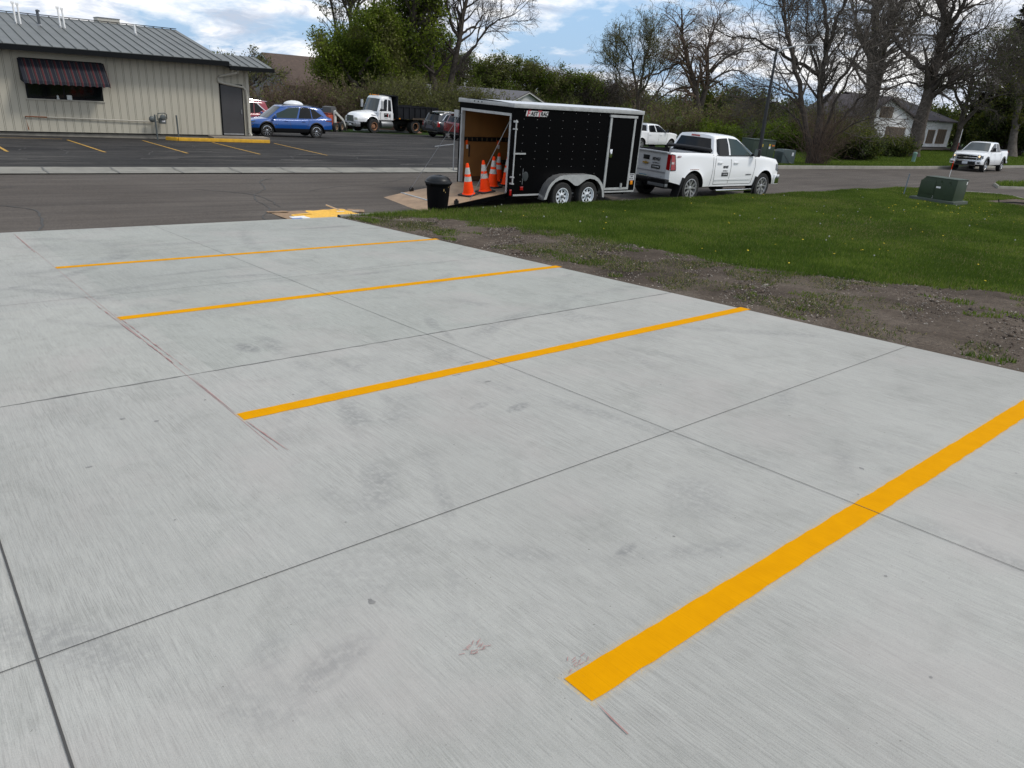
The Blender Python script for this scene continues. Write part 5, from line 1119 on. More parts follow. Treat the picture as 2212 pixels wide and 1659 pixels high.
# pipe + meter
GASG = mat('meter_grey', (.10, .115, .115), .5, .2)
b = MB(); b.tube([(-7.30, -.06, .10), (-7.35, -.06, .60), (-6.6, -.06, .59)], .022, 8, RUST); b.tube([(-6.6, -.06, .59), (-2.65, -.08, .54)], .022, 8, BEIGE); b.build('gas_pipe', parent=bl, smooth=True)
mt = thing('gas_meter', (10.0, 35.5, 0), 0, 'grey gas meter with regulator and looping pipes on the beige wall', 'gas meter')
b = MB(); b.box(-.13, .13, -.10, .10, .28, .52); b.lathe([(.12, 0), (.13, -.05), (.08, -.07), (.001, -.07)], 16, None, 'y', (0, -.10, .55)); b.build('body', GASG, mt, bevel=.03)
b = MB(); b.box(-.05, .08, -.108, -.101, .36, .46); b.build('dial', WHT, mt)
b = MB(); b.tube([(-.17, 0, .4), (-.2, 0, .62), (-.15, 0, .70), (.12, 0, .72), (.20, 0, .66), (.2, 0, .5), (.12, 0, .42)], .022, 8); b.tube([(-.42, 0, .36), (.0, 0, .34)], .02, 8); b.tube([(-.28, 0, .62), (-.28, 0, -.32)], .018, 8); b.build('pipework', GASG, mt, smooth=True)
b = MB(); b.lathe([(.11, .02), (.13, 0), (.11, -.03), (.04, -.06), (.001, -.06)], 18, None, 'y', (-.42, -.02, .46)); b.build('regulator', GASG, mt)
for x, lab in ((9.62, 'thin grey guard pipe left of the gas meter'), (10.50, 'thin grey guard pipe right of the gas meter')):
    b = MB(); b.tube([(0, 0, -.2), (-.02, 0, 1.02)], .035, 10); b.lathe([(.036, 1.02), (.02, 1.035), (.001, 1.04)], 10, None, 'z', (-.02, 0, 0)); o = b.build('guard_pipe', GASG); o.location = (x, 35.1, -.36); tag(o, lab, 'bollard')
st = MB(); st.box(-1.3, 1.3, -.42, .38, 0, .20); o = st.build('door_step', mat('step_concrete', (.20, .175, .145), .9, var=.2, vscale=3), bevel=.02); o.location = (13.25, 35.3, -.38); tag(o, 'low concrete door step in front of the grey door', 'step')
b = MB(); pts = [(10.0, 35.15), (10.35, 34.72), (14.4, 34.62)]
for i, (a_, c_) in enumerate(zip(pts, pts[1:])):
    a2, c2 = Vector((*a_, 0)), Vector((*c_, 0)); d = (c2 - a2).normalized(); n_ = Vector((-d.y, d.x, 0)) * .08
    q = [a2 + n_, c2 + n_, c2 - n_, a2 - n_]; b.add([(v.x, v.y, zlot(v.x, v.y) - .02 + i * .0) for v in q] + [(v.x, v.y, zlot(v.x, v.y) + .15 + i * .002) for v in q], [(0, 1, 2, 3), (4, 7, 6, 5), (0, 4, 5, 1), (1, 5, 6, 2), (2, 6, 7, 3), (3, 7, 4, 0)])
o = b.build('yellow_curb', KERBPAINT, bevel=.015); tag(o, 'yellow painted kerb in front of the door step', 'kerb')
# roof pipes and unit
PVC = mat('white_pvc', (.80, .80, .79), .5)
def rp_(x, Y, h, r_, m_, lab, pair=0):
    z = slopef(Y - YB) - .2; o_ = thing('vent_pipe', (x, Y, z), 0, lab, 'vent pipe', 'pipes on the metal roof')
    for k in range(1 + pair): b = MB(); b.tube([(k * .16, 0, -.05), (k * .16 - .02, 0, h - k * .03)], r_, 10); (b.lathe([(r_ * 1.5, h - .02), (r_ * 1.5, h + .04), (.001, h + .07)], 12) if m_ is not PVC else (b.box(k * .16 - .08, k * .16 + .03, -.04, .04, h - k * .03 - .06, h - k * .03 + .02) if pair else None)); b.build('pipe', m_, o_, smooth=False)
    b = MB(); b.lathe([(r_ * 2.6, -.02), (r_ * 1.4, .06), (.001, .07)], 12); b.build('flashing', GREYM, o_)
rp_(5.72, 39.5, .80, .035, PVC, 'leftmost pair of white vent pipes on the roof', 1)
rp_(6.57, 39.5, .56, .055, mat('vent_grey2', (.10, .11, .12), .5, .4), 'dark grey capped vent pipe on the roof')
rp_(7.35, 39.5, .80, .035, PVC, 'second pair of white vent pipes, right of the dark one', 1)
rp_(10.36, 39.5, .42, .045, PVC, 'single short white vent pipe near the right of the roof')
b = MB(); b.box(-.5, .5, -.4, .4, 0, .42, mat('unit_white', (.45, .43, .38), .6)); b.box(-.52, .52, -.42, .42, .42, .46, GREYM); o = b.build('rooftop_unit'); o.location = (10.4, 44.6, 4.15); tag(o, 'beige rooftop unit behind the ridge of the metal roof', 'rooftop unit')

# ------------------------------------------------------------------ dump truck
def dump_truck(loc, yaw):
    r = thing('dump_truck', loc, yaw, 'white-cab dump truck with a black steel box parked at the back of the lot', 'dump truck')
    FR, RR = 2.05, -2.05
    b = MB(); b.box(-4.0, 3.0, -.45, .45, .62, .90, DARK); b.box(RR - .3, RR + .3, -.8, .8, .40, .62, DARK); b.box(FR - .15, FR + .15, -.85, .85, .42, .58, DARK); b.build('frame', parent=r)
    # cab
    H_ = House(1.45, 2.62, (.15, .20), (1.62, 1.18), 1.00, .86, bf=.18, br=.02, crown=.07, droop=.04)
    b = MB(); H_.mesh(b, WHITE); b.box(.15, 1.58, -1.0, 1.0, .95, 1.46, WHITE); b.build('cab', parent=r, smooth=True, angle=35)
    b = MB(); panel(b, H_.wind, [(-.93, .08), (-.93, .88), (.93, .88), (.93, .08)], .01, None, Vector((1, 0, .2)), 10, 5); b.build('windshield', mat('truck_glass', (.05, .06, .06), .08, spec=.5), r, smooth=True)
    # hood
    S = Shell(1.55, 3.35, 1.0, [(1.55, 1.50), (2.4, 1.43), (3.1, 1.34), (3.28, 1.22), (3.35, 1.10)], interp([(1.55, .75), (2.9, .80), (3.35, .78)]), [(FR + .10, .52, .66)], bulf=.12, bulr=0, taper_f=.22, flare=.05, crown=.12, mid=1.0, tum=.22)
    b = MB(); S.mesh(b, WHITE); b.build('hood', parent=r, smooth=True, weld=True, angle=40)
    b = MB(); panel(b, S.front, [(-.42, .74), (-.40, 1.20), (.40, 1.20), (.42, .74)], .02, mat('grille_grey', (.10, .11, .11), .4, .5), X1, 6, 4)
    gr = b.build('grille', parent=r)
    b = MB(); [panel(b, S.front, [(y - .012, .76), (y - .012, 1.18), (y + .012, 1.18), (y + .012, .76)], .03, CHROME, X1, 1, 3) for y in (-.42, 0, .42)]; b.build('grille_bars', parent=gr)
    b = MB(); b.prism([(3.30, .45 - 1.5), (3.62, .45 - 1.3), (3.66, 0), (3.62, 1.3 - .45), (3.30, 1.5 - .45)], .44, .76, mat('bumper_grey', (.30, .31, .32), .3, .7), 'z'); b.build('bumper', parent=r, bevel=.03)
    b = MB(); b.box(3.64, 3.66, .1, .4, .52, .62, WHT); b.build('licence_plate', parent=r)
    b = MB(); b.box(3.60, 3.655, -.55, .55, .58, .68, DARK); b.build('bumper_slot', parent=r)
    for sg in (-1, 1):
        f = H_.side(sg); ou = Vector((0, sg, .1))
        b = MB(); panel(b, f, [(.12, .12), (.13, .80), (.36, .82), (.36, .12)], .01, None, ou, 4); b.build('side_window', GLASS, r)
        b = MB(); panel(b, f, [(.44, .12), (.44, .84), (.66, .84), (.80, .60), (.93, .12)], .01, None, ou, 8); b.build('side_window', GLASS, r)
        b = MB(); b.box(.42, 1.38, min(sg * 1.0, sg * 1.012), max(sg * 1.0, sg * 1.012), 1.0, 1.50); dr_ = b.build('cab_door', WHITE, r)
        b = MB(); b.box(.40, .41, min(sg * 1.0, sg * 1.016), max(sg * 1.0, sg * 1.016), 1.0, 1.5); b.box(1.385, 1.395, min(sg * 1.0, sg * 1.016), max(sg * 1.0, sg * 1.016), 1.0, 1.5); b.build('door_gap', mat('panel_gap', ()), dr_)
        b = MB(); b.box(.46, .56, min(sg * 1.01, sg * 1.03), max(sg * 1.01, sg * 1.03), 1.15, 1.38); b.build('door_handle', GLASS, dr_)
        b = MB(); b.box(.64, 1.06, min(sg * 1.01, sg * 1.018), max(sg * 1.01, sg * 1.018), 1.16, 1.44, DARK); b.box(.66, .74, min(sg * 1.01, sg * 1.022), max(sg * 1.01, sg * 1.022), 1.20, 1.40, REDL); lg_ = b.build('door_sign', parent=dr_)
        text('lettering', 'BLRBER' if False else 'LANDIS', .10, frame((.87, sg * 1.022, 1.37), (-sg, 0, 0), (0, 0, 1)), WHT, lg_, .8); text('lettering', 'USDOT 1604580', .05, frame((.86, sg * 1.022, 1.08), (-sg, 0, 0), (0, 0, 1)), DARK, lg_, .8)
        b = MB(); b.tube([(1.30, sg * 1.0, 1.55), (1.42, sg * 1.22, 1.60), (1.42, sg * 1.22, 2.35), (1.35, sg * 1.0, 2.40)], .015, 6, DARK); b.box(1.37, 1.46, min(sg * 1.14, sg * 1.34), max(sg * 1.14, sg * 1.34), 1.75, 2.30, mat('mirror_shell', (.5, .5, .5), .3)); b.build('mirror', parent=r)
        pol = [(.52, .92), (.52, 1.06), (.76, 1.05), (.78, .92)]; pol = pol if sg > 0 else [(-x, z) for x, z in pol][::-1]
        b = MB(); panel(b, S.front, pol, .025, None, X1, 2, 2); b.build('headlight', mat('lamp_clear', (.5, .5, .42), .2), r)
        b = MB(); panel(b, S.side(sg), [(1.75, 1.22), (1.85, 1.28), (2.2, 1.32), (2.15, 1.26)], .01, None, ou, 4, 1); b.build('hood_vent', DARK, r)
        b = MB(); b.lathe([(.28, -.55), (.30, -.5), (.30, .5), (.28, .55)], 18); o = b.build('fuel_tank', GREYM, r, smooth=True, angle=50); o.rotation_euler = (0, math.pi / 2, 0); o.location = (.75, sg * .78, .62)
        for k_, (xa, ya, st_) in enumerate(((FR, .98, 'steel'), (RR, .98, 'deep'), (RR, .68, 'deep'))): wheel(r, xa, sg * ya, .50, .50, .27, .29, st_, sg, mat('rusty_wheel', (.34, .17, .09), .7, var=.35, vscale=14))
    for y in (-.5, -.2, 0, .2, .5): b = MB(); b.box(1.18, 1.24, y - .04, y + .04, 2.68, 2.73); b.build('roof_marker', AMBER, r)
    # box
    BX = mat('black_box_steel', (.008, .009, .012), .55, var=.4, vscale=1.5, spec=.25)
    b = MB(); x0, x1 = -4.35, -.10
    for sg in (-1, 1):
        b.box(x0, x1, min(sg * 1.12, sg * 1.18), max(sg * 1.12, sg * 1.18), 1.12, 1.98)
        for k in range(8): b.box(x0 + .05 + k * .58, x0 + .15 + k * .58, min(sg * 1.18, sg * 1.24), max(sg * 1.18, sg * 1.24), 1.18, 1.94)
        b.box(x0, x1, min(sg * 1.18, sg * 1.25), max(sg * 1.18, sg * 1.25), 1.94, 2.0)
    b.box(x0, x1, -1.18, 1.18, 1.06, 1.12); b.box(x1 - .06, x1, -1.2, 1.2, 1.12, 2.72); b.box(x1 - .02, x1 + .5, -1.05, 1.05, 2.68, 2.74); b.box(x0, x0 + .06, -1.12, 1.12, 1.12, 1.98)
    bx_ = b.build('dump_box', BX, r)
    b = MB(); b = MB()
    for yy in (1.185, -1.26): MB().box(x0 + .02, x1 - 1.5, yy, yy + .075, 1.04, 1.16).build('side_board', mat('weathered_wood', (.055, .040, .028), .9, var=.3, vscale=5), bx_)
    b = MB(); b.box(x1 - .25, x1 - .15, 1.20, 1.25, 1.06, 1.14); b.build('marker_light', AMBER, bx_)
    b = MB(); b.box(x0 - .02, x0 + .2, .7, .74, .3, .95); b.box(x0 - .02, x0 + .2, -1.0, -.6, .3, .95); b.build('mud_flap', DARK, r)
    return r
dump_truck((31.45, 52.6, zlot(31.5, 51) + .01), math.pi + .14)
b = MB(); n = 18
b.grid([[(r_ * math.cos(2 * math.pi * k / n) * 2.6, r_ * math.sin(2 * math.pi * k / n) * 1.2, (1 - r_ ** 1.5) * .95 * (1 + .15 * math.sin(k * 2.2 + r_ * 7))) for k in list(range(n)) + [0]] for r_ in lin(0.01, 1, 7)])
o = b.build('soil_pile', mat('brown_soil', (.13, .07, .045), .95, var=.3, vscale=4, bump=.5, bscale=8), smooth=True); o.location = (33.9, 55.2, zlot(33, 55) - .05); tag(o, 'brown soil pile visible under the dump truck', 'soil pile')
b = MB(); b.box(-2.3, 2.3, -.25, .25, 0, .16); o = b.build('concrete_slab', mat('slab_grey', (.25, .27, .25), .9, var=.2), bevel=.02); o.location = (32.0, 54.3, zlot(32, 54) - .02); o.rotation_euler = (0, 0, -.18); tag(o, 'pale concrete slab lying behind the dump truck wheels', 'slab')
# skid steer loader
sk = thing('skid_steer', (26.1, 51.6, zlot(26.1, 51.6) + .02), .65, 'orange and white skid-steer loader between the blue crossover and the dump truck', 'loader', None, .86)
ORS = mat('faded_orange', (.38, .07, .035), .6, var=.25, vscale=6); SKW = mat('loader_white', (.50, .50, .47), .55, var=.15, vscale=5)
b = MB(); b.box(-1.35, -.35, -.55, .55, .35, 1.35, ORS); b.box(-1.2, -.5, -.5, .5, 1.35, 1.5, DARK); b.box(-.35, .95, -.55, .55, .30, .75, DARK); b.build('engine_body', parent=sk, bevel=.03)
b = MB(); b.prism([(-.6, 1.0), (-.55, 1.95), (.05, 2.0), (.40, 1.9), (.45, .8), (-.3, .75)], -.42, .42); b.build('cab', mat('cage_grey', (.07, .07, .072), .6), sk, bevel=.02)
for sg in (-1, 1):
    b = MB(); b.prism([(-.55, .42), (-.55, 1.65), (-.25, 1.72), (-.15, .42)], min(sg * .60, sg * .70), max(sg * .60, sg * .70)); b.build('side_panel', SKW, sk)
    b = MB(); b.prism([(-.5, 1.48), (-.45, 1.65), (.95, 1.02), (1.45, .45), (1.38, .28), (.85, .85)], min(sg * .72, sg * .82), max(sg * .72, sg * .82)); b.build('lift_arm', SKW, sk)
    for xa in (-.45, .62): wheel(sk, xa, sg * .72, .38, .38, .26, .20, 'steel', sg, mat('tan_wheel', (.32, .22, .14), .7))
b = MB(); b.prism([(1.35, .05), (1.95, .05), (1.95, .10), (1.45, .14), (1.45, .62), (1.35, .62)], -.85, .85); b.build('bucket', mat('bucket_steel', (.05, .045, .04), .6), sk)
b = MB()
for k in range(7): x, y = rnd.uniform(-.5, .5), rnd.uniform(-.3, .3); b.tube([(x, y, 0), (x + rnd.uniform(-.6, .6), y + rnd.uniform(-.3, .3), rnd.uniform(.2, 1.1)), (x + rnd.uniform(-.8, .8), y, rnd.uniform(.1, .9))], .03, 5)
o = b.build('scrap_rack', SKW); o.location = (24.9, 52.5, zlot(25, 52) + .7); tag(o, 'tangle of pale metal frames behind the roof of the blue crossover', 'scrap metal')

# ------------------------------------------------------------------ houses behind
def gable(name, loc, yaw, w, d, h, rh, wall, roof, label, cat='house', over=.35, wins=(), parts=None, base=2.):
    """w along x (ridge direction), d along y, wall height h, ridge height rh above eaves"""
    r = thing(name, loc, yaw, label, cat)
    b = MB(); b.box(-w / 2, w / 2, -d / 2, d / 2, -base, h); b.prism([(-d / 2, h), (d / 2, h), (0, h + rh)], -w / 2, w / 2, None, 'x'); b.build('wall', wall, r)
    b = MB(); o_ = over; sl = rh / (d / 2)
    b.prism([(-d / 2 - o_, h - o_ * sl + .03), (0, h + rh + .03), (d / 2 + o_, h - o_ * sl + .03), (d / 2 + o_, h - o_ * sl + .15), (0, h + rh + .16), (-d / 2 - o_, h - o_ * sl + .15)], -w / 2 - o_, w / 2 + o_, None, 'x'); rf = b.build('roof', roof, r)
    b = MB()
    for s in (-1, 1): b.prism([(-d / 2 - o_, h - o_ * sl - .12), (0, h + rh - .10), (d / 2 + o_, h - o_ * sl - .12), (d / 2 + o_, h - o_ * sl + .02), (0, h + rh + .02), (-d / 2 - o_, h - o_ * sl + .02)], s * (w / 2 + o_) - .02, s * (w / 2 + o_) + .02, None, 'x')
    b.build('barge_board', mat('barge_white', (.42, .42, .41), .6), rf)
    for (fc, u, z, ww, hh, m_) in wins:       # fc: 'f' (-y face), 'r' (+x face), 'l' (-x face)
        b = MB(); g = MB()
        if fc == 'f': b.box(u - ww / 2 - .07, u + ww / 2 + .07, -d / 2 - .06, -d / 2, z - .07, z + hh + .07); g.box(u - ww / 2, u + ww / 2, -d / 2 - .075, -d / 2 - .061, z, z + hh)
        else:
            s = 1 if fc == 'r' else -1; xx = s * w / 2
            b.box(min(xx, xx + s * .06), max(xx, xx + s * .06), u - ww / 2 - .07, u + ww / 2 + .07, z - .07, z + hh + .07); g.box(min(xx + s * .061, xx + s * .075), max(xx + s * .061, xx + s * .075), u - ww / 2, u + ww / 2, z, z + hh)
        q = b.build('window', mat('old_frame', (.16, .11, .07), .8), r); g.build('pane', m_, q)
    return r
BRS = mat('brown_shingle', (.085, .058, .045), .85, var=.2, vscale=3); PALE = mat('pale_siding', (.45, .46, .47), .7, var=.06, vscale=2); GRS = mat('grey_brown_metal_roof', (.085, .075, .078), .5, .2, var=.08)
BOARD = mat('boarded_window', (.075, .055, .040), .8, var=.3, vscale=6)
def m_clap():
    M, t, b, co = newmat('white_clapboard'); sp = nd(t, 'ShaderNodeSeparateXYZ'); t.links.new(co, sp.inputs[0])
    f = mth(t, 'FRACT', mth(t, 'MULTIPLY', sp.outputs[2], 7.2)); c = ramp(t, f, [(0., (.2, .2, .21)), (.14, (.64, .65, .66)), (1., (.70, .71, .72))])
    n = noise(t, co, 2.2, 6, .65); c = mixc(t, .7, c, ramp(t, n, [(.35, (.72, .72, .71)), (.6, (1, 1, 1))]), 'MULTIPLY'); t.links.new(c, b.inputs['Base Color']); b.inputs['Roughness'].default_value = .85; return M
CLAP = m_clap()
gable('brown_roof_house', (37.6, 82.5, -1.2), .12, 7.0, 8.0, 2.7, 2.75, mat('dim_siding', (.16, .16, .165), .8), BRS, 'house with a steep brown shingle roof behind the bare brush', wins=(('l', 0, 1.0, 1.0, 1.3, GLASS),))
gable('white_garage', (52.3, 79.0, -1.2), .6, 5.0, 4.4, 2.4, 1.15, PALE, mat('grey_shingle', (.12, .12, .125), .85), 'small white garage half hidden behind the two-trunk bare tree', 'garage')
mb_ = gable('metal_roof_building', (69.7, 87.5, -1.2), -1.25, 11.5, 9.0, 2.3, 1.25, PALE, GRS, 'white building with a brown-grey metal roof showing over the trailer', 'building', over=.4)
b = MB(); b.tube([(1.0, -1.5, 3.1), (1.0, -1.5, 4.0)], .05, 8); b.build('vent_stack', WHT, mb_)
wh = thing('white_warehouse', (131.5, 88, -1.2), .15, 'long flat white building behind the green shrubs and bare trees', 'warehouse')
b = MB(); b.box(-11, 11, -4, 4, -1, 4.45); b.build('wall', mat('warehouse_white', (.50, .53, .57), .6, var=.06, vscale=1), wh)
b = MB(); b.box(-11.2, 11.2, -4.2, 4.2, 4.45, 4.62); b.build('roof', mat('warehouse_roof', (.22, .22, .22), .6), wh)
b = MB()
for x in (-8, -4.5, -1, 3, 6.5): b.box(x, x + .15, -4.06, -4.0, 0, 4.4)
b.build('wall_seams', GREYM, wh)
# white clapboard house on the right: gabled part facing the street + lower wing
hs = thing('clapboard_house', (75.2, 34.0, -.15), 0, 'weathered white clapboard house with boarded windows behind the leaning tree', 'house')
b = MB(); b.box(-7.3, 3.5, -1.6, 4, .35, 2.9); b.prism([(-7.3, 2.9), (3.5, 2.9), (-3.2, 4.5)], -1.6, 4, None, 'y'); b.box(3.5, 12.2, -1.9 + .0, 7.5, .45, 2.9); b.build('wall', CLAP, hs)
PUR = mat('old_roof', (.060, .050, .056), .85, var=.2, vscale=2)
b = MB(); b.prism([(-7.9, 2.64), (-3.2, 4.52), (4.0, 2.74), (4.0, 2.88), (-3.2, 4.70), (-7.9, 2.80)], -1.95, 4.3, None, 'y'); b.build('roof', PUR, hs)
b = MB(); b.add([(3.2, -2.4, 2.86), (12.7, -2.4, 2.86), (12.7, 8, 2.86), (3.2, 8, 2.86), (-3.0, 2.8, 4.9), (8.6, 2.8, 4.9), (3.2, -2.4, 2.98), (12.7, -2.4, 2.98), (12.7, 8, 2.98), (3.2, 8, 2.98)], [(0, 1, 7, 6), (1, 2, 8, 7), (2, 3, 9, 8), (6, 7, 5, 4), (7, 8, 5), (8, 9, 4, 5), (9, 6, 4), (3, 2, 1, 0)]); b.build('roof', PUR, hs)
for (x0_, x1_, z0_, z1_, y, m_) in ((-4.3, -1.9, 2.95, 3.75, -1.6, BOARD), (-2.3, 1.6, .85, 2.05, -1.6, BOARD), (6.5, 8.0, .85, 2.0, -1.9, BOARD), (8.9, 10.9, .85, 2.1, -1.9, BOARD)):
    b = MB(); b.box(x0_ - .08, x1_ + .08, y - .06, y, z0_ - .08, z1_ + .08); q = b.build('window', mat('old_frame', ()), hs)
    b = MB(); b.box(x0_, x1_, y - .08, y - .061, z0_, z1_); q2 = b.build('boards', m_, q)
    b = MB()
    for k in range(4): xx = x0_ + (x1_ - x0_) * (k + .5) / 4; b.box(xx, xx + .05, y - .085, y - .081, z0_, z1_)
    b.build('board_gaps', mat('gap_light', (.18, .15, .11), .8), q2)
b = MB(); b.box(4.5, 5.6, -1.96, -1.9, .5, 2.5); b.build('door', mat('old_door', (.14, .10, .075), .8), hs)
b = MB(); b.box(-7.3, 3.5, -1.55, 7, -.6, .35); b.box(3.5, 12.2, -1.85, 7, -.6, .45); b.build('foundation', mat('old_foundation', (.05, .045, .04), .9), hs)
b = MB(); b.box(3.0, 12.4, -3.0, -1.95, .25, .38); [b.box(x, x + .15, -2.95, -2.8, -.4, .25) for x in (3.2, 5.8, 8.4, 11.0)]; b.build('porch', mat('porch_wood', (.07, .06, .05), .9, var=.3), hs)
gable('white_shed', (111, 31.0, -.1), -.3, 6, 5, 2.9, 1.6, mat('shed_white', (.55, .57, .60), .6), BRS, 'pale shed seen behind the trunk at the far right edge', 'shed')
kp = MB(); kp.box(-9, 9, -.04, .04, 0, .12); o = kp.build('curb_strip', CURB); o.location = (52, 33, -.35); tag(o, 'low pale concrete strip in the grass beside the lamp', 'kerb')
# ------------------------------------------------------------------ trees
def tubes(name, levels, m, parent, sides):
    """levels: list of (P (N,K,3), R (N,K)) -> one mesh"""
    Vs, Fs, off = [], [], 0
    for (P, Rr), S in zip(levels, sides):
        N_, K = P.shape[:2]
        if N_ == 0: continue
        T = np.gradient(P, axis=1); T /= np.linalg.norm(T, axis=2, keepdims=True) + 1e-9
        ref = np.array([.3, .2, 1.]) * np.ones_like(T); ref[np.abs(T[..., 2]) > .85] = (1, .1, 0)
        U = np.cross(T, ref); U /= np.linalg.norm(U, axis=2, keepdims=True) + 1e-9; W = np.cross(T, U)
        a = np.arange(S) * 2 * np.pi / S
        V = P[:, :, None, :] + Rr[:, :, None, None] * (U[:, :, None, :] * np.cos(a)[None, None, :, None] + W[:, :, None, :] * np.sin(a)[None, None, :, None])
        idx = off + np.arange(N_ * K * S).reshape(N_, K, S); nx = np.roll(idx, -1, axis=2)
        F = np.stack([idx[:, :-1], nx[:, :-1], nx[:, 1:], idx[:, 1:]], -1).reshape(-1, 4)
        Vs.append(V.reshape(-1, 3)); Fs.append(F); off += N_ * K * S
    return np_mesh(name, np.concatenate(Vs), np.concatenate(Fs), m, parent, smooth=True)
def resample(pts, K):
    P = np.array(pts, float); d = np.r_[0, np.cumsum(np.linalg.norm(np.diff(P, axis=0), axis=1))]; t = np.linspace(0, d[-1], K)
    Q = np.stack([np.interp(t, d, P[:, i]) for i in range(3)], 1)
    for _ in range(2): Q[1:-1] = Q[1:-1] * .5 + (Q[:-2] + Q[2:]) * .25
    return Q
def children(rg, P, Rr, n, Lf, ang, K, t0, up, wob, rf, droop=0., r_end=.25, rmin=.004, even=True):
    N_, KP = P.shape[:2]
    seg = np.linalg.norm(np.diff(P, axis=1), axis=2); Lp = seg.sum(1)
    w = Lp / Lp.sum(); pi = rg.choice(N_, n, p=w); t = t0 + (1 - t0) * rg.random(n) ** .85; f = t * (KP - 1); i0 = np.minimum(f.astype(int), KP - 2); fr = (f - i0)[:, None]
    A = P[pi, i0] * (1 - fr) + P[pi, i0 + 1] * fr; T = P[pi, i0 + 1] - P[pi, i0]; T /= np.linalg.norm(T, axis=1, keepdims=True) + 1e-9
    r0 = (Rr[pi, i0] * (1 - fr[:, 0]) + Rr[pi, i0 + 1] * fr[:, 0]) * rf
    q = rg.normal(size=(n, 3)); q -= (q * T).sum(1, keepdims=True) * T; q /= np.linalg.norm(q, axis=1, keepdims=True) + 1e-9
    an = np.radians(ang[0] + (ang[1] - ang[0]) * rg.random(n))[:, None]; D = T * np.cos(an) + q * np.sin(an)
    L = (Lf[0] + (Lf[1] - Lf[0]) * rg.random(n)) * (1.15 - .55 * t); out = np.zeros((n, K, 3)); out[:, 0] = A
    for k in range(1, K):
        D = D + rg.normal(size=(n, 3)) * wob; D[:, 2] += up - droop * k / K; D /= np.linalg.norm(D, axis=1, keepdims=True) + 1e-9
        out[:, k] = out[:, k - 1] + D * (L / (K - 1))[:, None]
    Rn = np.maximum(r0[:, None] * np.linspace(1, r_end, K)[None], rmin)
    return out, Rn
def leaves(rg, P, n, size, spread, m, parent, name='foliage', aspect=1.5, mats=None):
    N_, K = P.shape[:2]; pi = rg.integers(0, N_, n); f = rg.random(n) * (K - 1); i0 = np.minimum(f.astype(int), K - 2); fr = (f - i0)[:, None]
    A = P[pi, i0] * (1 - fr) + P[pi, i0 + 1] * fr + rg.normal(size=(n, 3)) * spread
    u = rg.normal(size=(n, 3)); u /= np.linalg.norm(u, axis=1, keepdims=True); v = rg.normal(size=(n, 3)); v -= (u * v).sum(1, keepdims=True) * u; v /= np.linalg.norm(v, axis=1, keepdims=True)
    s = size * (.6 + .8 * rg.random((n, 1))); u = u * s * aspect * .5; v = v * s * .5
    V = np.stack([A - u, A - v * .9, A + u, A + v * .9], 1).reshape(-1, 3); F = np.arange(4 * n).reshape(n, 4)
    ms = mats or [m]; mi = rg.integers(0, len(ms), n)
    if len(ms) > 1:    # light and dark clumps
        c = np.sin(A[:, 0] * 1.1 + 1.7 * np.sin(A[:, 2] * .9)) + np.sin(A[:, 1] * 1.3 + A[:, 2] * .8) + rg.normal(size=n) * .8; mi = np.clip(((c + 2) / 4 * len(ms)).astype(int), 0, len(ms) - 1)
    return np_mesh(name, V, F, None, parent, mats=ms, mi=mi)
def bark(name, c): return mat(name, c, .95, var=.35, vscale=5, bump=.5, bscale=25, spec=.1)
BK1 = bark('dark_bark', (.080, .068, .058)); BK2 = bark('grey_bark', (.125, .110, .095)); BK3 = bark('reddish_twigs', (.135, .098, .074)); BK4 = bark('olive_twigs', (.105, .098, .056))
def leafm(name, c):
    if name in MC: return MC[name]
    M = bpy.data.materials.new(name); M.use_nodes = True; t = M.node_tree; b_ = t.nodes['Principled BSDF']; b_.inputs['Base Color'].default_value = (*c, 1); b_.inputs['Roughness'].default_value = .7; b_.inputs['Specular IOR Level'].default_value = .15
    tr_ = nd(t, 'ShaderNodeBsdfTranslucent'); tr_.inputs[0].default_value = (c[0] * 1.3, c[1] * 1.35, c[2] * .8, 1); mx = nd(t, 'ShaderNodeMixShader'); mx.inputs[0].default_value = .35
    t.links.new(b_.outputs[0], mx.inputs[1]); t.links.new(tr_.outputs[0], mx.inputs[2]); t.links.new(mx.outputs[0], t.nodes['Material Output'].inputs[0]); MC[name] = M; return M
LG = [leafm('leaf_dark', (.068, .098, .014)), leafm('leaf_mid', (.108, .150, .018)), leafm('leaf_light', (.180, .225, .030))]
LB = [leafm('bud_olive', (.095, .105, .035)), leafm('bud_light', (.150, .155, .055))]
LD = [leafm('ivy_dark', (.040, .055, .016)), leafm('ivy_mid', (.068, .088, .022)), leafm('ivy_yellow', (.115, .125, .026))]
def view_axes(x, y): d = math.hypot(x, y); return np.array([y / d, -x / d, 0.]), np.array([x / d, y / d, 0.])
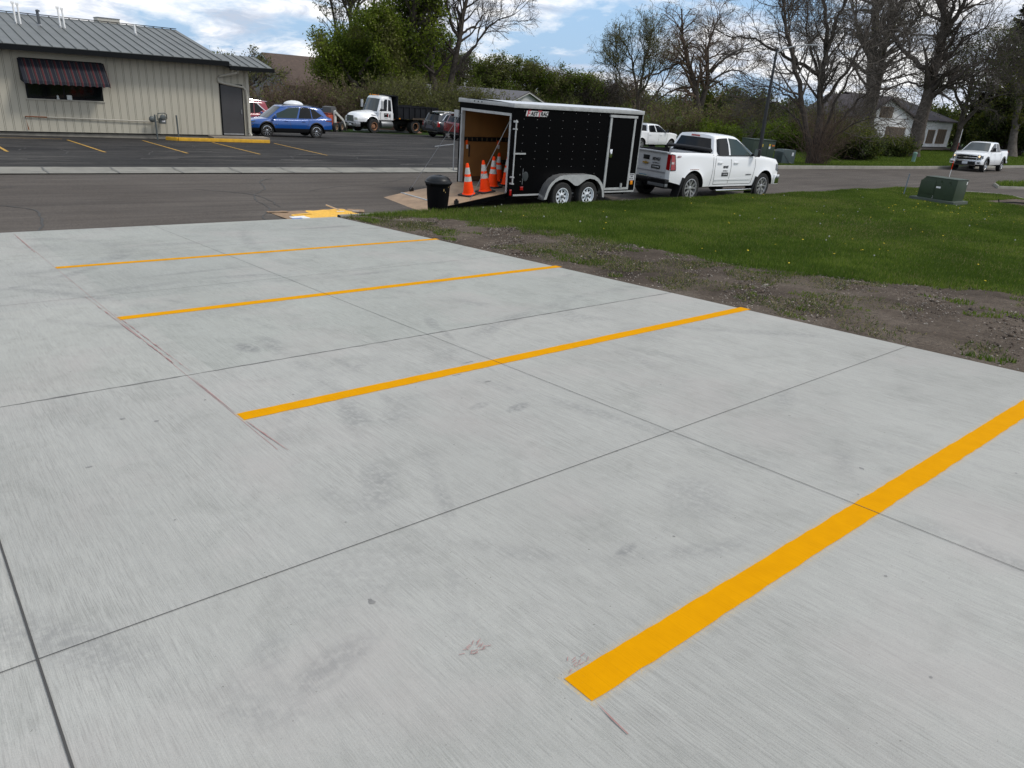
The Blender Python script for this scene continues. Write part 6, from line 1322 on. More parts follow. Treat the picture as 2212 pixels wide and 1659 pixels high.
def tree(base, limbs, label, seed, trunk_r, n=(60, 500, 3500), L=((2.5, 4.5), (1.2, 2.6), (.5, 1.4)), ang=((30, 65), (25, 60), (20, 60)), up=(.05, .04, .03), droop=(0, 0, 0), wob=(.16, .2, .25), t0=(.3, .2, .15), rmin=(.02, .009, .005), bk=BK1, tw=BK1, leaf=None, name='bare_tree', group=None, K=(8, 6, 4), r2=.55, depth=.35):
    """limbs: list of ([(sideways, height), ...], r0, r1) seen across the line of sight; depth wanders"""
    rg = np.random.default_rng(seed); rt, fw = view_axes(base[0], base[1]); bz_ = zlot(base[0], base[1]) if base[1] > yf(base[0]) else 0
    r = thing(name, (base[0], base[1], bz_ - .05), 0, label, 'tree', group); P0 = []; R0 = []
    dz = {}
    for li, (pts, ra, rb) in enumerate(limbs):
        d0 = None
        for k0, dd in dz.items():
            if math.hypot(k0[0] - pts[0][0], k0[1] - pts[0][1]) < .5: d0 = dd
        d = d0 or 0.; slope_ = rg.uniform(-depth, depth); Q = []
        for i, (s, z) in enumerate(pts):
            Q.append(rt * s + fw * d + np.array([0, 0, z - bz_])); dz[(s, z)] = d
            if i + 1 < len(pts): d += slope_ * math.hypot(pts[i + 1][0] - s, pts[i + 1][1] - z)
        q = resample(Q, 16); q[1:-1] += rg.normal(size=(14, 3)) * .05; P0.append(q); R0.append(np.linspace(ra, rb, 16))
    P0 = np.array(P0); R0 = np.array(R0)
    flare = 1 + .6 * np.exp(-np.maximum(P0[:, :, 2], 0) / .5); R0 = R0 * np.where(P0[:, :1, 2] < .6, flare, 1)
    tubes('trunk', [(P0, R0)], bk, r, [9])
    lv = []; P, Rr = P0, R0
    for k in range(3):
        P, Rr = children(rg, P, Rr, int(n[k] * (1, .75, .55)[k]), L[k], ang[k], K[k], t0[k], up[k], wob[k], r2, droop[k], .3, rmin[k]); lv.append((P, Rr))
    P3, R3 = children(rg, lv[2][0], lv[2][1], int(n[2] * .75), (.25, .8), (20, 60), 3, .1, .02, .25, .6, 0, .4, rmin[2] * .8); lv.append((P3, R3))
    tubes('crown', lv, tw, r, [5, 4, 3, 3])
    if leaf: 
        for i, (num, size, spread, ms, src) in enumerate(leaf): leaves(rg, lv[src][0], num, size, spread, None, r, mats=ms)
    return r
def auto_limbs(rg, h, spread, n_, r0, fork=.25, lean=0.):
    L_ = [([(0, -.3), (lean * h * .3, h * fork), (lean * h * .6, h * .6), (lean * h, h)], r0, r0 * .15)]
    for k in range(n_):
        z0_ = h * rg.uniform(fork * .6, fork + .35); s0 = lean * z0_; sg = 1 if k % 2 else -1; e = rg.uniform(.4, 1) * spread
        L_.append(([(s0, z0_), (s0 + sg * e * .45, z0_ + (h - z0_) * .4), (s0 + sg * e, z0_ + (h - z0_) * rg.uniform(.6, .95))], r0 * .5, r0 * .08))
    return L_
rA = random.Random(11)
# two-trunk bare tree behind the trailer
tree((43.4, 62.), [([(-.5, -1.6), (-.5, .4), (-1.0, 3.1), (-1.6, 5.3), (-2.0, 7.3), (-2.6, 10), (-3.4, 14)], .42, .10), ([(.4, -1.6), (.3, .5), (.7, 3.2), (1.0, 4.9), (1.3, 6.9), (1.6, 8.9), (2.0, 11), (2.3, 14)], .38, .10), ([(1.3, 6.9), (.5, 8.0), (0, 9.9), (-.3, 13)], .18, .05), ([(.9, 3.8), (2.0, 5.4), (2.8, 6.3), (3.9, 8.0), (4.7, 8.6), (6.3, 9.2)], .17, .04), ([(1.5, 7.2), (2.1, 7.8), (2.7, 8.0), (3.9, 9.6)], .12, .04), ([(-1., 3.6), (-2.2, 4.5), (-2.7, 5.5), (-3.2, 7.2)], .13, .03), ([(-1.0, 5.6), (-1.2, 7.4), (-1.0, 9.8), (-.6, 13)], .16, .05), ([(-1.8, 6.3), (-3.0, 7.8), (-4.0, 10.5)], .15, .04)],
     'tall bare tree with two dark trunks behind the open end of the trailer', 21, .4, n=(80, 650, 4200), wob=(.14, .18, .22), rmin=(.028, .014, .009))
# drooping dark bare tree behind the pickup
tree((67.7, 50.), [([(.4, -.9), (.3, -.3), (-.2, 2.9), (-.7, 4.1), (-1.3, 5.6), (-2.1, 7.3), (-2.7, 8.9), (-3.2, 11.4)], .48, .06), ([(.5, -.9), (-.1, 2.9), (.4, 4.2), (.5, 5.6), (0, 7.2), (-.3, 8.5), (.3, 9.8), (.7, 11.1)], .42, .05), ([(.6, 5.8), (1.5, 6.9), (2.5, 7.9), (3.7, 8.4)], .16, .04), ([(-1, 4.3), (-2.1, 4.1), (-3.1, 3.8), (-4.7, 2.5)], .15, .03), ([(.2, 6.6), (-.9, 8.0), (-2.1, 8.1)], .12, .03), ([(.6, 5.1), (1.8, 4.8), (3.0, 4.0), (3.5, 3.4)], .13, .03), ([(-2.1, 6.9), (-3.5, 5.9), (-5.8, 4.9), (-7.6, 3.9)], .14, .03), ([(.3, 4.5), (2.0, 6.0), (3.6, 6.3), (5.0, 5.2)], .13, .03)],
     'dark bare tree with drooping branches behind the roof of the hitched pickup', 22, .4, n=(80, 650, 5200), ang=((25, 60), (25, 65), (20, 60)), up=(.03, -.03, -.05), droop=(.08, .14, .12), rmin=(.030, .015, .009), tw=BK3, leaf=[(1200, .08, .15, LB, 3)])
# budding multi-stem tree left of it
tree((69.8, 60.), [([(.3, -1.3), (-.2, 2.4), (-.8, 4.8), (-1.6, 7.1), (-2.8, 8.8)], .28, .04), ([(.1, -1.3), (-.2, 2.4), (-.1, 5.4), (.1, 7.8), (.4, 10.1)], .28, .04), ([(-.1, 2.6), (1.1, 6.1), (1.3, 9.0)], .15, .03), ([(-.5, 2.0), (-2.4, 4.4), (-3.1, 5.8), (-3.8, 7.5)], .15, .03), ([(0, 1), (2.2, 4), (3.2, 6.5), (3.6, 8)], .15, .03)],
     'tall loose tree with small green buds, left of the dark drooping tree', 23, .3, n=(80, 600, 4600), up=(.10, .10, .08), rmin=(.03, .016, .011), tw=BK4, leaf=[(5000, .09, .12, LB, 3)], name='budding_tree')
# big bare tree by the lamp (multi stem, brushy foot)
tree((43.6, 23.4), [([(0, -.3), (-.1, .4), (-.4, 1.5), (-.9, 2.7), (-1.5, 4.2), (-2.2, 5.7), (-2.9, 7.2), (-3.6, 9.6)], .20, .05), ([(.4, -.3), (.3, .5), (-.1, 2.8), (-.5, 4.6), (-.4, 6.1), (-.7, 7.6), (-1.6, 10)], .26, .07), ([(-.6, 4.9), (-1.4, 5.4), (-2.4, 5.6), (-3.5, 6.1), (-4.5, 6.6), (-6.2, 6.7)], .12, .03), ([(-1.7, 5.1), (-2.5, 6.4), (-3.1, 7.5), (-3.8, 9.5)], .09, .03), ([(-.5, 6.2), (-.3, 7.6), (0.2, 10)], .12, .04), ([(-.9, 2.7), (-1.6, 3.4), (-3.1, 4.1), (-4.2, 4.0)], .08, .02), ([(-.2, 3.2), (.9, 5.0), (1.5, 7), (1.8, 9.5)], .12, .03), ([(-.5, 4.6), (-1.6, 6.8), (-2.2, 9)], .10, .03), ([(.3, .3), (.9, 2.2), (2.2, 4.2), (3.6, 5.4)], .10, .02), ([(0, .3), (-.9, 2.0), (-2.4, 3.2), (-3.6, 3.4)], .08, .02), ([(.2, .4), (1.2, 1.8), (2.6, 2.8), (3.6, 2.7)], .07, .015), ([(.3, 1.0), (.6, 3.5), (1.6, 6.2), (2.6, 7.8)], .10, .02)],
     'large bare spreading tree with several stems and a brushy foot beside the street lamp', 24, .25, n=(170, 1500, 9500), L=((1.8, 3.4), (.9, 1.9), (.35, 1.0)), up=(.03, .02, .02), wob=(.16, .2, .26), rmin=(.020, .011, .0065), tw=BK2, bk=BK1, r2=.5)
# reddish suckers at its foot
def thicket(name, base, label, seed, n_, h, r_, tw, spread=.35, leaf=None, rm=.009, cat='shrub', group=None, n2=6, droop=.05, core=.5, K=6, trunk=True):
    rg = np.random.default_rng(seed); x, y = base; bz_ = zlot(x, y) if y > yf(x) else lz(x, y)
    o_ = thing(name, (x, y, bz_ - .05), 0, label, cat, group)
    P = np.zeros((n_, K, 3)); a = rg.random(n_) * 2 * np.pi; rr = r_ * core * np.sqrt(rg.random(n_)); P[:, 0, 0] = rr * np.cos(a); P[:, 0, 1] = rr * np.sin(a)
    D = np.stack([np.cos(a) * spread, np.sin(a) * spread, np.ones(n_)], 1) + rg.normal(size=(n_, 3)) * .18; H = h * (.55 + .5 * rg.random(n_)) / (K - 1)
    for k in range(1, K):
        D += rg.normal(size=(n_, 3)) * .12; D[:, 2] -= droop; D /= np.linalg.norm(D, axis=1, keepdims=True); P[:, k] = P[:, k - 1] + D * H[:, None]
    Rr = np.maximum(rm * 2.2 * np.linspace(1, .4, K)[None] * np.ones((n_, 1)), rm)
    P1, R1 = children(rg, P, Rr, n_ * n2, (h * .15, h * .4), (15, 50), 4, .15, .03, .2, .6, .0, .4, rm * .9); P2, R2 = children(rg, P1, R1, n_ * n2 * 3, (h * .06, h * .2), (20, 60), 3, .1, .02, .2, .6, 0, .5, rm * .75)
    tubes('stems', [(P, Rr)], tw, o_, [4]); tubes('twigs', [(P1, R1), (P2, R2)], tw, o_, [3, 3])
    if leaf:
        for (num, size, sp_, ms) in leaf: leaves(rg, P2, num, size, sp_, None, o_, mats=ms)
    return o_
thicket('sucker_brush', (43.5, 22.9), 'reddish brown suckers growing round the foot of the tree by the lamp', 31, 90, 3.6, 1.1, BK3, spread=.40, rm=.007, n2=3)
# pair of tall trunks left of the house
tree((69.7, 32.), [([(-.1, -.4), (-.5, 2), (-.9, 4.0), (-1.6, 7.6), (-1.9, 9.9), (-2.3, 13)], .55, .22), ([(-.5, 2.6), (-.6, 4.0), (-.9, 8.1), (-.9, 10.2), (-.5, 11.6), (0.3, 14)], .40, .16), ([(-1.4, 7.1), (-.7, 7.7), (.3, 8.2), (1.6, 10.5)], .14, .04), ([(-1.6, 7.6), (-3.0, 9), (-4.2, 12)], .2, .06), ([(-.9, 8.4), (.8, 10), (2.0, 13)], .18, .06), ([(-.9, 4.6), (-2.6, 6.4), (-4.5, 8.2), (-5.6, 9.6)], .14, .03), ([(-.6, 5.5), (1.4, 6.5), (2.6, 6.2)], .10, .03)],
     'huge old tree with two thick grey trunks left of the clapboard house', 25, .5, n=(110, 900, 6000), L=((2.4, 4.5), (1.1, 2.6), (.5, 1.4)), rmin=(.028, .014, .009), bk=BK2, tw=BK2, leaf=[(2200, .09, .2, LB, 3)])
# leaning tree in front of the house
tree((64.8, 26.5), [([(.1, -.5), (.2, 0), (.3, 2.5), (.2, 4.6), (.1, 6.3), (.3, 7.4), (.2, 9.0), (-.4, 11.3), (-.8, 13.5)], .62, .10), ([(0, 6.5), (-.8, 6.8), (-1.9, 7.4), (-2.8, 8.4), (-3.4, 9.1), (-4.2, 10.5)], .22, .05), ([(.3, 8.9), (.7, 10.2), (1.1, 11.4), (1.6, 13.5)], .2, .07), ([(0.2, 3.3), (.6, 4.6), (1.5, 5.7), (2.4, 6.7), (3.6, 7.4)], .2, .04), ([(.4, 7.1), (1.2, 8.0), (2.1, 9.1), (3.0, 9.8)], .14, .04), ([(.3, 9.3), (.4, 10.6), (.4, 13)], .15, .06), ([(.2, 5.2), (-1.2, 5.6), (-2.4, 5.2), (-3.2, 4.4)], .11, .03)],
     'tall dark bare tree leaning right in front of the clapboard house', 26, .55, n=(100, 800, 5600), L=((2.2, 4.2), (1.0, 2.4), (.4, 1.2)), rmin=(.024, .012, .007), bk=BK1, tw=BK1, ang=((30, 70), (25, 60), (20, 60)))
# right side trees
tree((84.5, 29.5), [([(-.6, -.4), (-.8, 3), (-.9, 6), (-1.2, 9.5)], .34, .06), ([(-.8, 2.2), (.6, 5.0), (1.6, 8.2)], .2, .04), ([(-.9, 4), (-2.6, 6.5), (-3.6, 9)], .16, .03), ([(-.9, 5), (.2, 8), (.4, 10.5)], .16, .03)],
     'fine-twigged tree with yellow-green leaves low on its crown, right of the leaning tree', 27, .34, n=(100, 800, 6500), up=(.02, .0, -.01), droop=(.05, .08, .06), rmin=(.024, .012, .007), tw=BK2, leaf=[(6000, .11, .25, LD, 3)], name='budding_tree')
tree((88.6, 26.4), [([(.2, -.4), (.0, 1.2), (-.3, 2.6), (-.6, 5.2), (-.9, 8), (-1.0, 12)], .42, .10), ([(-.3, 2.6), (.9, 5.2), (1.6, 8.2)], .2, .05), ([(-.7, 5.6), (-2.2, 7.4), (-3.0, 9.5)], .15, .04)],
     'thick grey trunk at the far right edge, in front of the pale shed', 28, .4, n=(70, 500, 3000), rmin=(.024, .012, .007), bk=BK2, tw=BK1)
# conifer at the right edge
def conifer(base, h, r_, label, seed):
    rg = np.random.default_rng(seed); x, y = base; o_ = thing('spruce_tree', (x, y, -.1), 0, label, 'tree')
    P = np.array([[[0, 0, z] for z in np.linspace(-.3, h, 12)]], float); Rr = np.linspace(.32, .03, 12)[None]
    tubes('trunk', [(P, Rr)], BK1, o_, [8]); n_ = 420; z = h * (.16 + .83 * rg.random(n_)); a = rg.random(n_) * 2 * np.pi; L_ = r_ * (1 - z / h) ** .8 * (.75 + .35 * rg.random(n_)) + .25; K = 6
    B_ = np.zeros((n_, K, 3)); B_[:, 0, 2] = z; D = np.stack([np.cos(a), np.sin(a), np.full(n_, .1)], 1)
    for k in range(1, K): D[:, 2] += -.12 + .06 * k; q = D / np.linalg.norm(D, axis=1, keepdims=True); B_[:, k] = B_[:, k - 1] + q * (L_ / (K - 1))[:, None]
    BR = np.linspace(.04, .01, K)[None] * np.ones((n_, 1)); C1, R1 = children(rg, B_, BR, 5200, (.3, .9), (25, 60), 3, .2, -.08, .1, .6, 0, .5, .012); tubes('branches', [(B_, BR), (C1, R1)], BK3, o_, [4, 3])
    leaves(rg, C1, 26000, .16, .05, None, o_, mats=[leafm('needle_dark', (.016, .020, .010)), leafm('needle_brown', (.032, .028, .016))], aspect=2.2); return o_
conifer((94.3, 29.5), 17.5, 5.2, 'tall dark spruce at the far right edge of the picture', 41)
# green-leaved trees on the left
tree((36., 64.), [([(0, -1.6), (0, 1), (-.5, 3.5), (-.6, 6.5)], .35, .08), ([(-.3, 1.5), (-2.0, 3.4), (-2.9, 5.0)], .2, .05), ([(-.2, 1.2), (1.8, 3.2), (3.0, 5.6)], .2, .05), ([(-.5, 3), (.8, 5.2), (1.2, 7.2)], .18, .05), ([(-.2, .8), (-2.6, 1.6), (-3.4, 2.4)], .14, .04), ([(0, .6), (2.8, 1.2), (3.5, 2.2)], .14, .04)],
     'full green leafy tree standing behind the dump truck', 51, .35, n=(120, 900, 3200), L=((1.6, 2.8), (.8, 1.7), (.4, 1.0)), rmin=(.03, .014, .008), tw=BK4, leaf=[(64000, .125, .30, LG + [LB[1]], 2)], name='green_tree')
tree((38.5, 70.), [([(0, -1.6), (-.3, 4), (-.6, 8), (-.9, 14)], .3, .08), ([(-.2, 2), (-1.8, 6), (-2.6, 10), (-2.9, 13)], .2, .05), ([(-.3, 3), (1.2, 7), (2.0, 12)], .2, .05), ([(-.5, 6), (.3, 10), (.5, 14)], .16, .05)],
     'tall airy tree with sparse small leaves rising above the left side of the green tree', 52, .3, n=(80, 650, 3600), up=(.14, .12, .08), ang=((18, 40), (18, 45), (20, 55)), rmin=(.03, .016, .010), tw=BK2, leaf=[(9000, .13, .18, LB + LG[1:2], 3)], name='airy_tree')
tree((41.6, 66.), [([(0, -1.6), (.2, 4), (.6, 8), (.7, 13)], .3, .08), ([(.1, 2.5), (1.5, 6), (2.2, 9.5)], .18, .05), ([(.3, 4), (-1.3, 7.5), (-1.9, 12)], .18, .05)],
     'tall tree with fresh green leaf tufts right of the green tree', 53, .3, n=(80, 600, 3000), up=(.1, .08, .05), rmin=(.03, .016, .010), tw=BK1, leaf=[(15000, .16, .22, LG, 3)], name='airy_tree')
# brown brush in front of the brown-roofed house and behind the vehicles: one shrub each
rB = random.Random(3)
bx0 = [(25.5, 60), (28.5, 62), (31, 59.5), (33.2, 62), (34.2, 58.6), (36.4, 59.5), (38.6, 58.4), (40.6, 59.6), (43.2, 58.6), (46, 59.4)]
blab = ['brown bare shrub just right of the beige building', 'bare shrub below the brown roof gable', 'bare grey brush behind the roof of the blue crossover', 'tall bare brush right of the brown roof', 'olive brush behind the skid-steer loader', 'olive brush behind the white truck cab', 'wide olive brush behind the front of the dump box', 'olive brush behind the middle of the dump box', 'greenish brush behind the rear of the dump box', 'greenish brush behind the dark grey SUV']
for i, ((x, y), lab) in enumerate(zip(bx0, blab)):
    ol = i >= 4
    thicket('wild_shrub', (x, y), lab, 60 + i, 110, (rB.uniform(3.4, 4.0) if i < 4 else rB.uniform(3.9, 5.0)), 2.3, BK4 if ol else BK3, spread=.5, rm=.014, group='wild brush behind the lot', n2=7, leaf=[(6000 if ol else 1000, .11, .18, LB)])
tree((26.8, 68.), auto_limbs(rA, 3.0, 3, 4, .2, .2), 'small bare tree left of the brown roof', 71, .2, n=(40, 240, 1400), L=((1, 1.8), (.6, 1.2), (.3, .8)), rmin=(.03, .016, .010), tw=BK2, leaf=[(1800, .12, .15, LB, 3)])
tree((46.5, 74.), auto_limbs(rA, 6.5, 3.4, 5, .25, .2), 'low leafing tree right of the two-trunk tree, beside the metal roof', 72, .25, n=(80, 500, 2600), rmin=(.03, .016, .010), tw=BK4, leaf=[(26000, .13, .25, LG, 2)], name='green_tree')
# far tree line
mids = [(50.5, 88, 6.6, 1), (57, 96, 7.2, 1), (63, 98, 6.2, 2), (68.5, 97, 7.4, 0), (75, 100, 7.4, 1), (81, 98, 7.6, 1), (86, 97, 6.4, 2), (90.5, 93, 5.6, 1), (95, 90, 4.8, 0), (99, 92, 4.6, 2), (104, 94, 4.5, 0)]
ml = ['far green tree behind the white garage', 'far green tree left of the metal-roofed building', 'far brownish tree behind the metal roof, left part', 'far bare tree above the middle of the metal roof', 'far green tree above the right end of the metal roof', 'far green tree, tallest over the trailer roof', 'far brown tree over the middle of the trailer roof', 'far green tree over the right part of the trailer roof', 'far small bare tree right of the green ones', 'far brownish small tree above the trailer front', 'far thin bare tree left of the budding tree']
for i, ((x, y, h, k), lab) in enumerate(zip(mids, ml)):
    tree((x, y), auto_limbs(rA, h * .8, 4.2, 7, .08, .15), lab, 80 + i, .25, n=(70, 480, 2600), up=(.06, .04, .02), wob=(.25, .3, .3), L=((2, 3.6), (1, 2.2), (.5, 1.2)), rmin=(.04, .024, .016), tw=(BK1, BK4, BK3)[k], leaf=([(13000, .17, .30, LG[:2] + LB, 3)] if k == 1 else [(2500, .16, .3, LB, 2)] if k == 2 else None), name=('bare_tree', 'green_tree', 'budding_tree')[k], group='far tree line')
# hedge-like brush from the trailer to the lamp, each its own shrub
hz = [(52.5, 44), (56, 43.5), (59.5, 42.5), (62.5, 41.2), (65.5, 42), (60, 36.6), (63.5, 37), (67, 38.5), (56.5, 38.8), (62, 33.2), (58.6, 34.2)]
hl = ['dark brush directly behind the parked white pickup', 'dark brush between the trailer front and the pickup roof', 'brown brush behind the left part of the pickup cab', 'brush under the drooping tree', 'brush right of the drooping tree trunk', 'bright green bush left of the lamp pole', 'green bush left of the big green cabinet', 'green bush in front of the white warehouse', 'green bush behind the hitched pickup roof', 'olive bush right of the green cabinet', 'green bush behind the big green cabinet']
for i, ((x, y), lab) in enumerate(zip(hz, hl)):
    g = i in (5, 6, 7, 8, 10)
    thicket('wild_shrub', (x, y), lab, 100 + i, 80, 2.0 if g else 3.2, 2.0, BK4 if g else BK3, spread=.55, rm=.013, group='brush behind the street', n2=6, leaf=[(7000 if g else 2200, .12, .20, LG[:2] if g else LB)])
far = np.random.default_rng(77)   # distant wood closing the view
Xw = np.concatenate([far.uniform(20, 230, 5200)]); Yw = 108 + .05 * Xw + far.uniform(-9, 9, 5200) - np.maximum(0, Xw - 110) * .55
Pw = np.zeros((5200, 6, 3)); Dw = far.normal(size=(5200, 3)) * .16 + [0, 0, 1]; Pw[:, 0] = np.stack([Xw, Yw, np.full(5200, -2.)], 1); Hw = far.uniform(3.2, 6.2, 5200) / 5
for k in range(1, 6): Dw += far.normal(size=(5200, 3)) * .12; Pw[:, k] = Pw[:, k - 1] + Dw / np.linalg.norm(Dw, axis=1, keepdims=True) * Hw[:, None]
C1, R1 = children(far, Pw, np.full((5200, 6), .05), 26000, (.8, 2.2), (20, 60), 4, .15, .05, .2, .6, 0, .4, .022)
wd = tubes('far_wood', [(Pw, np.full((5200, 6), .05)), (C1, R1)], BK4, None, [3, 3]); tag(wd, 'distant belt of bare and budding woodland along the horizon', 'wood', None, 'stuff')
wl = leaves(far, C1, 60000, .34, .4, None, None, name='far_foliage', mats=LB + LG[:1]); tag(wl, 'olive green young foliage of the distant belt of woodland', 'foliage', None, 'stuff')
fill = [(84, 52), (86, 44), (92, 42), (98, 40), (103, 38), (108, 36), (97, 47), (80, 56)]
fl = ['dark brush behind the left end of the clapboard house', 'dark tree-like brush behind the clapboard house roof', 'brush behind the wing of the clapboard house', 'brush right of the clapboard house', 'brush behind the driving pickup', 'brush in front of the far shed', 'tall brush far behind the clapboard house', 'tall brush between the lamp and the house']
for i, ((x, y), lab) in enumerate(zip(fill, fl)): thicket('wild_shrub', (x, y), lab, 130 + i, 60, (4.6, 4.2, 3.6, 4.2, 4.5, 4.5, 5.5, 5.0)[i], 2.6, BK1 if i % 2 else BK3, spread=.5, rm=.016, group='brush round the house', n2=6, leaf=[(9000, .2, .3, LD)])
thicket('wild_shrub', (59.5, 30.2), 'brown twiggy brush between the lamp tree and the clapboard house', 161, 80, 3.6, 1.9, BK3, spread=.5, rm=.011, group='brush round the house', n2=6, leaf=[(1800, .09, .2, LB)])
thicket('wild_shrub', (64.5, 33.5), 'brown twiggy brush against the left end of the clapboard house', 162, 90, 4.4, 2.2, BK2, spread=.5, rm=.011, group='brush round the house', n2=6, leaf=[(2500, .09, .2, LB)])
thicket('garden_shrub', (54.8, 26.2), 'large rounded dark green shrub left of the clapboard house', 151, 130, 2.3, 1.5, BK1, spread=.5, rm=.010, n2=6, leaf=[(13000, .10, .14, LD)])
thicket('garden_shrub', (62.3, 26.6), 'smaller dark shrub at the foot of the leaning tree', 152, 90, 1.5, 1.1, BK1, spread=.5, rm=.010, n2=6, leaf=[(9000, .10, .12, LD)])
thicket('ivy_bush', (93, 27.8), 'dense yellow-green ivy covered bush behind the driving pickup', 153, 120, 6.2, 2.2, BK1, spread=.28, rm=.014, n2=7, leaf=[(34000, .15, .25, LD)])

# ------------------------------------------------------------------ grass, gravel, flowers
rg = np.random.default_rng(7)
def blades(name, X, Y, Z, h, w, mats, label, mi=None, lean=.35, seg=1):
    n = len(X); a = rg.random(n) * 2 * np.pi; dx, dy = np.cos(a) * w / 2, np.sin(a) * w / 2; l = rg.normal(size=(n, 2)) * lean * h[:, None]
    A = np.stack([X - dx, Y - dy, Z], 1); B = np.stack([X + dx, Y + dy, Z], 1); T = np.stack([X + l[:, 0], Y + l[:, 1], Z + h], 1)
    V = np.stack([A, B, T], 1).reshape(-1, 3); F = np.arange(3 * n).reshape(n, 3); o = np_mesh(name, V, F, None, None, mats=mats, mi=mi if mi is not None else rg.integers(0, len(mats), n)); return tag(o, label, 'grass', None, 'stuff')
GR = [leafm('grass_a', (.060, .098, .016)), leafm('grass_b', (.092, .142, .022)), leafm('grass_c', (.145, .190, .038)), leafm('grass_dry', (.20, .18, .09))]
def vnoise(x, y, s, seed=0):
    q = np.random.default_rng(seed); v = 0
    for k in range(5):
        a, p = q.uniform(0, 6.28), q.uniform(0, 6.28); f = s * 1.55 ** k; v = v + np.sin((x * np.cos(a) + y * np.sin(a)) * f + p + 1.3 * np.sin((x * np.sin(a) - y * np.cos(a)) * f * .7)) / 1.35 ** k
    return v
def lawn_pts(n, x0, x1, y0, y1):
    X = rg.uniform(x0, x1, n); Y = rg.uniform(y0, y1, n); return X, Y
N1 = 900000
u = rg.random(N1); X = 7.0 + 29 * u ** 1.15; Y = rg.uniform(1.2, 13.40, N1)
# only what lies right of the dirt boundary (ragged), left of the side drive
edge = np.interp(Y, *DB) + .16 * vnoise(X * .5, Y, 2.2, 3) + .12 * vnoise(X, Y * 1.7, 5.5, 4) + .25 * rg.random(N1) ** 2 * 1.2 - .1
dr_x = np.interp(Y, [-30, 7.5, 9.5, 10.1, 10.7, 11.6, 12.5], [34.0, 34.0, 35.2, 35.8, 36.0, 34.7, 34.7])
yn_ = np.interp(X, *YN)
k = (X > edge) & (X < dr_x - .1) & (Y < yn_ - .02)
bare = (vnoise(X, Y, .9, 8) > 2.15) & (X > 14); patch = ((X - 19.8) / 2.6) ** 2 + ((Y - 8.3) / .45) ** 2 < 1
k &= ~((bare | patch) & (rg.random(N1) < .75)); k &= ~((X > 27.95) & (X < 29.6) & (Y > 9.4) & (Y < 11.1)); k &= ~((X > 31.2) & (X < 34.6) & (Y > 8) & (Y < 9.7))
# tufts straying into the dirt
stray = (X < edge) & (X > 6.95) & ((vnoise(X, Y, 2.4, 5) > 1.5)) & (rg.random(N1) < .35) & (Y < 13.3)
k |= stray; X, Y = X[k], Y[k]
e2 = np.vectorize(lz)(X, np.minimum(Y, np.interp(X, *YN) - .06)); vn = vnoise(X, Y, 1.3, 9)
h = (.035 + .045 * rg.random(len(X))) * (1 + .22 * vn * .5) * np.where(Y > 13.1, 1.35, 1.); h *= np.where(stray[k], .7, 1); e2 = e2 + np.where(stray[k], .026, 0)
mi = np.clip((1.15 + .50 * vnoise(X, Y, .8, 12) + .25 * vnoise(X, Y, 3.1, 15) + rg.normal(size=len(X)) * .75).astype(int), 0, 2); mi = np.where(rg.random(len(X)) < np.clip(.06 + .07 * vnoise(X, Y, .6, 41), .02, .4), 3, mi)
blades('grass', X, Y, e2, h, .010 + .00075 * X, GR, 'short green lawn grass between the bare strip and the street', mi)
# far verge
N2 = 260000
X = rg.uniform(30, 110, N2); Y = np.interp(X, *YF) + .28 + 14 * rg.random(N2) ** 1.6; k = ~((X < 46) & (Y < 51) & (Y > 21.5) & (X < 37.5)); X, Y = X[k], Y[k]
Z = np.vectorize(base)(X, Y); blades('verge_grass', X, Y, Z - .01, .07 + .08 * rg.random(len(X)), .05, GR[:3], 'mown grass on the far side of the street')
X = rg.uniform(36, 60, 16000); Y = rg.uniform(9, 12.6, 16000); yi0 = np.interp(X, [39.5, 41.2, 47, 60], [11.75, 11.2, 10.4, 9]); yi1 = np.interp(X, [39.5, 41.2, 48, 60], [11.75, 12.5, 11.6, 11]); k = (Y > yi0) & (Y < yi1) & (X > 39.6); X, Y = X[k], Y[k]
blades('island_grass', X, Y, np.vectorize(lambda x, y: lz(x, min(y, yn(x) - .06)))(X, Y) + .14, .10 + .12 * rg.random(len(X)), .04, GR[:3], 'grass on the small kerbed island at the right edge')
# gravel on the dirt strip
def stones(name, X, Y, Z, s, mats, label):
    n = len(X); V0 = np.array([[1, 0, 0], [0, 1, 0], [-1, 0, 0], [0, -1, 0], [0, 0, .7], [0, 0, -.7]]); F0 = np.array([[0, 1, 4], [1, 2, 4], [2, 3, 4], [3, 0, 4], [1, 0, 5], [2, 1, 5], [3, 2, 5], [0, 3, 5]])
    V = V0[None] * s[:, None, None] * rg.uniform(.6, 1.4, (n, 6, 3)); a = rg.random(n) * 6.28; c, s_ = np.cos(a)[:, None], np.sin(a)[:, None]
    V = np.stack([V[..., 0] * c - V[..., 1] * s_, V[..., 0] * s_ + V[..., 1] * c, V[..., 2]], -1) + np.stack([X, Y, Z], 1)[:, None]
    F = (F0[None] + 6 * np.arange(n)[:, None, None]).reshape(-1, 3); o = np_mesh(name, V.reshape(-1, 3), F, None, None, mats=mats, mi=np.repeat(rg.integers(0, len(mats), n), 8)); return tag(o, label, 'gravel', None, 'stuff')
ST = [mat('pebble_grey', (.20, .18, .155), .9), mat('pebble_pale', (.38, .33, .28), .9), mat('pebble_brown', (.13, .095, .07), .9), mat('clod_dark', (.045, .034, .026), .95), mat('clod_brown', (.075, .055, .040), .95)]
n = 52000; Y = rg.uniform(-.5, 13.3, n); X = 6.92 + (np.interp(Y, *DB) - 6.7) * rg.random(n) ** .9; k = rg.random(n) < np.clip(.62 + .13 * vnoise(X, Y, 1.1, 21), .1, 1); X, Y = X[k], Y[k]
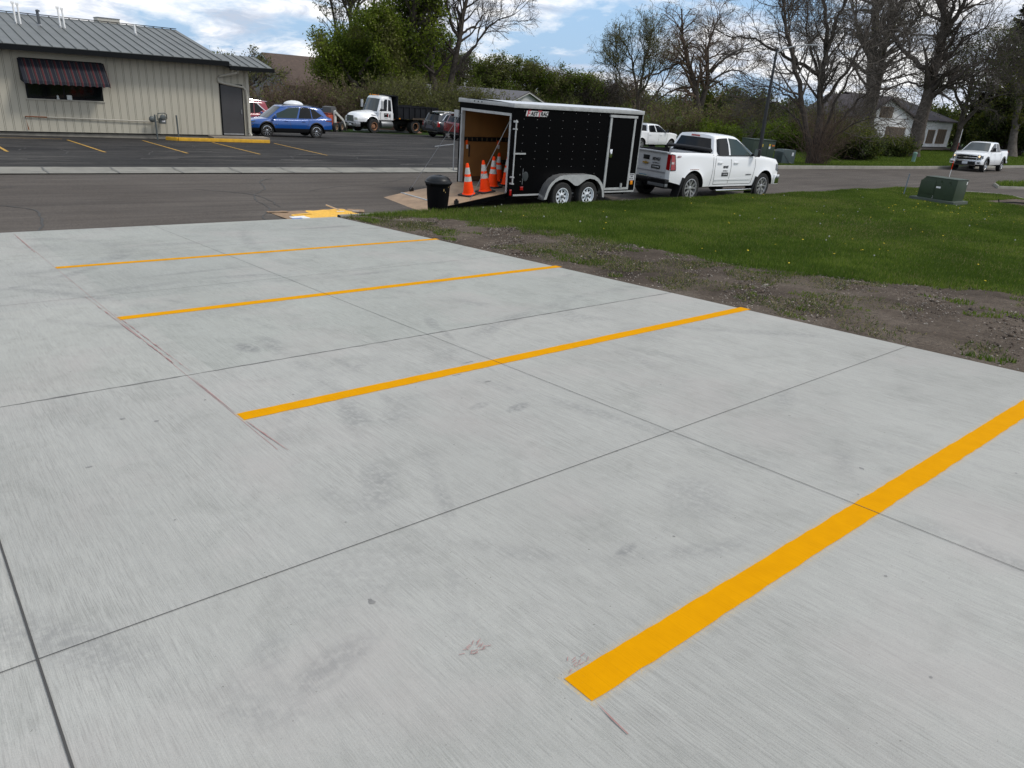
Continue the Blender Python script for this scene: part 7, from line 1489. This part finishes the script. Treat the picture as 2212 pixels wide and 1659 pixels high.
Z = np.vectorize(lz)(X, Y) + .026; s = .0045 + .011 * rg.random(len(X)) ** 3 + (rg.random(len(X)) < .006) * .016
stones('gravel', X, Y, Z, s, ST + [ST[2], ST[4], ST[0]], 'loose gravel and clods on the bare dirt strip beside the concrete')
n = 46000; Y = rg.uniform(0, 13.3, n); X = 6.95 + (np.interp(Y, *DB) - 6.6) * rg.random(n); k = vnoise(X, Y, 1.5, 33) > .3; X, Y = X[k], Y[k]
blades('sparse_weeds', X, Y, np.vectorize(lz)(X, Y) + .026, .015 + .03 * rg.random(len(X)), .012, [GR[0], GR[3], leafm('weed_dull', (.055, .060, .028))], 'thin weeds and dry bits scattered over the dirt strip', lean=.9)
n = 500; Y = rg.uniform(.5, 13, n); X = 7.1 + (np.interp(Y, *DB) - 7.2) * rg.random(n); k = vnoise(X, Y, 1.2, 55) > .6; X, Y = X[k], Y[k]
stones('soil_clods', X, Y, np.vectorize(lz)(X, Y) + .03, .015 + .03 * rg.random(len(X)) ** 2, ST[3:], 'dark crumbly soil clods on the bare strip')
b = MB(); b.lathe([(.001, .045), (.035, .035), (.06, .01), (.055, -.02)], 7); o = b.build('stone', ST[0], smooth=False); o.location = (8.53, 4.82, lz(8.53, 4.82) + .01); o.scale = (1, .7, .8); tag(o, 'largest pale stone lying on the dirt strip', 'stone')
# dandelions (each a flower of its own)
YF_ = mat('dandelion_yellow', (.75, .55, .02), .7); SH_ = mat('seed_head', (.34, .35, .30), .9); STM = mat('flower_stem', (.09, .14, .04), .8)
def flower(kind):
    b = MB(); h_ = .10 if kind == 'y' else .17
    if kind == 'y': b.lathe([(.001, h_ - .005), (.022, h_), (.018, h_ + .010), (.001, h_ + .012)], 8)
    else: b.lathe([(.001, h_ - .022), (.019, h_ - .012), (.023, h_), (.018, h_ + .013), (.001, h_ + .021)], 8)
    nm = 'dandelion' if kind == 'y' else 'dandelion_seed_head'; o = b.build(nm, YF_ if kind == 'y' else SH_, smooth=True)
    tag(o, 'small yellow dandelion flower in the near lawn' if kind == 'y' else 'pale dandelion seed head on a thin stalk in the near lawn', 'flower', 'yellow dandelions in the lawn' if kind == 'y' else 'dandelion seed heads in the lawn')
    b = MB(); b.tube([(0, 0, -.02), (0, 0, h_ - .01)], .0035, 4); b.build('stem', STM, o); return o
rF = random.Random(9)
for kind, cnt in (('y', 110), ('s', 50)):
    f0 = flower(kind); i = 0
    while i < cnt:
        x = 9.5 + 22 * rF.random() ** 1.1; y = rF.uniform(3.0, 13.3)
        if kind == 'y' and rF.random() < .4: x, y = rF.gauss(26.5, 1.6), rF.gauss(9.0, 1.0)
        if x < dbx(min(y, 13.2)) + .5 or y > yn(x) - .1 or y < 2.5 or (kind == 'y' and y < 5 and rF.random() < .7): continue
        if 27.6 < x < 29.6 and 9.3 < y < 11.2: continue
        c = f0 if i == 0 else copy_tree(f0); c.location = (x, y, lz(x, y)); s_ = rF.uniform(.8, 1.3); s_ *= .62; c.scale = (s_, s_, s_); c.rotation_euler = (rF.uniform(-.2, .2), rF.uniform(-.2, .2), 0); i += 1
